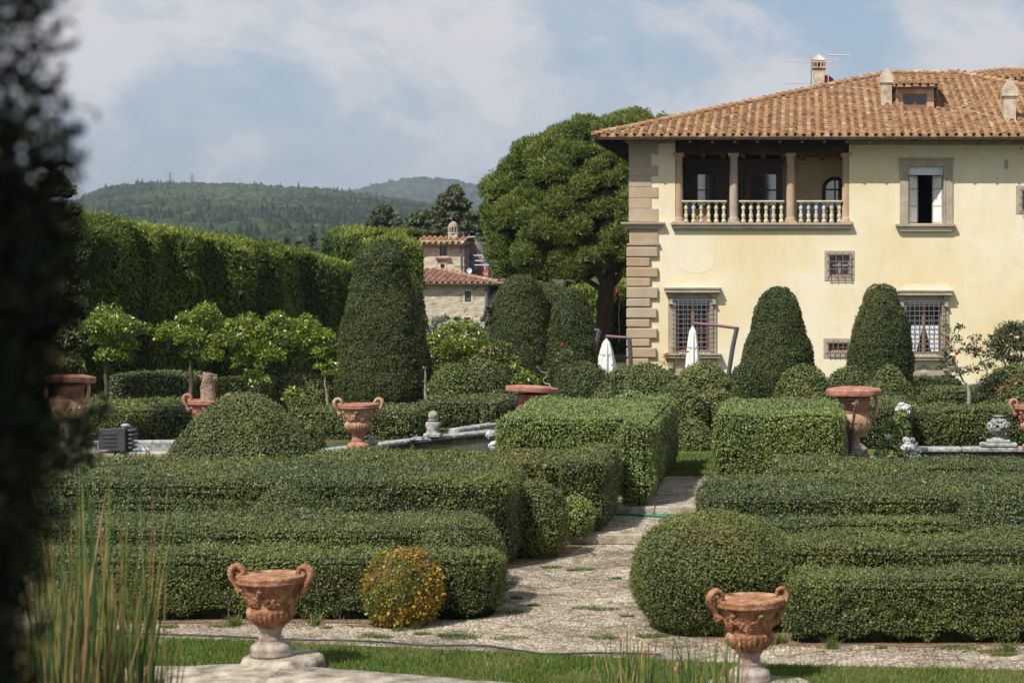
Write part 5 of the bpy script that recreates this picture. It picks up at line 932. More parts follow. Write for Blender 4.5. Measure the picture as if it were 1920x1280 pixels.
for q in range(26): a = random.uniform(-.4, 1.2); pf.append((X(random.uniform(965, 1100), Yp-3), Yp-3+random.uniform(-1, 3), Z(random.uniform(470, 512), Yp-3), random.uniform(.4, .7)))
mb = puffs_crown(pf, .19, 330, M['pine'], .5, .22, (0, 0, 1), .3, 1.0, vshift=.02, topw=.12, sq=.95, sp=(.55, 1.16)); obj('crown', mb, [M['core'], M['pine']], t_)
tp_ = lambda px, py, dy=0: (X(px, Yp), Yp+dy, Z(py, Yp)); mb = MB()
limbs([([tp_(1128, 715), tp_(1130, 640), tp_(1135, 560), tp_(1140, 520)], .40, .34), ([tp_(1138, 540), tp_(1115, 500, -1), tp_(1060, 470, -2), tp_(1010, 440, -3)], .2, .08), ([tp_(1136, 548), tp_(1100, 525, 0), tp_(1060, 498, -1), tp_(1030, 492, -2)], .14, .05), ([tp_(1140, 530), tp_(1150, 470, 0), tp_(1130, 400, 0), tp_(1110, 350, 1)], .26, .08), ([tp_(1142, 540), tp_(1175, 500, 0), tp_(1200, 450, 0)], .2, .08), ([tp_(1112, 508, -1), tp_(1080, 450, -1), tp_(1060, 400, -1)], .18, .06)], mb, 9)
obj('trunk', mb, M['pinebark'], t_)
# background evergreens
def bgtree(px, Y, w, top, base, label, mat='oak', n=34, ls=.30, name='evergreen_tree', dens=26, trunk=True, conic=False, seed=0, vshift=0):
    x, zt, zb = X(px, Y), Z(top, Y), Z(base, Y); rx_ = w*Y/F; t_ = thing(name, label, 'tree', (x, Y, zb-2)); random.seed(seed+px); pf = []
    for k in range(n):
        f = random.random()**.8; a = random.uniform(0, 2*pi); rr = (math.sin(pi*min(1, .12+f*.86)**.8) if not conic else (1-f)*1.0+.05); pf.append((x+rx_*.78*rr*cos(a), Y+rx_*.5*rr*sin(a), zb+(zt-zb)*(.05+.85*f), rx_*random.uniform(.22, .38)*(1 if not conic else .7)))
    obj('crown', puffs_crown(pf, ls, dens, M[mat], .8, .5, vshift=vshift, out=.6), [M['core'], M[mat]], t_); mb = MB(); limbs([([(x, Y, zb-3), (x+.1, Y, (zb+zt)/2)], rx_*.08, rx_*.04)], mb, 6); obj('trunk', mb, M['bark'], t_); return t_
bgtree(720, 190, 40, 384, 470, 'round grey green evergreen oak between the hedge and the hills', seed=1, n=44, ls=.55, dens=10)
bgtree(850, 180, 46, 343, 470, 'tall dark evergreen oak behind the tower roof', seed=2, n=50, ls=.5, dens=11, vshift=-.1)
bgtree(790, 170, 44, 396, 480, 'lower evergreen oak behind the left end of the tower', seed=3, n=44, ls=.5, dens=11)
bgtree(885, 165, 30, 385, 500, 'evergreen behind the tower partly hidden by the pine', seed=9, n=30, ls=.5, dens=11)
bgtree(585, 260, 16, 418, 500, 'pale distant conifer above the dip of the cypress hedge, taller one', 'oak', 30, .8, 'distant_conifer', 5, conic=True, seed=4)
bgtree(537, 255, 18, 440, 500, 'dark distant conifer above the cypress hedge wall, shorter one', 'oak', 26, .8, 'distant_conifer', 5, conic=True, seed=5, vshift=-.2)
bgtree(558, 275, 22, 447, 500, 'bushy distant tree between two distant conifers', 'oak', 26, .8, 'distant_conifer', 5, seed=6)
for k, (px, w, top) in enumerate(((1010, 70, 500), (1070, 60, 505), (960, 50, 520), (1210, 60, 480))):
    bgtree(px, 112+k*2, w, top, 640, ['olive grey tree under the pine crown left of the trunk', 'olive grey tree under the pine crown nearer the trunk', 'grey tree between the stone house and the pine', 'tree hidden behind the corner of the villa'][k], 'oak', 30, .4, 'evergreen_tree', 16, seed=20+k)
# lemon trees
def leaftree(px, Y, base, crown, label, mat='lemon', ls=.095, dens=250, trunk=None, name='lemon_tree', cat='lemon tree', group='lemon trees', fruit=0, asp=.45, r0=.07, core=0.0, multi=1, petals=None, barkm='bark', tw=.035, fruitm=None):
    x, zb = X(px, Y), (gz(Y) if base is None else Z(base, Y)); t_ = thing(name, label, cat, (x, Y, zb), group); pf = [(X(a, Y)+0, Y+dy, Z(b_, Y), r_*Y/F) for a, b_, r_, dy in crown]
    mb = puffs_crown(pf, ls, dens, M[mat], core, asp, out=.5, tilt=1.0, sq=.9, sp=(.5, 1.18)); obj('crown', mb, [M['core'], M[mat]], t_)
    mb = MB(); zc = np.mean([p[2] for p in pf]); zf = zb+(zc-zb)*.45; L_ = [([(x, Y, zb-.05), (x+.03, Y, (zb+zf)/2), (x, Y, zf)], r0, r0*.8)]; nodes = [(x, Y, zf, tw)]
    for p in sorted(pf, key=lambda p: (p[0]-x)**2+(p[1]-Y)**2+(p[2]-zf)**2):
        q = min(nodes, key=lambda n_: (n_[0]-p[0])**2+(n_[1]-p[1])**2+(n_[2]-p[2])**2+(2.0 if n_[2] > p[2]+.1 else 0)); w_ = q[3]*.82; mid = ((q[0]+p[0])/2+random.uniform(-.06, .06), (q[1]+p[1])/2, (q[2]+p[2])/2+random.uniform(-.05, .02)); L_.append(([q[:3], mid, p[:3]], q[3]*.95, max(.008, w_))); nodes += [(*mid, q[3]*.9), (*p[:3], w_)]
    limbs(L_, mb, 6); obj('trunk', mb, M[barkm], t_)
    if fruit:
        for k in range(fruit):
            p = random.choice(pf); a = random.uniform(-1, 1); f = MB(); c_ = (p[0]+p[3]*.8*a, p[1]-p[3]*.75, p[2]-p[3]*random.uniform(-.3, .6)); f.add(*sphere(c_, .036, 6, (1, 1, 1.25)), 0, .5, True); obj('lemon', f, fruitm or M['lemonfruit'], t_)
    if petals:
        f = MB()
        for k in range(petals[1]):
            p = random.choice(pf); d = nrm(rng.normal(size=(1, 3)))[0]; d[1] = -abs(d[1]); c_ = np.array(p[:3])+d*p[3]*.95; n_ = 14; dd = nrm(rng.normal(size=(n_, 3))); cards(c_+dd*.03, dd, .055, .8, .3, .1, None, 0, 0, f)
        obj('blossom', f, M[petals[0]], t_)
    return t_
M['lemonfruit'] = flat('lemon_peel', (.75, .55, .04), .5)
leaftree(198, 55, 757, [(200, 600, 30, 0), (180, 615, 22, -.3), (235, 612, 28, -.4), (262, 622, 20, 0), (215, 640, 26, .3), (245, 650, 18, 0), (205, 668, 20, -.2), (235, 672, 14, 0), (185, 640, 16, 0)], 'leftmost lemon tree, its trunk rising from the hedge beside the capped urn', fruit=1)
leaftree(357, 54, 740, [(385, 590, 24, 0), (350, 605, 22, 0), (320, 625, 24, -.2), (300, 636, 12, 0), (395, 615, 26, .3), (365, 635, 28, -.4), (415, 640, 24, 0), (400, 668, 22, -.2), (360, 665, 18, 0), (430, 610, 12, 0)], 'lemon tree behind the stump pot, with one ripe fruit', fruit=2)
leaftree(470, 56, 745, [(465, 610, 24, 0), (490, 625, 26, 0), (450, 640, 28, -.3), (485, 655, 28, -.2), (520, 600, 18, 0), (530, 635, 26, 0), (515, 670, 26, -.3), (460, 680, 24, 0), (480, 705, 18, -.2)], 'bushy lemon tree in the middle of the row, left of the tallest cone', fruit=4)
leaftree(575, 57, 745, [(575, 615, 26, 0), (600, 635, 26, 0), (560, 650, 28, -.2), (595, 665, 24, 0), (570, 685, 22, 0), (540, 610, 16, 0), (615, 655, 16, 0)], 'lemon tree touching the left side of the tallest cone', fruit=4)
leaftree(612, 53, 770, [(600, 690, 13, 0), (622, 684, 14, 0), (612, 700, 13, 0), (632, 698, 10, 0)], 'thin young lemon sapling in front of the tallest cone', dens=50, r0=.035, tw=.02, barkm='greybark', name='lemon_sapling', ls=.11)
leaftree(548, 50, 772, [(548, 735, 14, 0), (565, 745, 12, 0), (538, 750, 11, 0)], 'small yellow leaved seedling beside the big dome', dens=34, r0=.02, tw=.012, name='lemon_sapling', ls=.12)
leaftree(484, 51, 745, [(484, 690, 12, 0), (495, 715, 13, 0), (475, 722, 11, 0)], 'spindly sapling with yellow green leaves rising left of the small seedling', dens=30, r0=.02, tw=.012, name='lemon_sapling', ls=.12)
leaftree(850, 60, 745, [(815, 640, 16, 0), (840, 625, 22, 0), (870, 620, 24, 0), (895, 630, 18, 0), (860, 650, 26, -.3), (825, 660, 20, 0), (885, 660, 22, 0), (850, 675, 20, 0), (905, 645, 12, 0)], 'lemon tree in front of the stone house with several yellow fruits', fruit=6)
leaftree(930, 59, 745, [(915, 665, 18, 0), (940, 655, 18, 0), (900, 680, 18, 0), (925, 685, 18, 0), (955, 675, 14, 0)], 'dull green lemon tree at the left foot of the yew trio', 'boxyel', fruit=0, ls=.11)
leaftree(975, 50, 745, [(965, 690, 12, 0), (980, 705, 14, 0), (995, 712, 12, 0), (970, 715, 12, 0), (1010, 720, 9, 0)], 'yellow green bush growing behind the left capped urn', dens=50, name='leafy_bush', cat='bush', group=None, r0=.02, tw=.015, ls=.12)
leaftree(1045, 52, 735, [(1048, 650, 10, 0), (1056, 668, 12, 0), (1045, 685, 14, 0), (1060, 690, 12, 0), (1068, 663, 9, 0)], 'tall climbing rose with small red blooms behind the smooth dome', 'boxyel', dens=50, name='rose_bush', cat='rose bush', group='flowering shrubs', r0=.02, tw=.012, petals=('redpetal', 3), ls=.09)
leaftree(1030, 51, 735, [(1010, 690, 5, 0), (1028, 700, 4, 0), (1018, 712, 4, 0)], 'bare branching shrub with silvery twigs behind the left capped urn', 'boxyel', dens=10, name='bare_shrub', cat='shrub', group=None, r0=.03, tw=.02, barkm='greybark')
leaftree(797, 53, 765, [(797, 690, 4, 0), (797, 715, 3, 0)], 'thin pale standard trunk standing right of the tallest cone', 'box', dens=20, name='sapling', cat='sapling', group=None, r0=.045, tw=.03, barkm='greybark')
leaftree(1815, 51, 765, [(1790, 640, 16, 0), (1800, 615, 10, 0), (1812, 660, 18, 0), (1830, 640, 16, 0), (1835, 665, 18, 0), (1780, 680, 16, 0), (1850, 690, 16, 0), (1765, 690, 12, 0), (1862, 670, 14, 0), (1800, 700, 16, 0), (1845, 715, 14, 0), (1780, 660, 14, 0), (1825, 695, 14, 0), (1855, 648, 12, 0), (1770, 668, 12, 0)], 'open shrub with silvery forking branches and red flowers before the villa wall', 'oak', dens=62, name='flowering_shrub', cat='shrub', group='flowering shrubs', r0=.06, tw=.035, barkm='greybark', petals=('redpetal', 4), ls=.10)
leaftree(1775, 60, 740, [(1774, 612, 9, 0), (1780, 622, 10, 0), (1772, 632, 8, 0)], 'tall thin rose stem reaching beside the curtained window', 'boxyel', dens=45, name='rose_bush', cat='rose bush', group='flowering shrubs', r0=.015, tw=.012, ls=.1)
leaftree(1890, 56, 740, [(1895, 620, 20, 0), (1875, 635, 19, 0), (1915, 625, 22, 0), (1890, 650, 22, 0), (1915, 655, 22, 0), (1868, 655, 15, 0), (1880, 672, 18, 0), (1912, 680, 18, 0), (1935, 640, 22, 0)], 'dense oleander with pink flowers at the right edge of the villa wall', 'oak', ls=.2, dens=120, asp=.2, name='oleander', cat='oleander', group='flowering shrubs', petals=('pinkpetal', 4))
leaftree(1262, 62, 735, [(1250, 668, 9, 0), (1262, 655, 6, 0), (1275, 670, 9, 0), (1262, 682, 10, 0), (1285, 660, 6, 0), (1240, 685, 8, 0)], 'wispy dry rose bush below the left villa window', 'brownleaf', dens=13, name='rose_bush', cat='rose bush', group='flowering shrubs', r0=.015, tw=.012, ls=.13, asp=.3)
leaftree(822, 100, 660, [(818, 605, 12, 0), (835, 600, 10, 0), (812, 620, 12, 0), (840, 620, 10, 0)], 'silvery olive bush at the foot of the stone house', 'olive', dens=70, name='olive_tree', cat='olive tree', group='shrubs by the stone house', ls=.16)
leaftree(860, 104, 660, [(858, 600, 8, 0), (868, 612, 10, 0), (850, 615, 9, 0)], 'dark leafy bush at the foot of the stone house, between its windows', 'oak', dens=70, name='leafy_bush', cat='bush', group='shrubs by the stone house', ls=.16)
leaftree(910, 104, 660, [(908, 600, 8, 0), (915, 620, 9, 0), (895, 612, 8, 0)], 'grey olive bush at the right corner of the stone house', 'olive', dens=60, name='olive_tree', cat='olive tree', group='shrubs by the stone house', ls=.16)
leaftree(1160, 78, 640, [(1158, 545, 4, 0), (1164, 550, 4, 0)], 'red flowers hanging in the shade between the pine and the villa', 'oak', dens=20, name='hanging_flowers', cat='flowers', group=None, r0=.01, tw=.01, petals=('redpetal', 5))
# glossy shrub growing up the near end of the tall hedge
leaftree(120, 46, 800, [(110, 330, 14, 0), (125, 360, 18, 0), (118, 400, 24, 0), (140, 395, 16, 0), (130, 440, 28, 0), (145, 480, 24, 0), (120, 500, 28, 0), (140, 540, 24, 0), (128, 580, 24, .4), (110, 560, 30, 0), (100, 620, 36, .5), (125, 640, 26, 0), (90, 450, 40, .5), (90, 350, 30, .3), (80, 700, 50, .5), (135, 690, 22, 0)], 'tall glossy leaved evergreen at the left, half hidden by the dark foreground foliage', 'box', ls=.085, dens=240, name='evergreen_shrub', cat='evergreen', group=None, core=.8, asp=.5, r0=.1)
# dark foreground conifer close to the camera, and an unseen hedge mass added to keep it in shade
t_ = thing('foreground_cypress', 'very dark out of focus cypress foliage filling the left edge of the photo', 'tree', (-2.4, 3.6, -.2))
mb = MB(); Y = 3.0
def edge(z): py = YH-(z-EYE)*F/Y; return X(np.interp(py, [0, 100, 200, 330, 420, 560, 650, 850, 1000, 1280], [36, 52, 66, 66, 82, 82, 58, 38, 24, -10]), Y)
P = []
for k in range(34000):
    z = random.uniform(3.55, 4.85); d = abs(random.gauss(0, .10)); y = random.uniform(2.7, 3.2); py = YH-(z-EYE)*F/Y
    if py < 330 and random.random() < (.62 if py < 230 else .3)+.3*sin(z*70+1)*sin(d*60+z*9): continue
    P.append((edge(z)-d+.012*sin(z*31)+.012*sin(z*77+y*9), y, z))
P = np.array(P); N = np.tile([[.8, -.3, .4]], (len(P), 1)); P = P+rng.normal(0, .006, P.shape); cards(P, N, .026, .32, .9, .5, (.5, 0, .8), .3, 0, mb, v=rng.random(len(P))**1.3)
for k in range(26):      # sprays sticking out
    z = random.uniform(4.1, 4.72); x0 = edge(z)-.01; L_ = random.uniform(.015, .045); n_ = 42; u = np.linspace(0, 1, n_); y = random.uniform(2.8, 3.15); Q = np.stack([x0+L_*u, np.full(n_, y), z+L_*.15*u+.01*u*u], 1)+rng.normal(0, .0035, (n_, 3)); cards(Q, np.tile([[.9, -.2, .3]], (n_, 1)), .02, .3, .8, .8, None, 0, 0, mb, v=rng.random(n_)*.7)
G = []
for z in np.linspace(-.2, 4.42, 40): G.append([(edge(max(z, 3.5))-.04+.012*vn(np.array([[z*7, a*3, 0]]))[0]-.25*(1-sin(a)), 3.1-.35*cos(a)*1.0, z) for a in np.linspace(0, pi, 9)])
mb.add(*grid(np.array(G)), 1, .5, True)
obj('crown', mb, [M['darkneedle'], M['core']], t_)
mb = MB()
for z in (4.08, 4.12, 4.2, 4.28, 4.42, 4.55, 4.72): mb.add(*tube(smooth_path([(-1.9, 3.1, z-.25), (-1.4, 2.8, z-.1), (edge(z)-.07, 2.7, z+random.uniform(-.03, .03))], 4), .011, 5))
mb.add(*tube([(-2.3, 3.9, -.2), (-2.25, 3.9, 4.9)], .12, 9)); obj('trunk', mb, rough('red_brown_bark', [(.3, (.05, .025, .018)), (.7, (.13, .07, .05))], 9, .9, .4), t_)
mb = MB(); c_ = roundbox(-7, -2.55, -7, 3.2, -.2, 12, .8, .5, .2, .6, 3)  # unseen hedge mass added to block sun from the foreground foliage
P, N = scatter(c_, 60, 1, .05); [mb.add(V, Fc, 0, .5, True) for V, Fc, *_ in c_.c]; cards(P, N, .12, .4, .8, .5, (0, 0, 1), .4, 1, mb); obj('cypress_hedge', mb, [M['core'], M['darkneedle']], label='unseen dark hedge mass added outside the left edge to block the sun', cat='hedge')

t_ = thing('foreground_branch', 'blurred half lit green foliage between the dark cypress and the reeds', 'branch', (-2.1, 6.2, -.2)); mb = MB(); Y = 6.2; mb2 = MB(); mb2.add(*tube([(-2.8, 6.2, -.2), (-2.75, 6.2, 2.4), (-2.7, 6.2, 4.1)], [.05, .04, .02], 6))
for k in range(36):
    px, py = random.gauss(98, 24), random.choice([random.uniform(560, 690), random.uniform(770, 1150), random.uniform(850, 1150)])
    if k > 23: px, py = random.gauss(116, 14), random.uniform(765, 880); px = min(px, 200-.0*py); c_ = np.array([X(px, Y), Y+random.uniform(-.3, .3), Z(py, Y)]); n_ = 60; d = nrm(rng.normal(size=(n_, 3))); P = c_+d*rng.uniform(.01, .055, (n_, 1)); cards(P, d, .035, .5, .8, .5, None, 0, 0, mb, v=rng.random(n_)*.6); mb2.add(*tube([(-2.75, 6.2, c_[2]-.12), tuple(c_)], .006, 4))
obj('foliage', mb, [M['yew']], t_); obj('stem', mb2, M['bark'], t_)
# ================================================================== URNS AND ORNAMENTS
UP = [(.0, 0), (.224, 0), (.228, .02), (.226, .04), (.219, .055), (.228, .075), (.22, .11), (.195, .132), (.14, .155), (.125, .17), (.132, .185), (.13, .205), (.118, .215), (.115, .25), (.122, .285), (.15, .315), (.145, .33)]
UB = [(.145, .33), (.165, .342), (.205, .38), (.243, .44), (.262, .50), (.258, .53), (.238, .545), (.242, .57), (.262, .63), (.29, .70), (.322, .77), (.342, .80), (.352, .812)]
UR = [(.352, .812), (.372, .816), (.379, .83), (.372, .845), (.375, .865), (.382, .885), (.376, .90), (.345, .903), (.33, .88), (.31, .80), (.001, .78)]
def urn(px, row, Y, sc, label, mats, garl='swag', rot=0., handles=(1, 1), lean=(0, 0), foot=True, name='terracotta_urn', ngl=1, split=None, group='fluted terracotta urns', zf=None):
    x, z = X(px, Y), (Z(row, Y) if zf is None else zf); t_ = thing(name, label, 'urn', (x, Y, z), group); c_ = (0, 0, 0)
    def T(mb):
        mb.c = [((np.array(V)@np.array([[cos(rot), sin(rot), 0], [-sin(rot), cos(rot), 0], [0, 0, 1]]))*sc+np.array([x, Y, z]), a, b_, c2, d) for V, a, b_, c2, d in mb.c]; return mb
    mb = MB(); mb.add(*lathe(UP, 40), 0, .5, True); obj('foot', T(mb), mats[1], t_)
    mb = MB(); V, Fc = lathe(UB, 96, (0, 0, 0), (.335, .535, 26, .085)); V = np.array(V); V += .004*np.stack([vn(V*14), vn(V*14+4), vn(V*9)], 1); mb.add(V, Fc, 0, .5, True); obj('bowl', T(mb), mats[0], t_)
    mb = MB(); V, Fc = lathe(UR, 48); V = np.array(V); V[:, :2] *= (1+.008*vn(V*5))[:, None]; mb.add(V, Fc, 0, .5, True); obj('rim', T(mb), mats[2], t_)
    for k, s in enumerate((-1, 1)):
        if handles[k] == 0: continue
        H = [(.355, .70), (.385, .73), (.395, .765), (.425, .81), (.452, .86), (.462, .92), (.44, .972), (.392, .995), (.345, .975), (.318, .93), (.335, .895), (.372, .89), (.385, .92)]
        if handles[k] == 2: H = [(.30, .60), (.34, .66), (.372, .72), (.385, .80), (.42, .86), (.425, .93), (.39, .975), (.34, .96), (.32, .91)]
        rr = np.interp(np.linspace(0, 1, len(H)), [0, .15, .4, .75, 1], [.040, .026, .040, .03, .018]); q = smooth_path([(s*a, 0, b_) for a, b_ in H], 5); mb = MB(); V, Fc = tube(q, np.interp(np.linspace(0, 1, len(q)), np.linspace(0, 1, len(H)), rr), 10); V = np.array(V); V[:, 1] *= 1.5; V += .004*np.stack([vn(V*30), vn(V*30+4), vn(V*22)], 1); mb.add(V, Fc, 0, .5, True)
        mb.add(*sphere((s*.362, 0, .685), .035, 7, (1, 1.5, .7)), 0, .5, True)
        if k and handles[k] == 1: mb.add(*tube([(s*.44, 0, .97), (s*.478, 0, .985), (s*.482, 0, .955)], [.02, .012, .005], 6), 0, .5, True)
        obj('handle', T(mb), mats[0], t_)
    if garl:
        mb = MB()
        def rad(zv): return np.interp(zv, [b_ for a, b_ in UB], [a for a, b_ in UB])
        def blobs_(a0, a1, ztop, sag, n, th):
            for q in np.linspace(0, 1, n):
                a = a0+(a1-a0)*q; zc = ztop-sag*4*q*(1-q)-.02; w = th*(.55+.6*sin(pi*q))
                for _ in range(4): aa = a+random.gauss(0, .035); z2 = zc+random.gauss(0, w*.55); r2 = rad(z2)+.006; mb.add(*sphere((r2*cos(aa), r2*sin(aa), z2), random.uniform(.014, .024)*(1+w*4), 5), 0, random.random(), True)
        base = -pi/2
        for m_ in range(-2, 3):
            if m_ % 2 == 0 or True: blobs_(base+m_*.95-.95*.0, base+(m_+1)*.95, .735, .105, 15, .035)
        for m_ in range(-2, 4):
            a = base+m_*.95; r2 = rad(.745)+.01; mb.add(*sphere((r2*cos(a), r2*sin(a), .75), .036, 7, (1, 1, .8)), 0, .4, True); mb.add(*sphere((r2*cos(a), r2*sin(a), .79), .026, 6, (1.4, 1.4, .7)), 0, .4, True)
            for s in (-1, 1): mb.add(*tube([(r2*cos(a+s*.05), r2*sin(a+s*.05), .73), (rad(.66)*cos(a+s*.12)+.0, rad(.66)*sin(a+s*.12), .66), (rad(.60)*cos(a+s*.08), rad(.60)*sin(a+s*.08), .60)], [.016, .013, .008], 5), 0, .4, True)
        obj('garland', T(mb), mats[0], t_)
    mb = MB(); mb.add(*lathe([(.345, .893), (.25, .888), (.12, .893), (.001, .89)], 32), 0, .5, True); obj('soil_fill', T(mb), M['terra'], t_)
    return t_
TM = [M['terra'], M['terragrey'], M['terra']]
urn(508, 1228, 22.2, 1., 'weathered terracotta urn on the round stone block at the bottom left, with two scroll handles', TM, rot=-.12)
urn(1405, 1276, 21.5, 1.0, 'weathered terracotta urn at the bottom right, its right handle broken and lichen spotted', TM, rot=.42, handles=(1, 2))
mb = MB(); ell(X(1420, 21.5), 21.35, .62, .5, -.7, Z(1276, 21.5), mb, 9, .05, 36, 2.6); obj('urn_block', mb, M['stone'], label='pale stone block under the bottom right urn', cat='stone block')
urn(672, 843, 44., 1.13, 'sunlit fluted terracotta urn with a mask and swag before the left pool', [M['terralite'], M['terranew'], M['terranew']], rot=.1)
mb = MB(); mb.add(*rbox(X(672, 44)-.32, X(672, 44)+.32, 43.68, 44.32, .0, Z(843, 44)+.0, .03)); obj('urn_plinth', mb, M['stone'], label='stone plinth under the sunlit fluted urn', cat='plinth')
urn(390, 836, 44., 1.14, 'bright red terracotta pot holding a cut tree stump behind the big dome', [M['terranew']]*3, rot=.05)
zz0 = Z(742, 44); mb = MB(); q = smooth_path([(X(391, 44), 44, zz0-.12), (X(389, 44), 44, zz0+.2), (X(394, 44), 44, zz0+.5)], 6); V, Fc = tube(q, np.linspace(.165, .15, len(q)), 16); V = np.array(V); V += .03*np.stack([vn(V*8), vn(V*8+4), vn(V*6)], 1); mb.add(V, Fc, 0, .5, True); mb.add(*tube([(X(391, 44)+.1, 43.95, zz0+.36), (X(391, 44)+.2, 43.9, zz0+.42)], [.05, .03], 7)); mb.add(*tube([(X(391, 44)-.1, 43.95, zz0+.4), (X(391, 44)-.2, 43.9, zz0+.46)], [.05, .03], 7))
obj('tree_stump', mb, rough('rough_stump_bark', [(.3, (.16, .11, .075)), (.6, (.36, .28, .20)), (.75, (.5, .42, .33))], 14, .95, .9, 30, .1, bdist=.04), label='pale lopped tree stump standing in the red terracotta pot', cat='tree stump')
mb = MB(); mb.add(*rbox(X(390, 44)-.3, X(390, 44)+.3, 43.7, 44.3, .0, Z(840, 44), .03)); obj('urn_plinth', mb, M['stone'], label='stone plinth of the red stump pot, hidden behind the big dome', cat='plinth')
urn(1938, 858, 44., 1.12, 'terracotta urn at the far right edge, only its curled handle in view', [M['terranew']]*3, rot=.0, zf=.25)
def capurn(px, Y, rcap, rowtop, rownk, rowbot, label, tilt=0., hook=1, mats=None, tap=False, ry=0):
    """tall jar under a round tiled lid"""
    s = Y/F; x = X(px, Y); zt, zn, zb = Z(rowtop, Y), Z(rownk, Y), Z(rowbot, Y); r = rcap*s; t_ = thing('capped_urn', label, 'urn', (x, Y, zb), 'terracotta jars under round lids'); k = r/.61
    mb = MB(); V, Fc = lathe([(.001, zt-.02), (r*.55, zt-.0), (r*.93, zt-.035), (r*1.0, zt-.07), (r*.99, zt-.085), (r*1.0, zt-.10), (r*.985, zt-.165), (r*.93, zt-.18), (r*.6, zt-.17), (.001, zt-.17)], 60); V = np.array(V)
    th = np.arctan2(V[:, 1], V[:, 0]); lowm = V[:, 2] < zt-.12; V[:, 2] += np.where(lowm, .006*np.sin(th*30), 0); V[:, 2] += (V[:, 1]*-tilt); V[:, 2] += V[:, 0]*ry; V[:, 0] += x; V[:, 1] += Y; mb.add(V, Fc, 0, .5, False); obj('lid', mb, M['terranew'], t_)
    mb = MB(); h = zt-.19-zn; mb.add(*lathe([(.36*k, zt-.2), (.345*k, zt-.3), (.325*k, zn+h*.35), (.30*k, zn+.05), (.31*k, zn-.12)], 40, (x, Y, 0)), 0, .5, True); obj('neck', mb, M['terranew'] if not mats else mats[0], t_)
    mb = MB(); zz1 = zn+.12; Q = [(.30*k, zz1+.12), (.37*k, zz1+.02), (.385*k, zz1-.08), (.36*k, zz1-.22), (.29*k, zz1-.34), (.17*k, zz1-.42), (.12*k, zz1-.45)]; mb.add(*lathe(Q, 60, (x, Y, 0), (zz1-.40, zz1+.02, 14, .05)), 0, .5, True)
    for a in np.linspace(0, 2*pi, 22): mb.add(*sphere((x+.375*k*cos(a), Y+.375*k*sin(a), zz1-.10), .028, 5), 0, .5, True)
    obj('bowl', mb, M['terralite'] if not mats else mats[1], t_)
    mb = MB(); z2 = zz1-.44; mb.add(*lathe([(.12*k, z2+.02), (.13*k, z2-.06), (.10*k, z2-.10), (.11*k, z2-.2), (.10*k, z2-.3), (.16*k, z2-.38), (.27*k, z2-.47), (.31*k, z2-.50), (.31*k, max(zb, z2-.75))], 32, (x, Y, 0)), 0, .5, True); obj('foot', mb, M['terragrey'], t_)
    if hook:
        for s_ in ((1,) if hook == 1 else (-1, 1)):
            mb = MB(); q = smooth_path([(x+s_*.30*k, Y-.1, zz1+.1), (x+s_*.44*k, Y-.12, zz1+.02), (x+s_*.50*k, Y-.1, zz1+.22), (x+s_*.47*k, Y-.05, zz1+.42), (x+s_*.36*k, Y, zz1+.5)], 5); mb.add(*tube(q, np.linspace(.05, .03, len(q)), 8), 0, .5, True); obj('handle', mb, M['terralite'], t_)
    return t_
capurn(1601, 43.2, 52.5, 725, 792, 864, 'large capped terracotta jar with a tap pipe, beside the square hedge block', .0)
mb = MB(); x = X(1601, 43.2); mb.add(*rbox(x-.29, x+.3, 42.93, 43.5, Z(852, 43.2), Z(838, 43.2), .03)); [mb.add(*rbox(x-.32+k*.2, x-.14+k*.2, 42.88, 43.5, .03+.01*(k % 2), Z(852, 43.2)-.006*k, .04)) for k in range(4)]; mb.add(*lathe([(.29, Z(838, 43.2)-.003), (.24, Z(833, 43.2)), (.15, Z(828, 43.2)), (.10, Z(823, 43.2))], 24, (x-.02, 43.2, 0)), 0, .5, True)
obj('urn_plinth', mb, M['terragrey'], label='rubble and brick plinth under the large capped jar with the tap', cat='plinth')
t_ = thing('tap_pipe', 'rusty water pipe with a brass tap leaning against the large capped jar', 'tap', (X(1592, 42.4), 42.4, .08)); mb = MB(); Yt = 42.5; mb.add(*tube([(X(1592, Yt), Yt, .0), (X(1598, Yt), Yt, Z(806, Yt))], .045, 8)); obj('lower_pipe', mb, M['pinebark'], t_)
mb = MB(); mb.add(*tube([(X(1598, Yt), Yt, Z(806, Yt)), (X(1603.5, Yt), Yt, Z(760, Yt))], .03, 7)); mb.add(*lathe([(.05, Z(806, Yt)), (.07, Z(804, Yt)), (.05, Z(802, Yt))], 12, (X(1598.5, Yt), Yt, 0)), 0, .5, True); obj('upper_pipe', mb, M['pinebark'], t_)
mb = MB(); mb.add(*tube(smooth_path([(X(1603.5, Yt), Yt, Z(760, Yt)), (X(1604.5, Yt), Yt, Z(753, Yt)), (X(1607.5, Yt), Yt, Z(752, Yt)), (X(1608, Yt), Yt, Z(758, Yt))], 4), .02, 7)); mb.add(*tube([(X(1597, Yt), Yt, Z(756.5, Yt)), (X(1604, Yt), Yt, Z(756, Yt))], .012, 5)); obj('tap', mb, flat('brass', (.45, .38, .28), .35, .5, .8), t_)
capurn(998, 47.0, 50, 722, 790, 864, 'capped terracotta jar behind the tall pale block, only its lid and neck in view', .075, 0, ry=-.05)
capurn(130, 40.5, 48, 702, 765, 866, 'capped terracotta jar at the left, partly veiled by the dark foreground foliage', .08, 2)
mb = MB(); mb.add(*rbox(X(130, 40.5)-.35, X(130, 40.5)+.35, 40.1, 40.8, .0, Z(866, 40.5)+.12, .04)); obj('urn_plinth', mb, M['stone'], label='stone plinth under the left capped jar', cat='plinth')
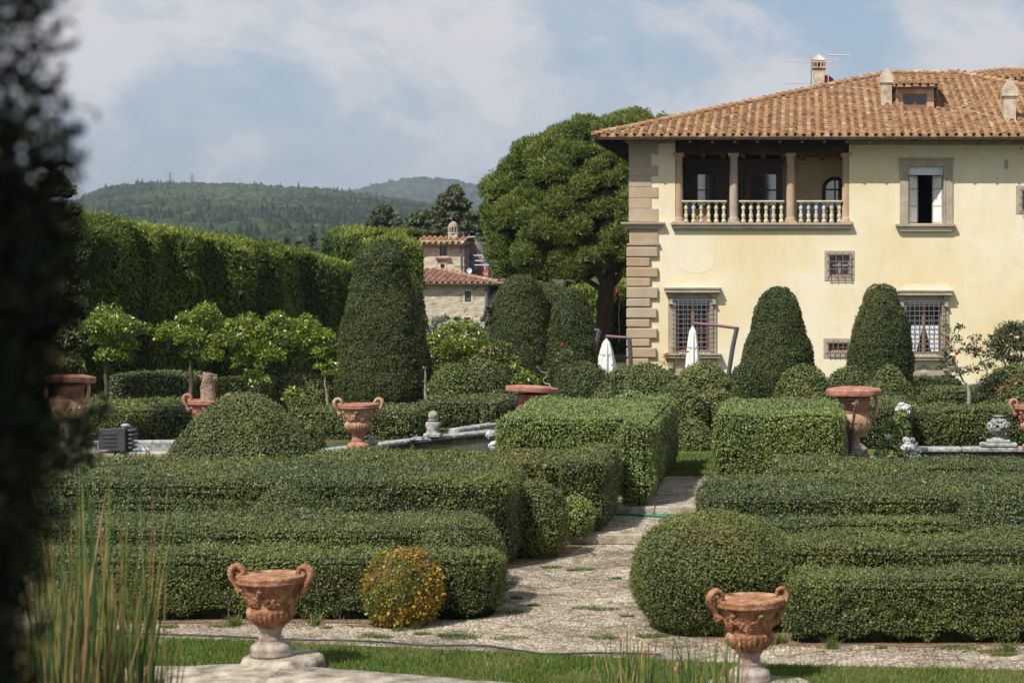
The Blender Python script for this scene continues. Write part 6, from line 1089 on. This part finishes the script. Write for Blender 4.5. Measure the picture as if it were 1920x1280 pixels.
mb = MB(); q = smooth_path([(X(70, 40), 40, Z(724, 40)), (X(82, 40), 40, Z(742, 40)), (X(96, 40), 40, Z(752, 40)), (X(104, 40), 40, Z(768, 40))], 5); mb.add(*tube(q, np.linspace(.02, .04, len(q)), 6), 0, .5, True); obj('dead_branch', mb, M['terralite'], label='pale curved dead branch sticking out beside the left capped jar', cat='branch')
# finials
def finial(px, Y, row, label, kind, zb=.25):
    x = X(px, Y); t_ = thing('stone_finial', label, 'finial', (x, Y, zb), 'stone ornaments on the pool edge'); s = Y/F; h = Z(row, Y)-zb; mb = MB()
    if kind == 'ball':
        mb.add(*rbox(x-.2, x+.2, Y-.2, Y+.2, zb, zb+h*.16, .02)); mb.add(*lathe([(.17, zb+h*.16), (.15, zb+h*.3), (.19, zb+h*.45), (.17, zb+h*.56), (.10, zb+h*.6), (.10, zb+h*.64)], 20, (x, Y, 0)), 0, .5, True); obj('pedestal', mb, M['whitestone'], t_)
        mb = MB(); mb.add(*sphere((x, Y, zb+h*.82), h*.19, 10), 0, .5, True); mb.add(*lathe([(.09, zb+h*.62), (.14, zb+h*.66), (.07, zb+h*.70)], 16, (x, Y, 0)), 0, .5, True); obj('ball', mb, M['stone'], t_)
    elif kind == 'fruit':
        mb.add(*rbox(x-.42, x+.42, Y-.2, Y+.2, zb, zb+.10, .03)); mb.add(*rbox(x-.26, x+.26, Y-.18, Y+.18, zb+.10, zb+.17, .02)); obj('pedestal', mb, M['whitestone'], t_)
        mb = MB(); mb.add(*lathe([(.17, zb+.17), (.15, zb+.2), (.06, zb+.24), (.07, zb+.27), (.19, zb+.33), (.24, zb+.42), (.23, zb+.45)], 24, (x, Y, 0), (zb+.28, zb+.43, 12, .08)), 0, .5, True); obj('basket', mb, M['whitestone'], t_)
        mb = MB(); random.seed(4)
        for k in range(95):
            a = random.uniform(0, 2*pi); f = random.random(); r_ = .225*math.sqrt(1-f*f*.85); mb.add(*sphere((x+r_*cos(a), Y+r_*sin(a), zb+.44+f*.17), random.uniform(.035, .05), 6), 0, .5, True)
        mb.add(*sphere((x, Y, zb+.50), .15, 8), 1, .5, True); mb.add(*lathe([(.05, zb+.60), (.10, zb+.68), (.13, zb+.70)], 12, (x, Y, 0)), 0, .5, False); obj('fruit', mb, [M['whitestone'], M['poolwall']], t_)  # brown inner sphere stands in for dark shaded gaps between the fruit
    else:
        mb.add(*rbox(x-.16, x+.16, Y-.16, Y+.16, zb, zb+h*.35, .03)); mb.add(*rbox(x-.11, x+.13, Y-.12, Y+.12, zb+h*.35, zb+h*.62, .03)); V, Fc = sphere((x, Y, zb+h*.78), h*.24, 8, (.8, .8, 1)); V = V+.02*np.stack([vn(V*9), vn(V*9+3), vn(V*9+6)], 1); mb.add(V, Fc, 0, .5, True); obj('block', mb, M['whitestone'], t_)
finial(812, 47.4, 770, 'stone finial with a round ball top on the left pool edge', 'ball', .25)
finial(1872, 44.8, 788, 'pale stone fruit basket finial on the right pool edge', 'fruit', .25)
finial(782, 46.6, 815, 'small weathered carved stone on the pool edge left of the ball finial', 'rock', .25)
finial(697, 44.6, 816, 'stack of square stone blocks at the corner of the left pool beside the urn', 'rock', .2)
# flowers
def flowers(px, Y, row, rpx, label, n=60, mat='petal', sq=.8, stem=True, name='white_flowers'):
    x, z = X(px, Y), Z(row, Y); r = rpx*Y/F; t_ = thing(name, label, 'flowers', (x, Y, gz(Y)), 'clusters of white flowers'); mb = MB(); d = nrm(rng.normal(size=(n*16, 3))); P = np.array([x, Y, z])+d*r*rng.uniform(.6, 1, (n*16, 1))*np.array([1, 1, sq])*(1+.45*vn(d*2.6+px))[:, None]; cards(P, d, .075, .85, .6, .2, None, 0, 0, mb, v=rng.random(len(P))); obj('blossom', mb, [M[mat], M[mat]], t_)
    if stem: mb = MB(); mb.add(*tube([(x, Y, gz(Y)), (x+.03, Y, z)], .015, 5)); obj('stem', mb, M['bark'], t_)
    return t_
flowers(920, 43.5, 814, 7, 'white flower cluster at the left corner of the tall pale block, upper one', zzz) if False else flowers(920, 43.5, 814, 7, 'white flower cluster at the left corner of the tall pale block, upper one')
flowers(926, 42.5, 835, 8, 'white flower cluster at the left corner of the tall pale block, lower one'); flowers(1694, 44, 767, 12, 'largest white flower head above the roses near the capped jar with the tap', 90)
flowers(1703, 43, 838, 10, 'white flower cluster low beside the silvery shrub'); flowers(1699, 43.2, 825, 5, 'tiny white blooms between the roses and the silvery shrub', 25); flowers(1665, 43.5, 819, 3, 'single small white bloom on the rose bush', 12)
leaftree(1675, 43.8, 864, [(1680, 792, 13, 0), (1690, 780, 12, 0), (1668, 800, 12, 0), (1685, 812, 14, 0), (1660, 835, 13, -.2), (1678, 840, 14, -.2), (1650, 850, 12, -.3), (1668, 855, 14, -.3), (1690, 848, 11, -.2), (1700, 800, 9, 0)], 'leafy green rose bush beside the large capped jar with the tap', 'boxpale', ls=.095, dens=150, name='rose_bush', cat='rose bush', group='flowering shrubs', r0=.02, tw=.014)
leaftree(1713, 43.0, 866, [(1711, 825, 5, 0), (1713, 835, 7, 0), (1718, 846, 9, 0), (1708, 850, 9, 0), (1716, 857, 10, 0)], 'silvery grey leaved shrub at the corner of the right pool', 'silver', ls=.07, dens=260, name='silver_shrub', cat='shrub', group=None, r0=.02, tw=.01, asp=.3)
mb = MB()      # fallen leaves
for (a0, a1, b0, b1, n_) in ((250, 800, 1163, 1178, 900), (800, 960, 1085, 1165, 600), (1210, 1330, 1150, 1215, 500), (1300, 1920, 1203, 1222, 900), (850, 1250, 1030, 1210, 700), (950, 1120, 1010, 1050, 300)):
    Q = np.array([gp(random.uniform(a0, a1), random.uniform(b0, b1)) for _ in range(n_)]); P = np.column_stack([Q, np.full(n_, -.188)]); cards(P, np.tile([[0, 0, 1.]], (n_, 1)), .026, .6, .4, .0, None, 0, 0, mb)
obj('fallen_leaves', mb, M['brownleaf'], loc=(0, 0, 0), label='dry fallen leaves scattered along the hedge feet and the path', cat='leaf litter', kind='stuff')
# ================================================================== PARASOLS
def parasol(px, Y, top, bot, w0, w1, arm, mast, label):
    x, s = X(px, Y), Y/F; t_ = thing('parasol', label, 'parasol', (X(mast[-1][0], Y), Y, gz(60)), 'closed white cantilever parasols'); zt, zb = Z(top, Y), Z(bot, Y); G = []
    for f in np.linspace(0, 1, 20):
        z = zt+(zb-zt)*f; r = (w0+(w1-w0)*f**.8)*s; r *= (.25+.75*min(1, f*9)); G.append([(x+r*cos(a)*(1+.16*sin(a*8+f*1.5)*min(1, f*3)), Y+r*sin(a)*(1+.16*sin(a*8+f*1.5)*min(1, f*3)), z+.03*sin(a*8)*(f > .97)) for a in np.linspace(0, 2*pi, 65)])
    mb = MB(); mb.add(*grid(np.array(G)), 0, .5, True); obj('folded_canopy', mb, M['cloth'], t_)
    f = .42; r = (w0+(w1-w0)*f**.8)*s*1.12; z = zt+(zb-zt)*f; mb = MB(); mb.add(*tube([(x+r*cos(a), Y+r*sin(a), z+.05*sin(a)) for a in np.linspace(0, 2*pi, 25)], .012, 5)); obj('tie_cord', mb, M['pylon'], t_)
    mb = MB(); mb.add(*tube([(X(a, Y), Y+.0, Z(b_, Y)) for a, b_ in arm], .055, 6)); mb.add(*tube([(X(arm[0][0], Y), Y, Z(arm[0][1], Y)), (x, Y, zt-.1)], .03, 6)); obj('arm', mb, flat('faded_red_paint', (.22, .10, .11), .5), t_)
    mb = MB(); mb.add(*tube([(X(a, Y), Y, Z(b_, Y)) for a, b_ in mast]+[(X(mast[-1][0]-3, Y), Y, gz(60))], .075, 8)); mb.add(*rbox(X(mast[-1][0]-3, Y)-.45, X(mast[-1][0]-3, Y)+.45, Y-.45, Y+.45, .06, .16, .03)); obj('mast', mb, M['mast'], t_)
M['mast'] = flat('dark_grey_paint', (.085, .09, .10), .5)
parasol(1299, 64, 611, 700, 5, 13.5, [(1300, 606), (1345, 610), (1382, 615)], [(1382, 613), (1374, 650), (1367, 695)], 'slim closed white parasol before the lower left villa window, hanging from a leaning mast')
parasol(1137, 68, 634, 700, 4, 19, [(1136, 630), (1160, 632), (1180, 633)], [(1180, 633), (1182, 660), (1183, 700)], 'wider closed white parasol in the shade between the pine and the villa corner')
mb = MB(); Y = 69; mb.add(*tube([(X(1106, Y), Y, Z(617, Y)), (X(1124, Y), Y, Z(620, Y))], .06, 6)); mb.add(*tube([(X(1124, Y), Y, Z(619, Y)), (X(1116, Y), Y, Z(650, Y)), (X(1108, Y), Y, gz(60))], .08, 6)); obj('parasol_mast', mb, M['mast'], label='bare grey parasol mast leaning beside the slimmer yew cone', cat='parasol mast')
# floodlight box on the canal coping
Y = 43.5; x0, x1 = X(193, Y), X(254, Y); zb = .30; t_ = thing('floodlight', 'black ribbed floodlight box resting on the stone coping at the left', 'floodlight', ((x0+x1)/2, Y, zb)); M['blk'] = rough('black_plastic', [(.3, (.035, .035, .04)), (.7, (.07, .07, .075))], 4, .45, .1, 20, .5)
mb = MB(); h = Z(802, Y)-zb; xa, xb = x0, X(233, Y); V = [(xa, Y-.25, zb+.04), (xb+.05, Y-.25, zb), (xb, Y-.25, zb+h), (xa-.03, Y-.25, zb+h-.03), (xa, Y+.2, zb+.04), (xb+.05, Y+.2, zb), (xb, Y+.2, zb+h), (xa-.03, Y+.2, zb+h-.03)]; mb.add(V, [(0, 1, 2, 3), (5, 4, 7, 6), (0, 3, 7, 4), (1, 5, 6, 2), (3, 2, 6, 7), (0, 4, 5, 1)])
for k in range(4): z = zb+.1+k*.085; mb.add(*box(xa+.08, xb-.08, Y-.265, Y-.249, z, z+.035))
obj('housing', mb, M['blk'], t_); mb = MB(); mb.add(*rbox(xb+.01, xb+.12, Y-.29, Y+.23, zb-.03, zb+h+.03, .02)); obj('front_frame', mb, M['blk'], t_)
mb = MB()
for k in range(5): z = zb+.03+k*(h-.02)/5; mb.add(*rbox(xb+.12, x1+.02*(k % 2), Y-.22, Y+.15, z, z+h/5-.03, .025))
obj('cooling_fins', mb, M['blk'], t_); mb = MB(); mb.add(*sphere((xb+.06, Y-.1, zb+h+.06), .08, 8, (1.3, 1, .6)), 0, .5, True); obj('lid_knob', mb, M['pylon'], t_)
mb = MB(); q = smooth_path([(x1, Y-.1, zb+.15), (X(270, Y), Y-.2, Z(829, Y)), (X(282, Y), Y-.28, Z(841, Y)), (X(280, Y), Y-.3, Z(852, Y)), (X(268, Y), Y-.3, Z(860, Y)), (X(257, Y), Y-.3, Z(853, Y)), (X(256, Y), Y-.28, Z(845, Y)), (X(262, Y), Y-.15, .285)], 6); mb.add(*tube(q, .012, 5)); mb.add(*tube(smooth_path([(X(183, Y), Y-.2, .29), (X(192, Y), Y-.3, .24), (X(204, Y), Y-.5, .06)], 5), .014, 5)); obj('cable', mb, flat('grey_cable', (.12, .12, .12), .6), label='looping grey power cable hanging over the coping from the floodlight', cat='cable')
t_ = thing('power_plug', 'blue and white power plug lying on the coping beside the floodlight', 'plug', (X(272, Y), Y-.1, .27)); mb = MB(); mb.add(*tube([(X(265, Y), Y-.1, .31), (X(270, Y), Y-.1, .31)], .05, 10)); obj('socket', mb, flat('blue_plastic', (.03, .22, .60), .4), t_); mb = MB(); mb.add(*tube([(X(270, Y)+.005, Y-.1, .315), (X(276, Y), Y-.1, .32), (X(282, Y), Y-.1, .31)], [.045, .055, .03], 10)); obj('plug', mb, flat('white_plastic', (.55, .60, .62), .4), t_)
# ================================================================== STONE HOUSE
YS = 135.; sx = lambda p: X(p, YS); sz = lambda p: Z(p, YS)
M['rubble'] = rough('pale_rubble_wall', [(.34, (.24, .19, .14)), (.44, (.47, .40, .30)), (.55, (.56, .49, .38)), (.7, (.64, .58, .47))], 1.5, .95, .9, 3.5, .1, 10, stretch=(1, 1, 2.2), bdist=.1)
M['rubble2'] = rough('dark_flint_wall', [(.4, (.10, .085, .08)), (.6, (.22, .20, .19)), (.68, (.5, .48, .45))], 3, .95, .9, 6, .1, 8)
M['redtile'] = rough('red_roof_tiles', [(.35, (.25, .13, .085)), (.65, (.40, .26, .19))], 1.6, .9, .3, 20, .1, 6, .6, [(0, (.17, .085, .06)), (.5, (.35, .20, .14)), (1, (.50, .37, .28))])
hs = thing('stone_house', 'old pale stone farmhouse with a square tower between the hedge and the pine', 'house', (sx(860), YS, 0))
def shell(par, name, x0, x1, y0, y1, z0, z1, hs_, m):
    xs = sorted({x0, x1, *[h[0] for h in hs_], *[h[1] for h in hs_]}); zs = sorted({z0, z1, *[h[2] for h in hs_], *[h[3] for h in hs_]}); mb = MB()
    for i in range(len(xs)-1):
        for j in range(len(zs)-1):
            cx, cz = (xs[i]+xs[i+1])/2, (zs[j]+zs[j+1])/2
            if any(h[0] < cx < h[1] and h[2] < cz < h[3] for h in hs_): continue
            mb.add([(xs[i], y0, zs[j]), (xs[i+1], y0, zs[j]), (xs[i+1], y0, zs[j+1]), (xs[i], y0, zs[j+1])], [(0, 1, 2, 3)])
    for a, b_, c2, e in hs_: d = y0+.3; mb.add([(a, y0, c2), (b_, y0, c2), (b_, y0, e), (a, y0, e), (a, d, c2), (b_, d, c2), (b_, d, e), (a, d, e)], [(0, 4, 5, 1), (1, 5, 6, 2), (2, 6, 7, 3), (3, 7, 4, 0)])
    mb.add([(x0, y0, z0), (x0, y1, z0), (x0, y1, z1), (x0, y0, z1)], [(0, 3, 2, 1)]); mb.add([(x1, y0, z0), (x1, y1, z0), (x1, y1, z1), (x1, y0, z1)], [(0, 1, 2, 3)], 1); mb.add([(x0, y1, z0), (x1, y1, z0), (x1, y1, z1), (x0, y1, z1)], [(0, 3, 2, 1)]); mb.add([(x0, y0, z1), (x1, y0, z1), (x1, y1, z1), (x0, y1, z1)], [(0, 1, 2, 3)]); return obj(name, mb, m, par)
hl = [(sx(871.5), sx(883.5), sz(566), sz(546)), (sx(870.5), sx(882.5), sz(606), sz(595))]
shell(hs, 'lower_wall', sx(760), sx(913), YS, YS+9, -1, sz(528), hl, [M['rubble'], M['rubble']])
YT = YS+5; tx = lambda p: X(p, YT); tz = lambda p: Z(p, YT); hl2 = [(tx(824), tx(839), tz(480), tz(455)), (tx(826), tx(834), tz(502.5), tz(494.5))]
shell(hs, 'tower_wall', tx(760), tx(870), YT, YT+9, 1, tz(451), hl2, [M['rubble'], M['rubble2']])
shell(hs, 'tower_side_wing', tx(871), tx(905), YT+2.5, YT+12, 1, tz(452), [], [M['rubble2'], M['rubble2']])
shell(hs, 'side_wing_wall', sx(914), sx(948), YS+.8, YS+7, -1, sz(556), [], [M['rubble'], M['rubble']])
def hwin(h, Y, nx, nz, arch=False):
    a, b_, c2, e = h; mb = MB(); w = .12
    for q in ((a-w, a, c2-w, e+w), (b_, b_+w, c2-w, e+w), (a, b_, e, e+w), (a-.08, b_+.08, c2-w*1.2, c2)): mb.add(*box(q[0], q[1], Y-.03-.01*random.random(), Y-.003, q[2], q[3]))
    f = obj('window', mb, M['balus'], hs); mb = MB(); mb.add([(a, Y+.25, c2), (b_, Y+.25, c2), (b_, Y+.25, e), (a, Y+.25, e)], [(0, 1, 2, 3)]); obj('pane', mb, M['glass'], f); mb = MB()
    for k in range(nx+1): x = a+(b_-a)*k/nx; mb.add(*box(x-.02, x+.02, Y+.05, Y+.08, c2, e))
    for k in range(nz+1): z = c2+(e-c2)*k/nz; mb.add(*box(a, b_, Y+.04, Y+.075, z-.02, z+.02))
    obj('grille', mb, M['brownwood'] if arch else M['iron'], f)
hwin(hl[0], YS, 4, 6); hwin(hl[1], YS, 4, 3); hwin(hl2[1], YT, 1, 1)
a, b_, c2, e = hl2[0]; hwin((a, b_, c2, e), YT, 2, 3, True); mb = MB(); mb.add(*rbox(a-.25, b_+.25, YT-.25, YT-.003, c2-.22, c2-.1, .02)); obj('window_sill', mb, M['brick'], hs)
mb = MB(); cxm = (a+b_)/2
for s_ in (-1, 1):
    P = [(cxm+s_*(b_-a)/2, YT-.02, e)]+[(cxm+s_*(b_-a)/2*cos(t0), YT-.02, e-.3+.3*sin(t0)) for t0 in np.linspace(0, pi/2, 8)][::1]; P = [(cxm+s_*(b_-a)/2, YT-.025, e+.01)]+[(p[0], YT-.025, p[2]) for p in P[1:]]+[(cxm, YT-.025, e+.01)]
    mb.add(P, [tuple(range(len(P)))] if s_ < 0 else [tuple(range(len(P)))[::-1]])
obj('window_arch', mb, M['rubble'], hs)
mb = MB(); sl = .17; Ye = YS-.5; ze = sz(530.5); x1 = sx(930)+.25; tilefield(sx(760), x1-.1, Ye, ze, sl, lambda x: min(5.4, max(0, x1-x)), mb, .40, .55, .12); mb.add([(sx(760), Ye, ze-.03), (x1, Ye, ze-.03), (x1-5.4, Ye+5.4, ze-.03+5.4*sl), (sx(760), Ye+5.4, ze-.03+5.4*sl), (x1, Ye+10, ze-.03)], [(0, 1, 2, 3), (1, 4, 2)]); ridge((x1, Ye, ze+.05), (x1-5.4, Ye+5.4, ze+.05+5.4*sl), mb, .6, .14); mb.add(*box(sx(760), x1, Ye-.004, Ye+.5, ze-.16, ze-.035), 1); mb.add(*box(x1-.6, x1-.01, Ye+.5, Ye+8, ze-.16, ze-.035), 1); obj('lower_roof', mb, [M['redtile'], M['soffit'], M['void']], hs)
mb = MB(); Ye = YT-.5; ze = tz(457); tilefield(tx(760), tx(876), Ye, ze, .2, lambda x: 2.3, mb, .40, .55, .12); mb.add(*box(tx(760), tx(876), Ye-.004, Ye+2.3, ze-.16, ze-.02), 1); mb.add([(tx(760), Ye+2.3, ze+.46), (tx(876), Ye+2.3, ze+.46), (tx(876), Ye+8, ze-.3), (tx(760), Ye+8, ze-.3)], [(0, 1, 2, 3)]); obj('tower_roof', mb, [M['tile'], M['soffit'], M['void']], hs)
mb = MB(); Ye = YS+.5; x0 = sx(912); 
tilefield(0, 5, 0, 0, .38, lambda x: 2.6, mb, .4, .5, .12); A2 = MB()
for V, Fc, a_, v_, s_ in mb.c: A2.c.append((np.stack([x0-.1+V[:, 0]*.44, Ye+V[:, 1]*1.6, sz(560)+V[:, 2]+V[:, 0]*.22], 1), Fc, a_, v_, s_))
obj('side_roof', A2, [M['redtile'], M['soffit'], M['void']], hs)
mb = MB(); yc = YT+1.5; x = X(850, yc); zc = Z(448, yc); r_ = 8.5*yc/F; mb.add(*rbox(x-r_, x+r_, yc-r_, yc+r_, zc-.4, zc+.38, .03)); mb.add(*lathe([(r_*1.25, zc+.38), (r_*1.25, zc+.46), (r_*.9, zc+.46)], 20, (x, yc, 0)))
for a in np.arange(10)*2*pi/10: mb.add(*tube([(x+r_*cos(a), yc+r_*sin(a), zc+.44), (x+r_*cos(a), yc+r_*sin(a), zc+.82)], .07, 5), 1)
mb.add(*lathe([(r_*1.15, zc+.80), (r_*1.2, zc+.86), (r_*.95, zc+1.05), (r_*.5, zc+1.2), (.02, zc+1.26)], 20, (x, yc, 0)), 1, .5, True); mb.add(*lathe([(r_*.6, zc+.4), (r_*.6, zc+.85)], 10, (x, yc, 0)), 2); obj('chimney', mb, [M['chim'], M['terragrey'], M['void']], hs)
mb = MB(); mb.add(*tube([(sx(912), YS-.12, 0), (sx(912), YS-.12, sz(533))], .09, 6)); mb.add(*tube([(tx(865), YT-.1, tz(505)), (tx(865), YT-.1, tz(462)), (tx(861), YT-.3, tz(459))], .06, 6)); obj('drainpipe', mb, M['iron'], hs)
dish(880, 507, 5, YS+3, 0, M['alu'], 'grey satellite dish against the dark side wall of the stone house'); dish(910, 511, 5.5, YS+2.5, 0, M['dishred'], 'small red satellite dish on the roof end of the stone house')
Y = YS+3; t_ = thing('tv_aerial', 'television aerial with three booms above the stone house roof', 'aerial', (X(909.5, Y), Y, Z(520, Y))); mb = MB(); mb.add(*tube([(X(909.5, Y), Y, Z(520, Y)), (X(909.5, Y), Y, Z(472, Y))], .045, 5)); obj('mast', mb, M['alu'], t_); mb = MB()
for r_, a, b_ in ((479, 888, 909), (489, 891, 909), (497, 890, 917)): mb.add(*tube([(X(a, Y), Y, Z(r_, Y)), (X(b_, Y), Y, Z(r_, Y))], .04, 4))
mb.add(*tube([(X(903, Y), Y, Z(469, Y)), (X(908, Y), Y, Z(479, Y)), (X(904, Y), Y, Z(486, Y))], .05, 4)); mb.add(*tube([(X(876, Y), Y, Z(444.5, Y)), (X(891, Y), Y, Z(444, Y))], .04, 4)); obj('antenna_boom', mb, M['alu'], t_)
mb = MB(); Y = 150; mb.add([(X(575, Y), Y, Z(474, Y)), (X(625, Y), Y, Z(464, Y)), (X(640, Y+6), Y+6, Z(462, Y)), (X(590, Y+6), Y+6, Z(472, Y))], [(0, 1, 2, 3)]); mb.add(*box(X(582, Y), X(640, Y), Y+.5, Y+8, -1, Z(481, Y))); obj('greenhouse', mb, M['blind'], label='pale sloping roof glimpsed beyond the dip of the cypress hedge', cat='shed')
# ================================================================== REEDS AND POND PLANTS
def reedclump(name, n, x0, x1, y0, y1, zb, zt, w, label, mat='reed', lean=.12, bent=.15, heads=0, cat='reeds', vm=1.):
    V = []; n_ = 7; vs = []; VV = []; FF = []; k0 = 0
    for k in range(n):
        x, y = random.uniform(x0, x1), random.uniform(y0, y1); h = zt(x)-zb; h *= random.uniform(.66, .90) if random.random() < .88 else random.uniform(.9, 1.06); lx1 = random.gauss(0, lean)*h; ly = random.gauss(0, lean)*h; bd = random.random() < bent; u = np.linspace(0, 1, n_)
        cx = x+lx1*u**2; cy = y+ly*u**2; cz = zb+h*u*(1-(.35*u*u if bd else 0)); cx = cx+(random.choice([-1, 1])*h*.25*u**4 if bd else 0); a = random.uniform(0, pi); ww = w*random.uniform(.6, 1.2)*np.clip(1.1-u**3, .06, 1)/2; P = np.stack([cx, cy, cz], 1); s = np.array([cos(a), sin(a)*.5, 0]); A = np.stack([P-s*ww[:, None], P+s*ww[:, None]], 1).reshape(-1, 3)
        VV.append(A); FF.append(np.array([(2*i, 2*i+1, 2*i+3, 2*i+2) for i in range(n_-1)])+k0); k0 += len(A); t0 = random.random()*vm; vs.append(np.clip(t0+np.linspace(0, .25, n_-1)*(1 if t0 > .4 else .3), 0, 1))
    mb = MB(); mb.add(np.concatenate(VV), np.concatenate(FF), 0, np.concatenate(vs)); 
    for k in range(heads):
        x, y = random.uniform(x0, x1), random.uniform(y0, y1); z1_ = zt(x)*random.uniform(.75, 1.0)+zb*(.0); mb.add(*tube([(x, y, zb), (x+.03, y, z1_)], .007, 4), 0, .75); mb.add(*sphere((x+.03, y, z1_+.03), .013, 6, (1, 1, 2.2)), 1, .5, True)
    return obj(name, mb, [M[mat], flat('dry_seed_head', (.42, .22, .13), .9)], label=label, cat=cat, kind='stuff', loc=((x0+x1)/2, (y0+y1)/2, zb))
Yr = 13.0; tops = lambda x: Z(np.interp(XV+x*F/Yr, [20, 60, 100, 140, 160, 180, 215, 240, 265, 300], [1180, 1120, 985, 890, 855, 900, 960, 1050, 1150, 1260]), Yr)
reedclump('reeds', 760, X(36, Yr), X(238, Yr), 12.3, 13.8, -.45, tops, .027, 'clump of green and straw coloured reeds at the bottom left', lean=.05, bent=.04, vm=.93)
reedclump('reeds', 240, X(10, Yr), X(262, Yr), 12.2, 13.4, -.45, lambda x: Z(1150, Yr), .022, 'broken dry straw coloured reeds at the foot of the green ones', lean=.16, bent=.5)
Y = 18.5; reedclump('water_plants', 300, X(1100, Y), X(1390, Y), 18.0, 19.2, -.45, lambda x: Z(1188+26*sin(x*9), Y), .026, 'spiky green leaves with dry seed heads at the bottom edge, in front of the right urn', lean=.10, heads=13, cat='water plants', vm=.72)
# ================================================================== AIR
m = bpy.data.materials.new('air'); m.use_nodes = True; t = m.node_tree; t.nodes.clear(); o = nd(t, 'ShaderNodeOutputMaterial'); pv = nd(t, 'ShaderNodeVolumePrincipled')
pv.inputs['Color'].default_value = (.72, .84, 1, 1); pv.inputs['Density'].default_value = .00012; pv.inputs['Anisotropy'].default_value = .2; t.links.new(pv.outputs[0], o.inputs['Volume'])
mb = MB(); mb.add(*box(-4200, 4200, -120, 7200, -8, 260)); hz_ = obj('haze', mb, m, loc=(0, 0, 0), kind='stuff', label='thin blue haze lying over the distant hills', cat='haze')
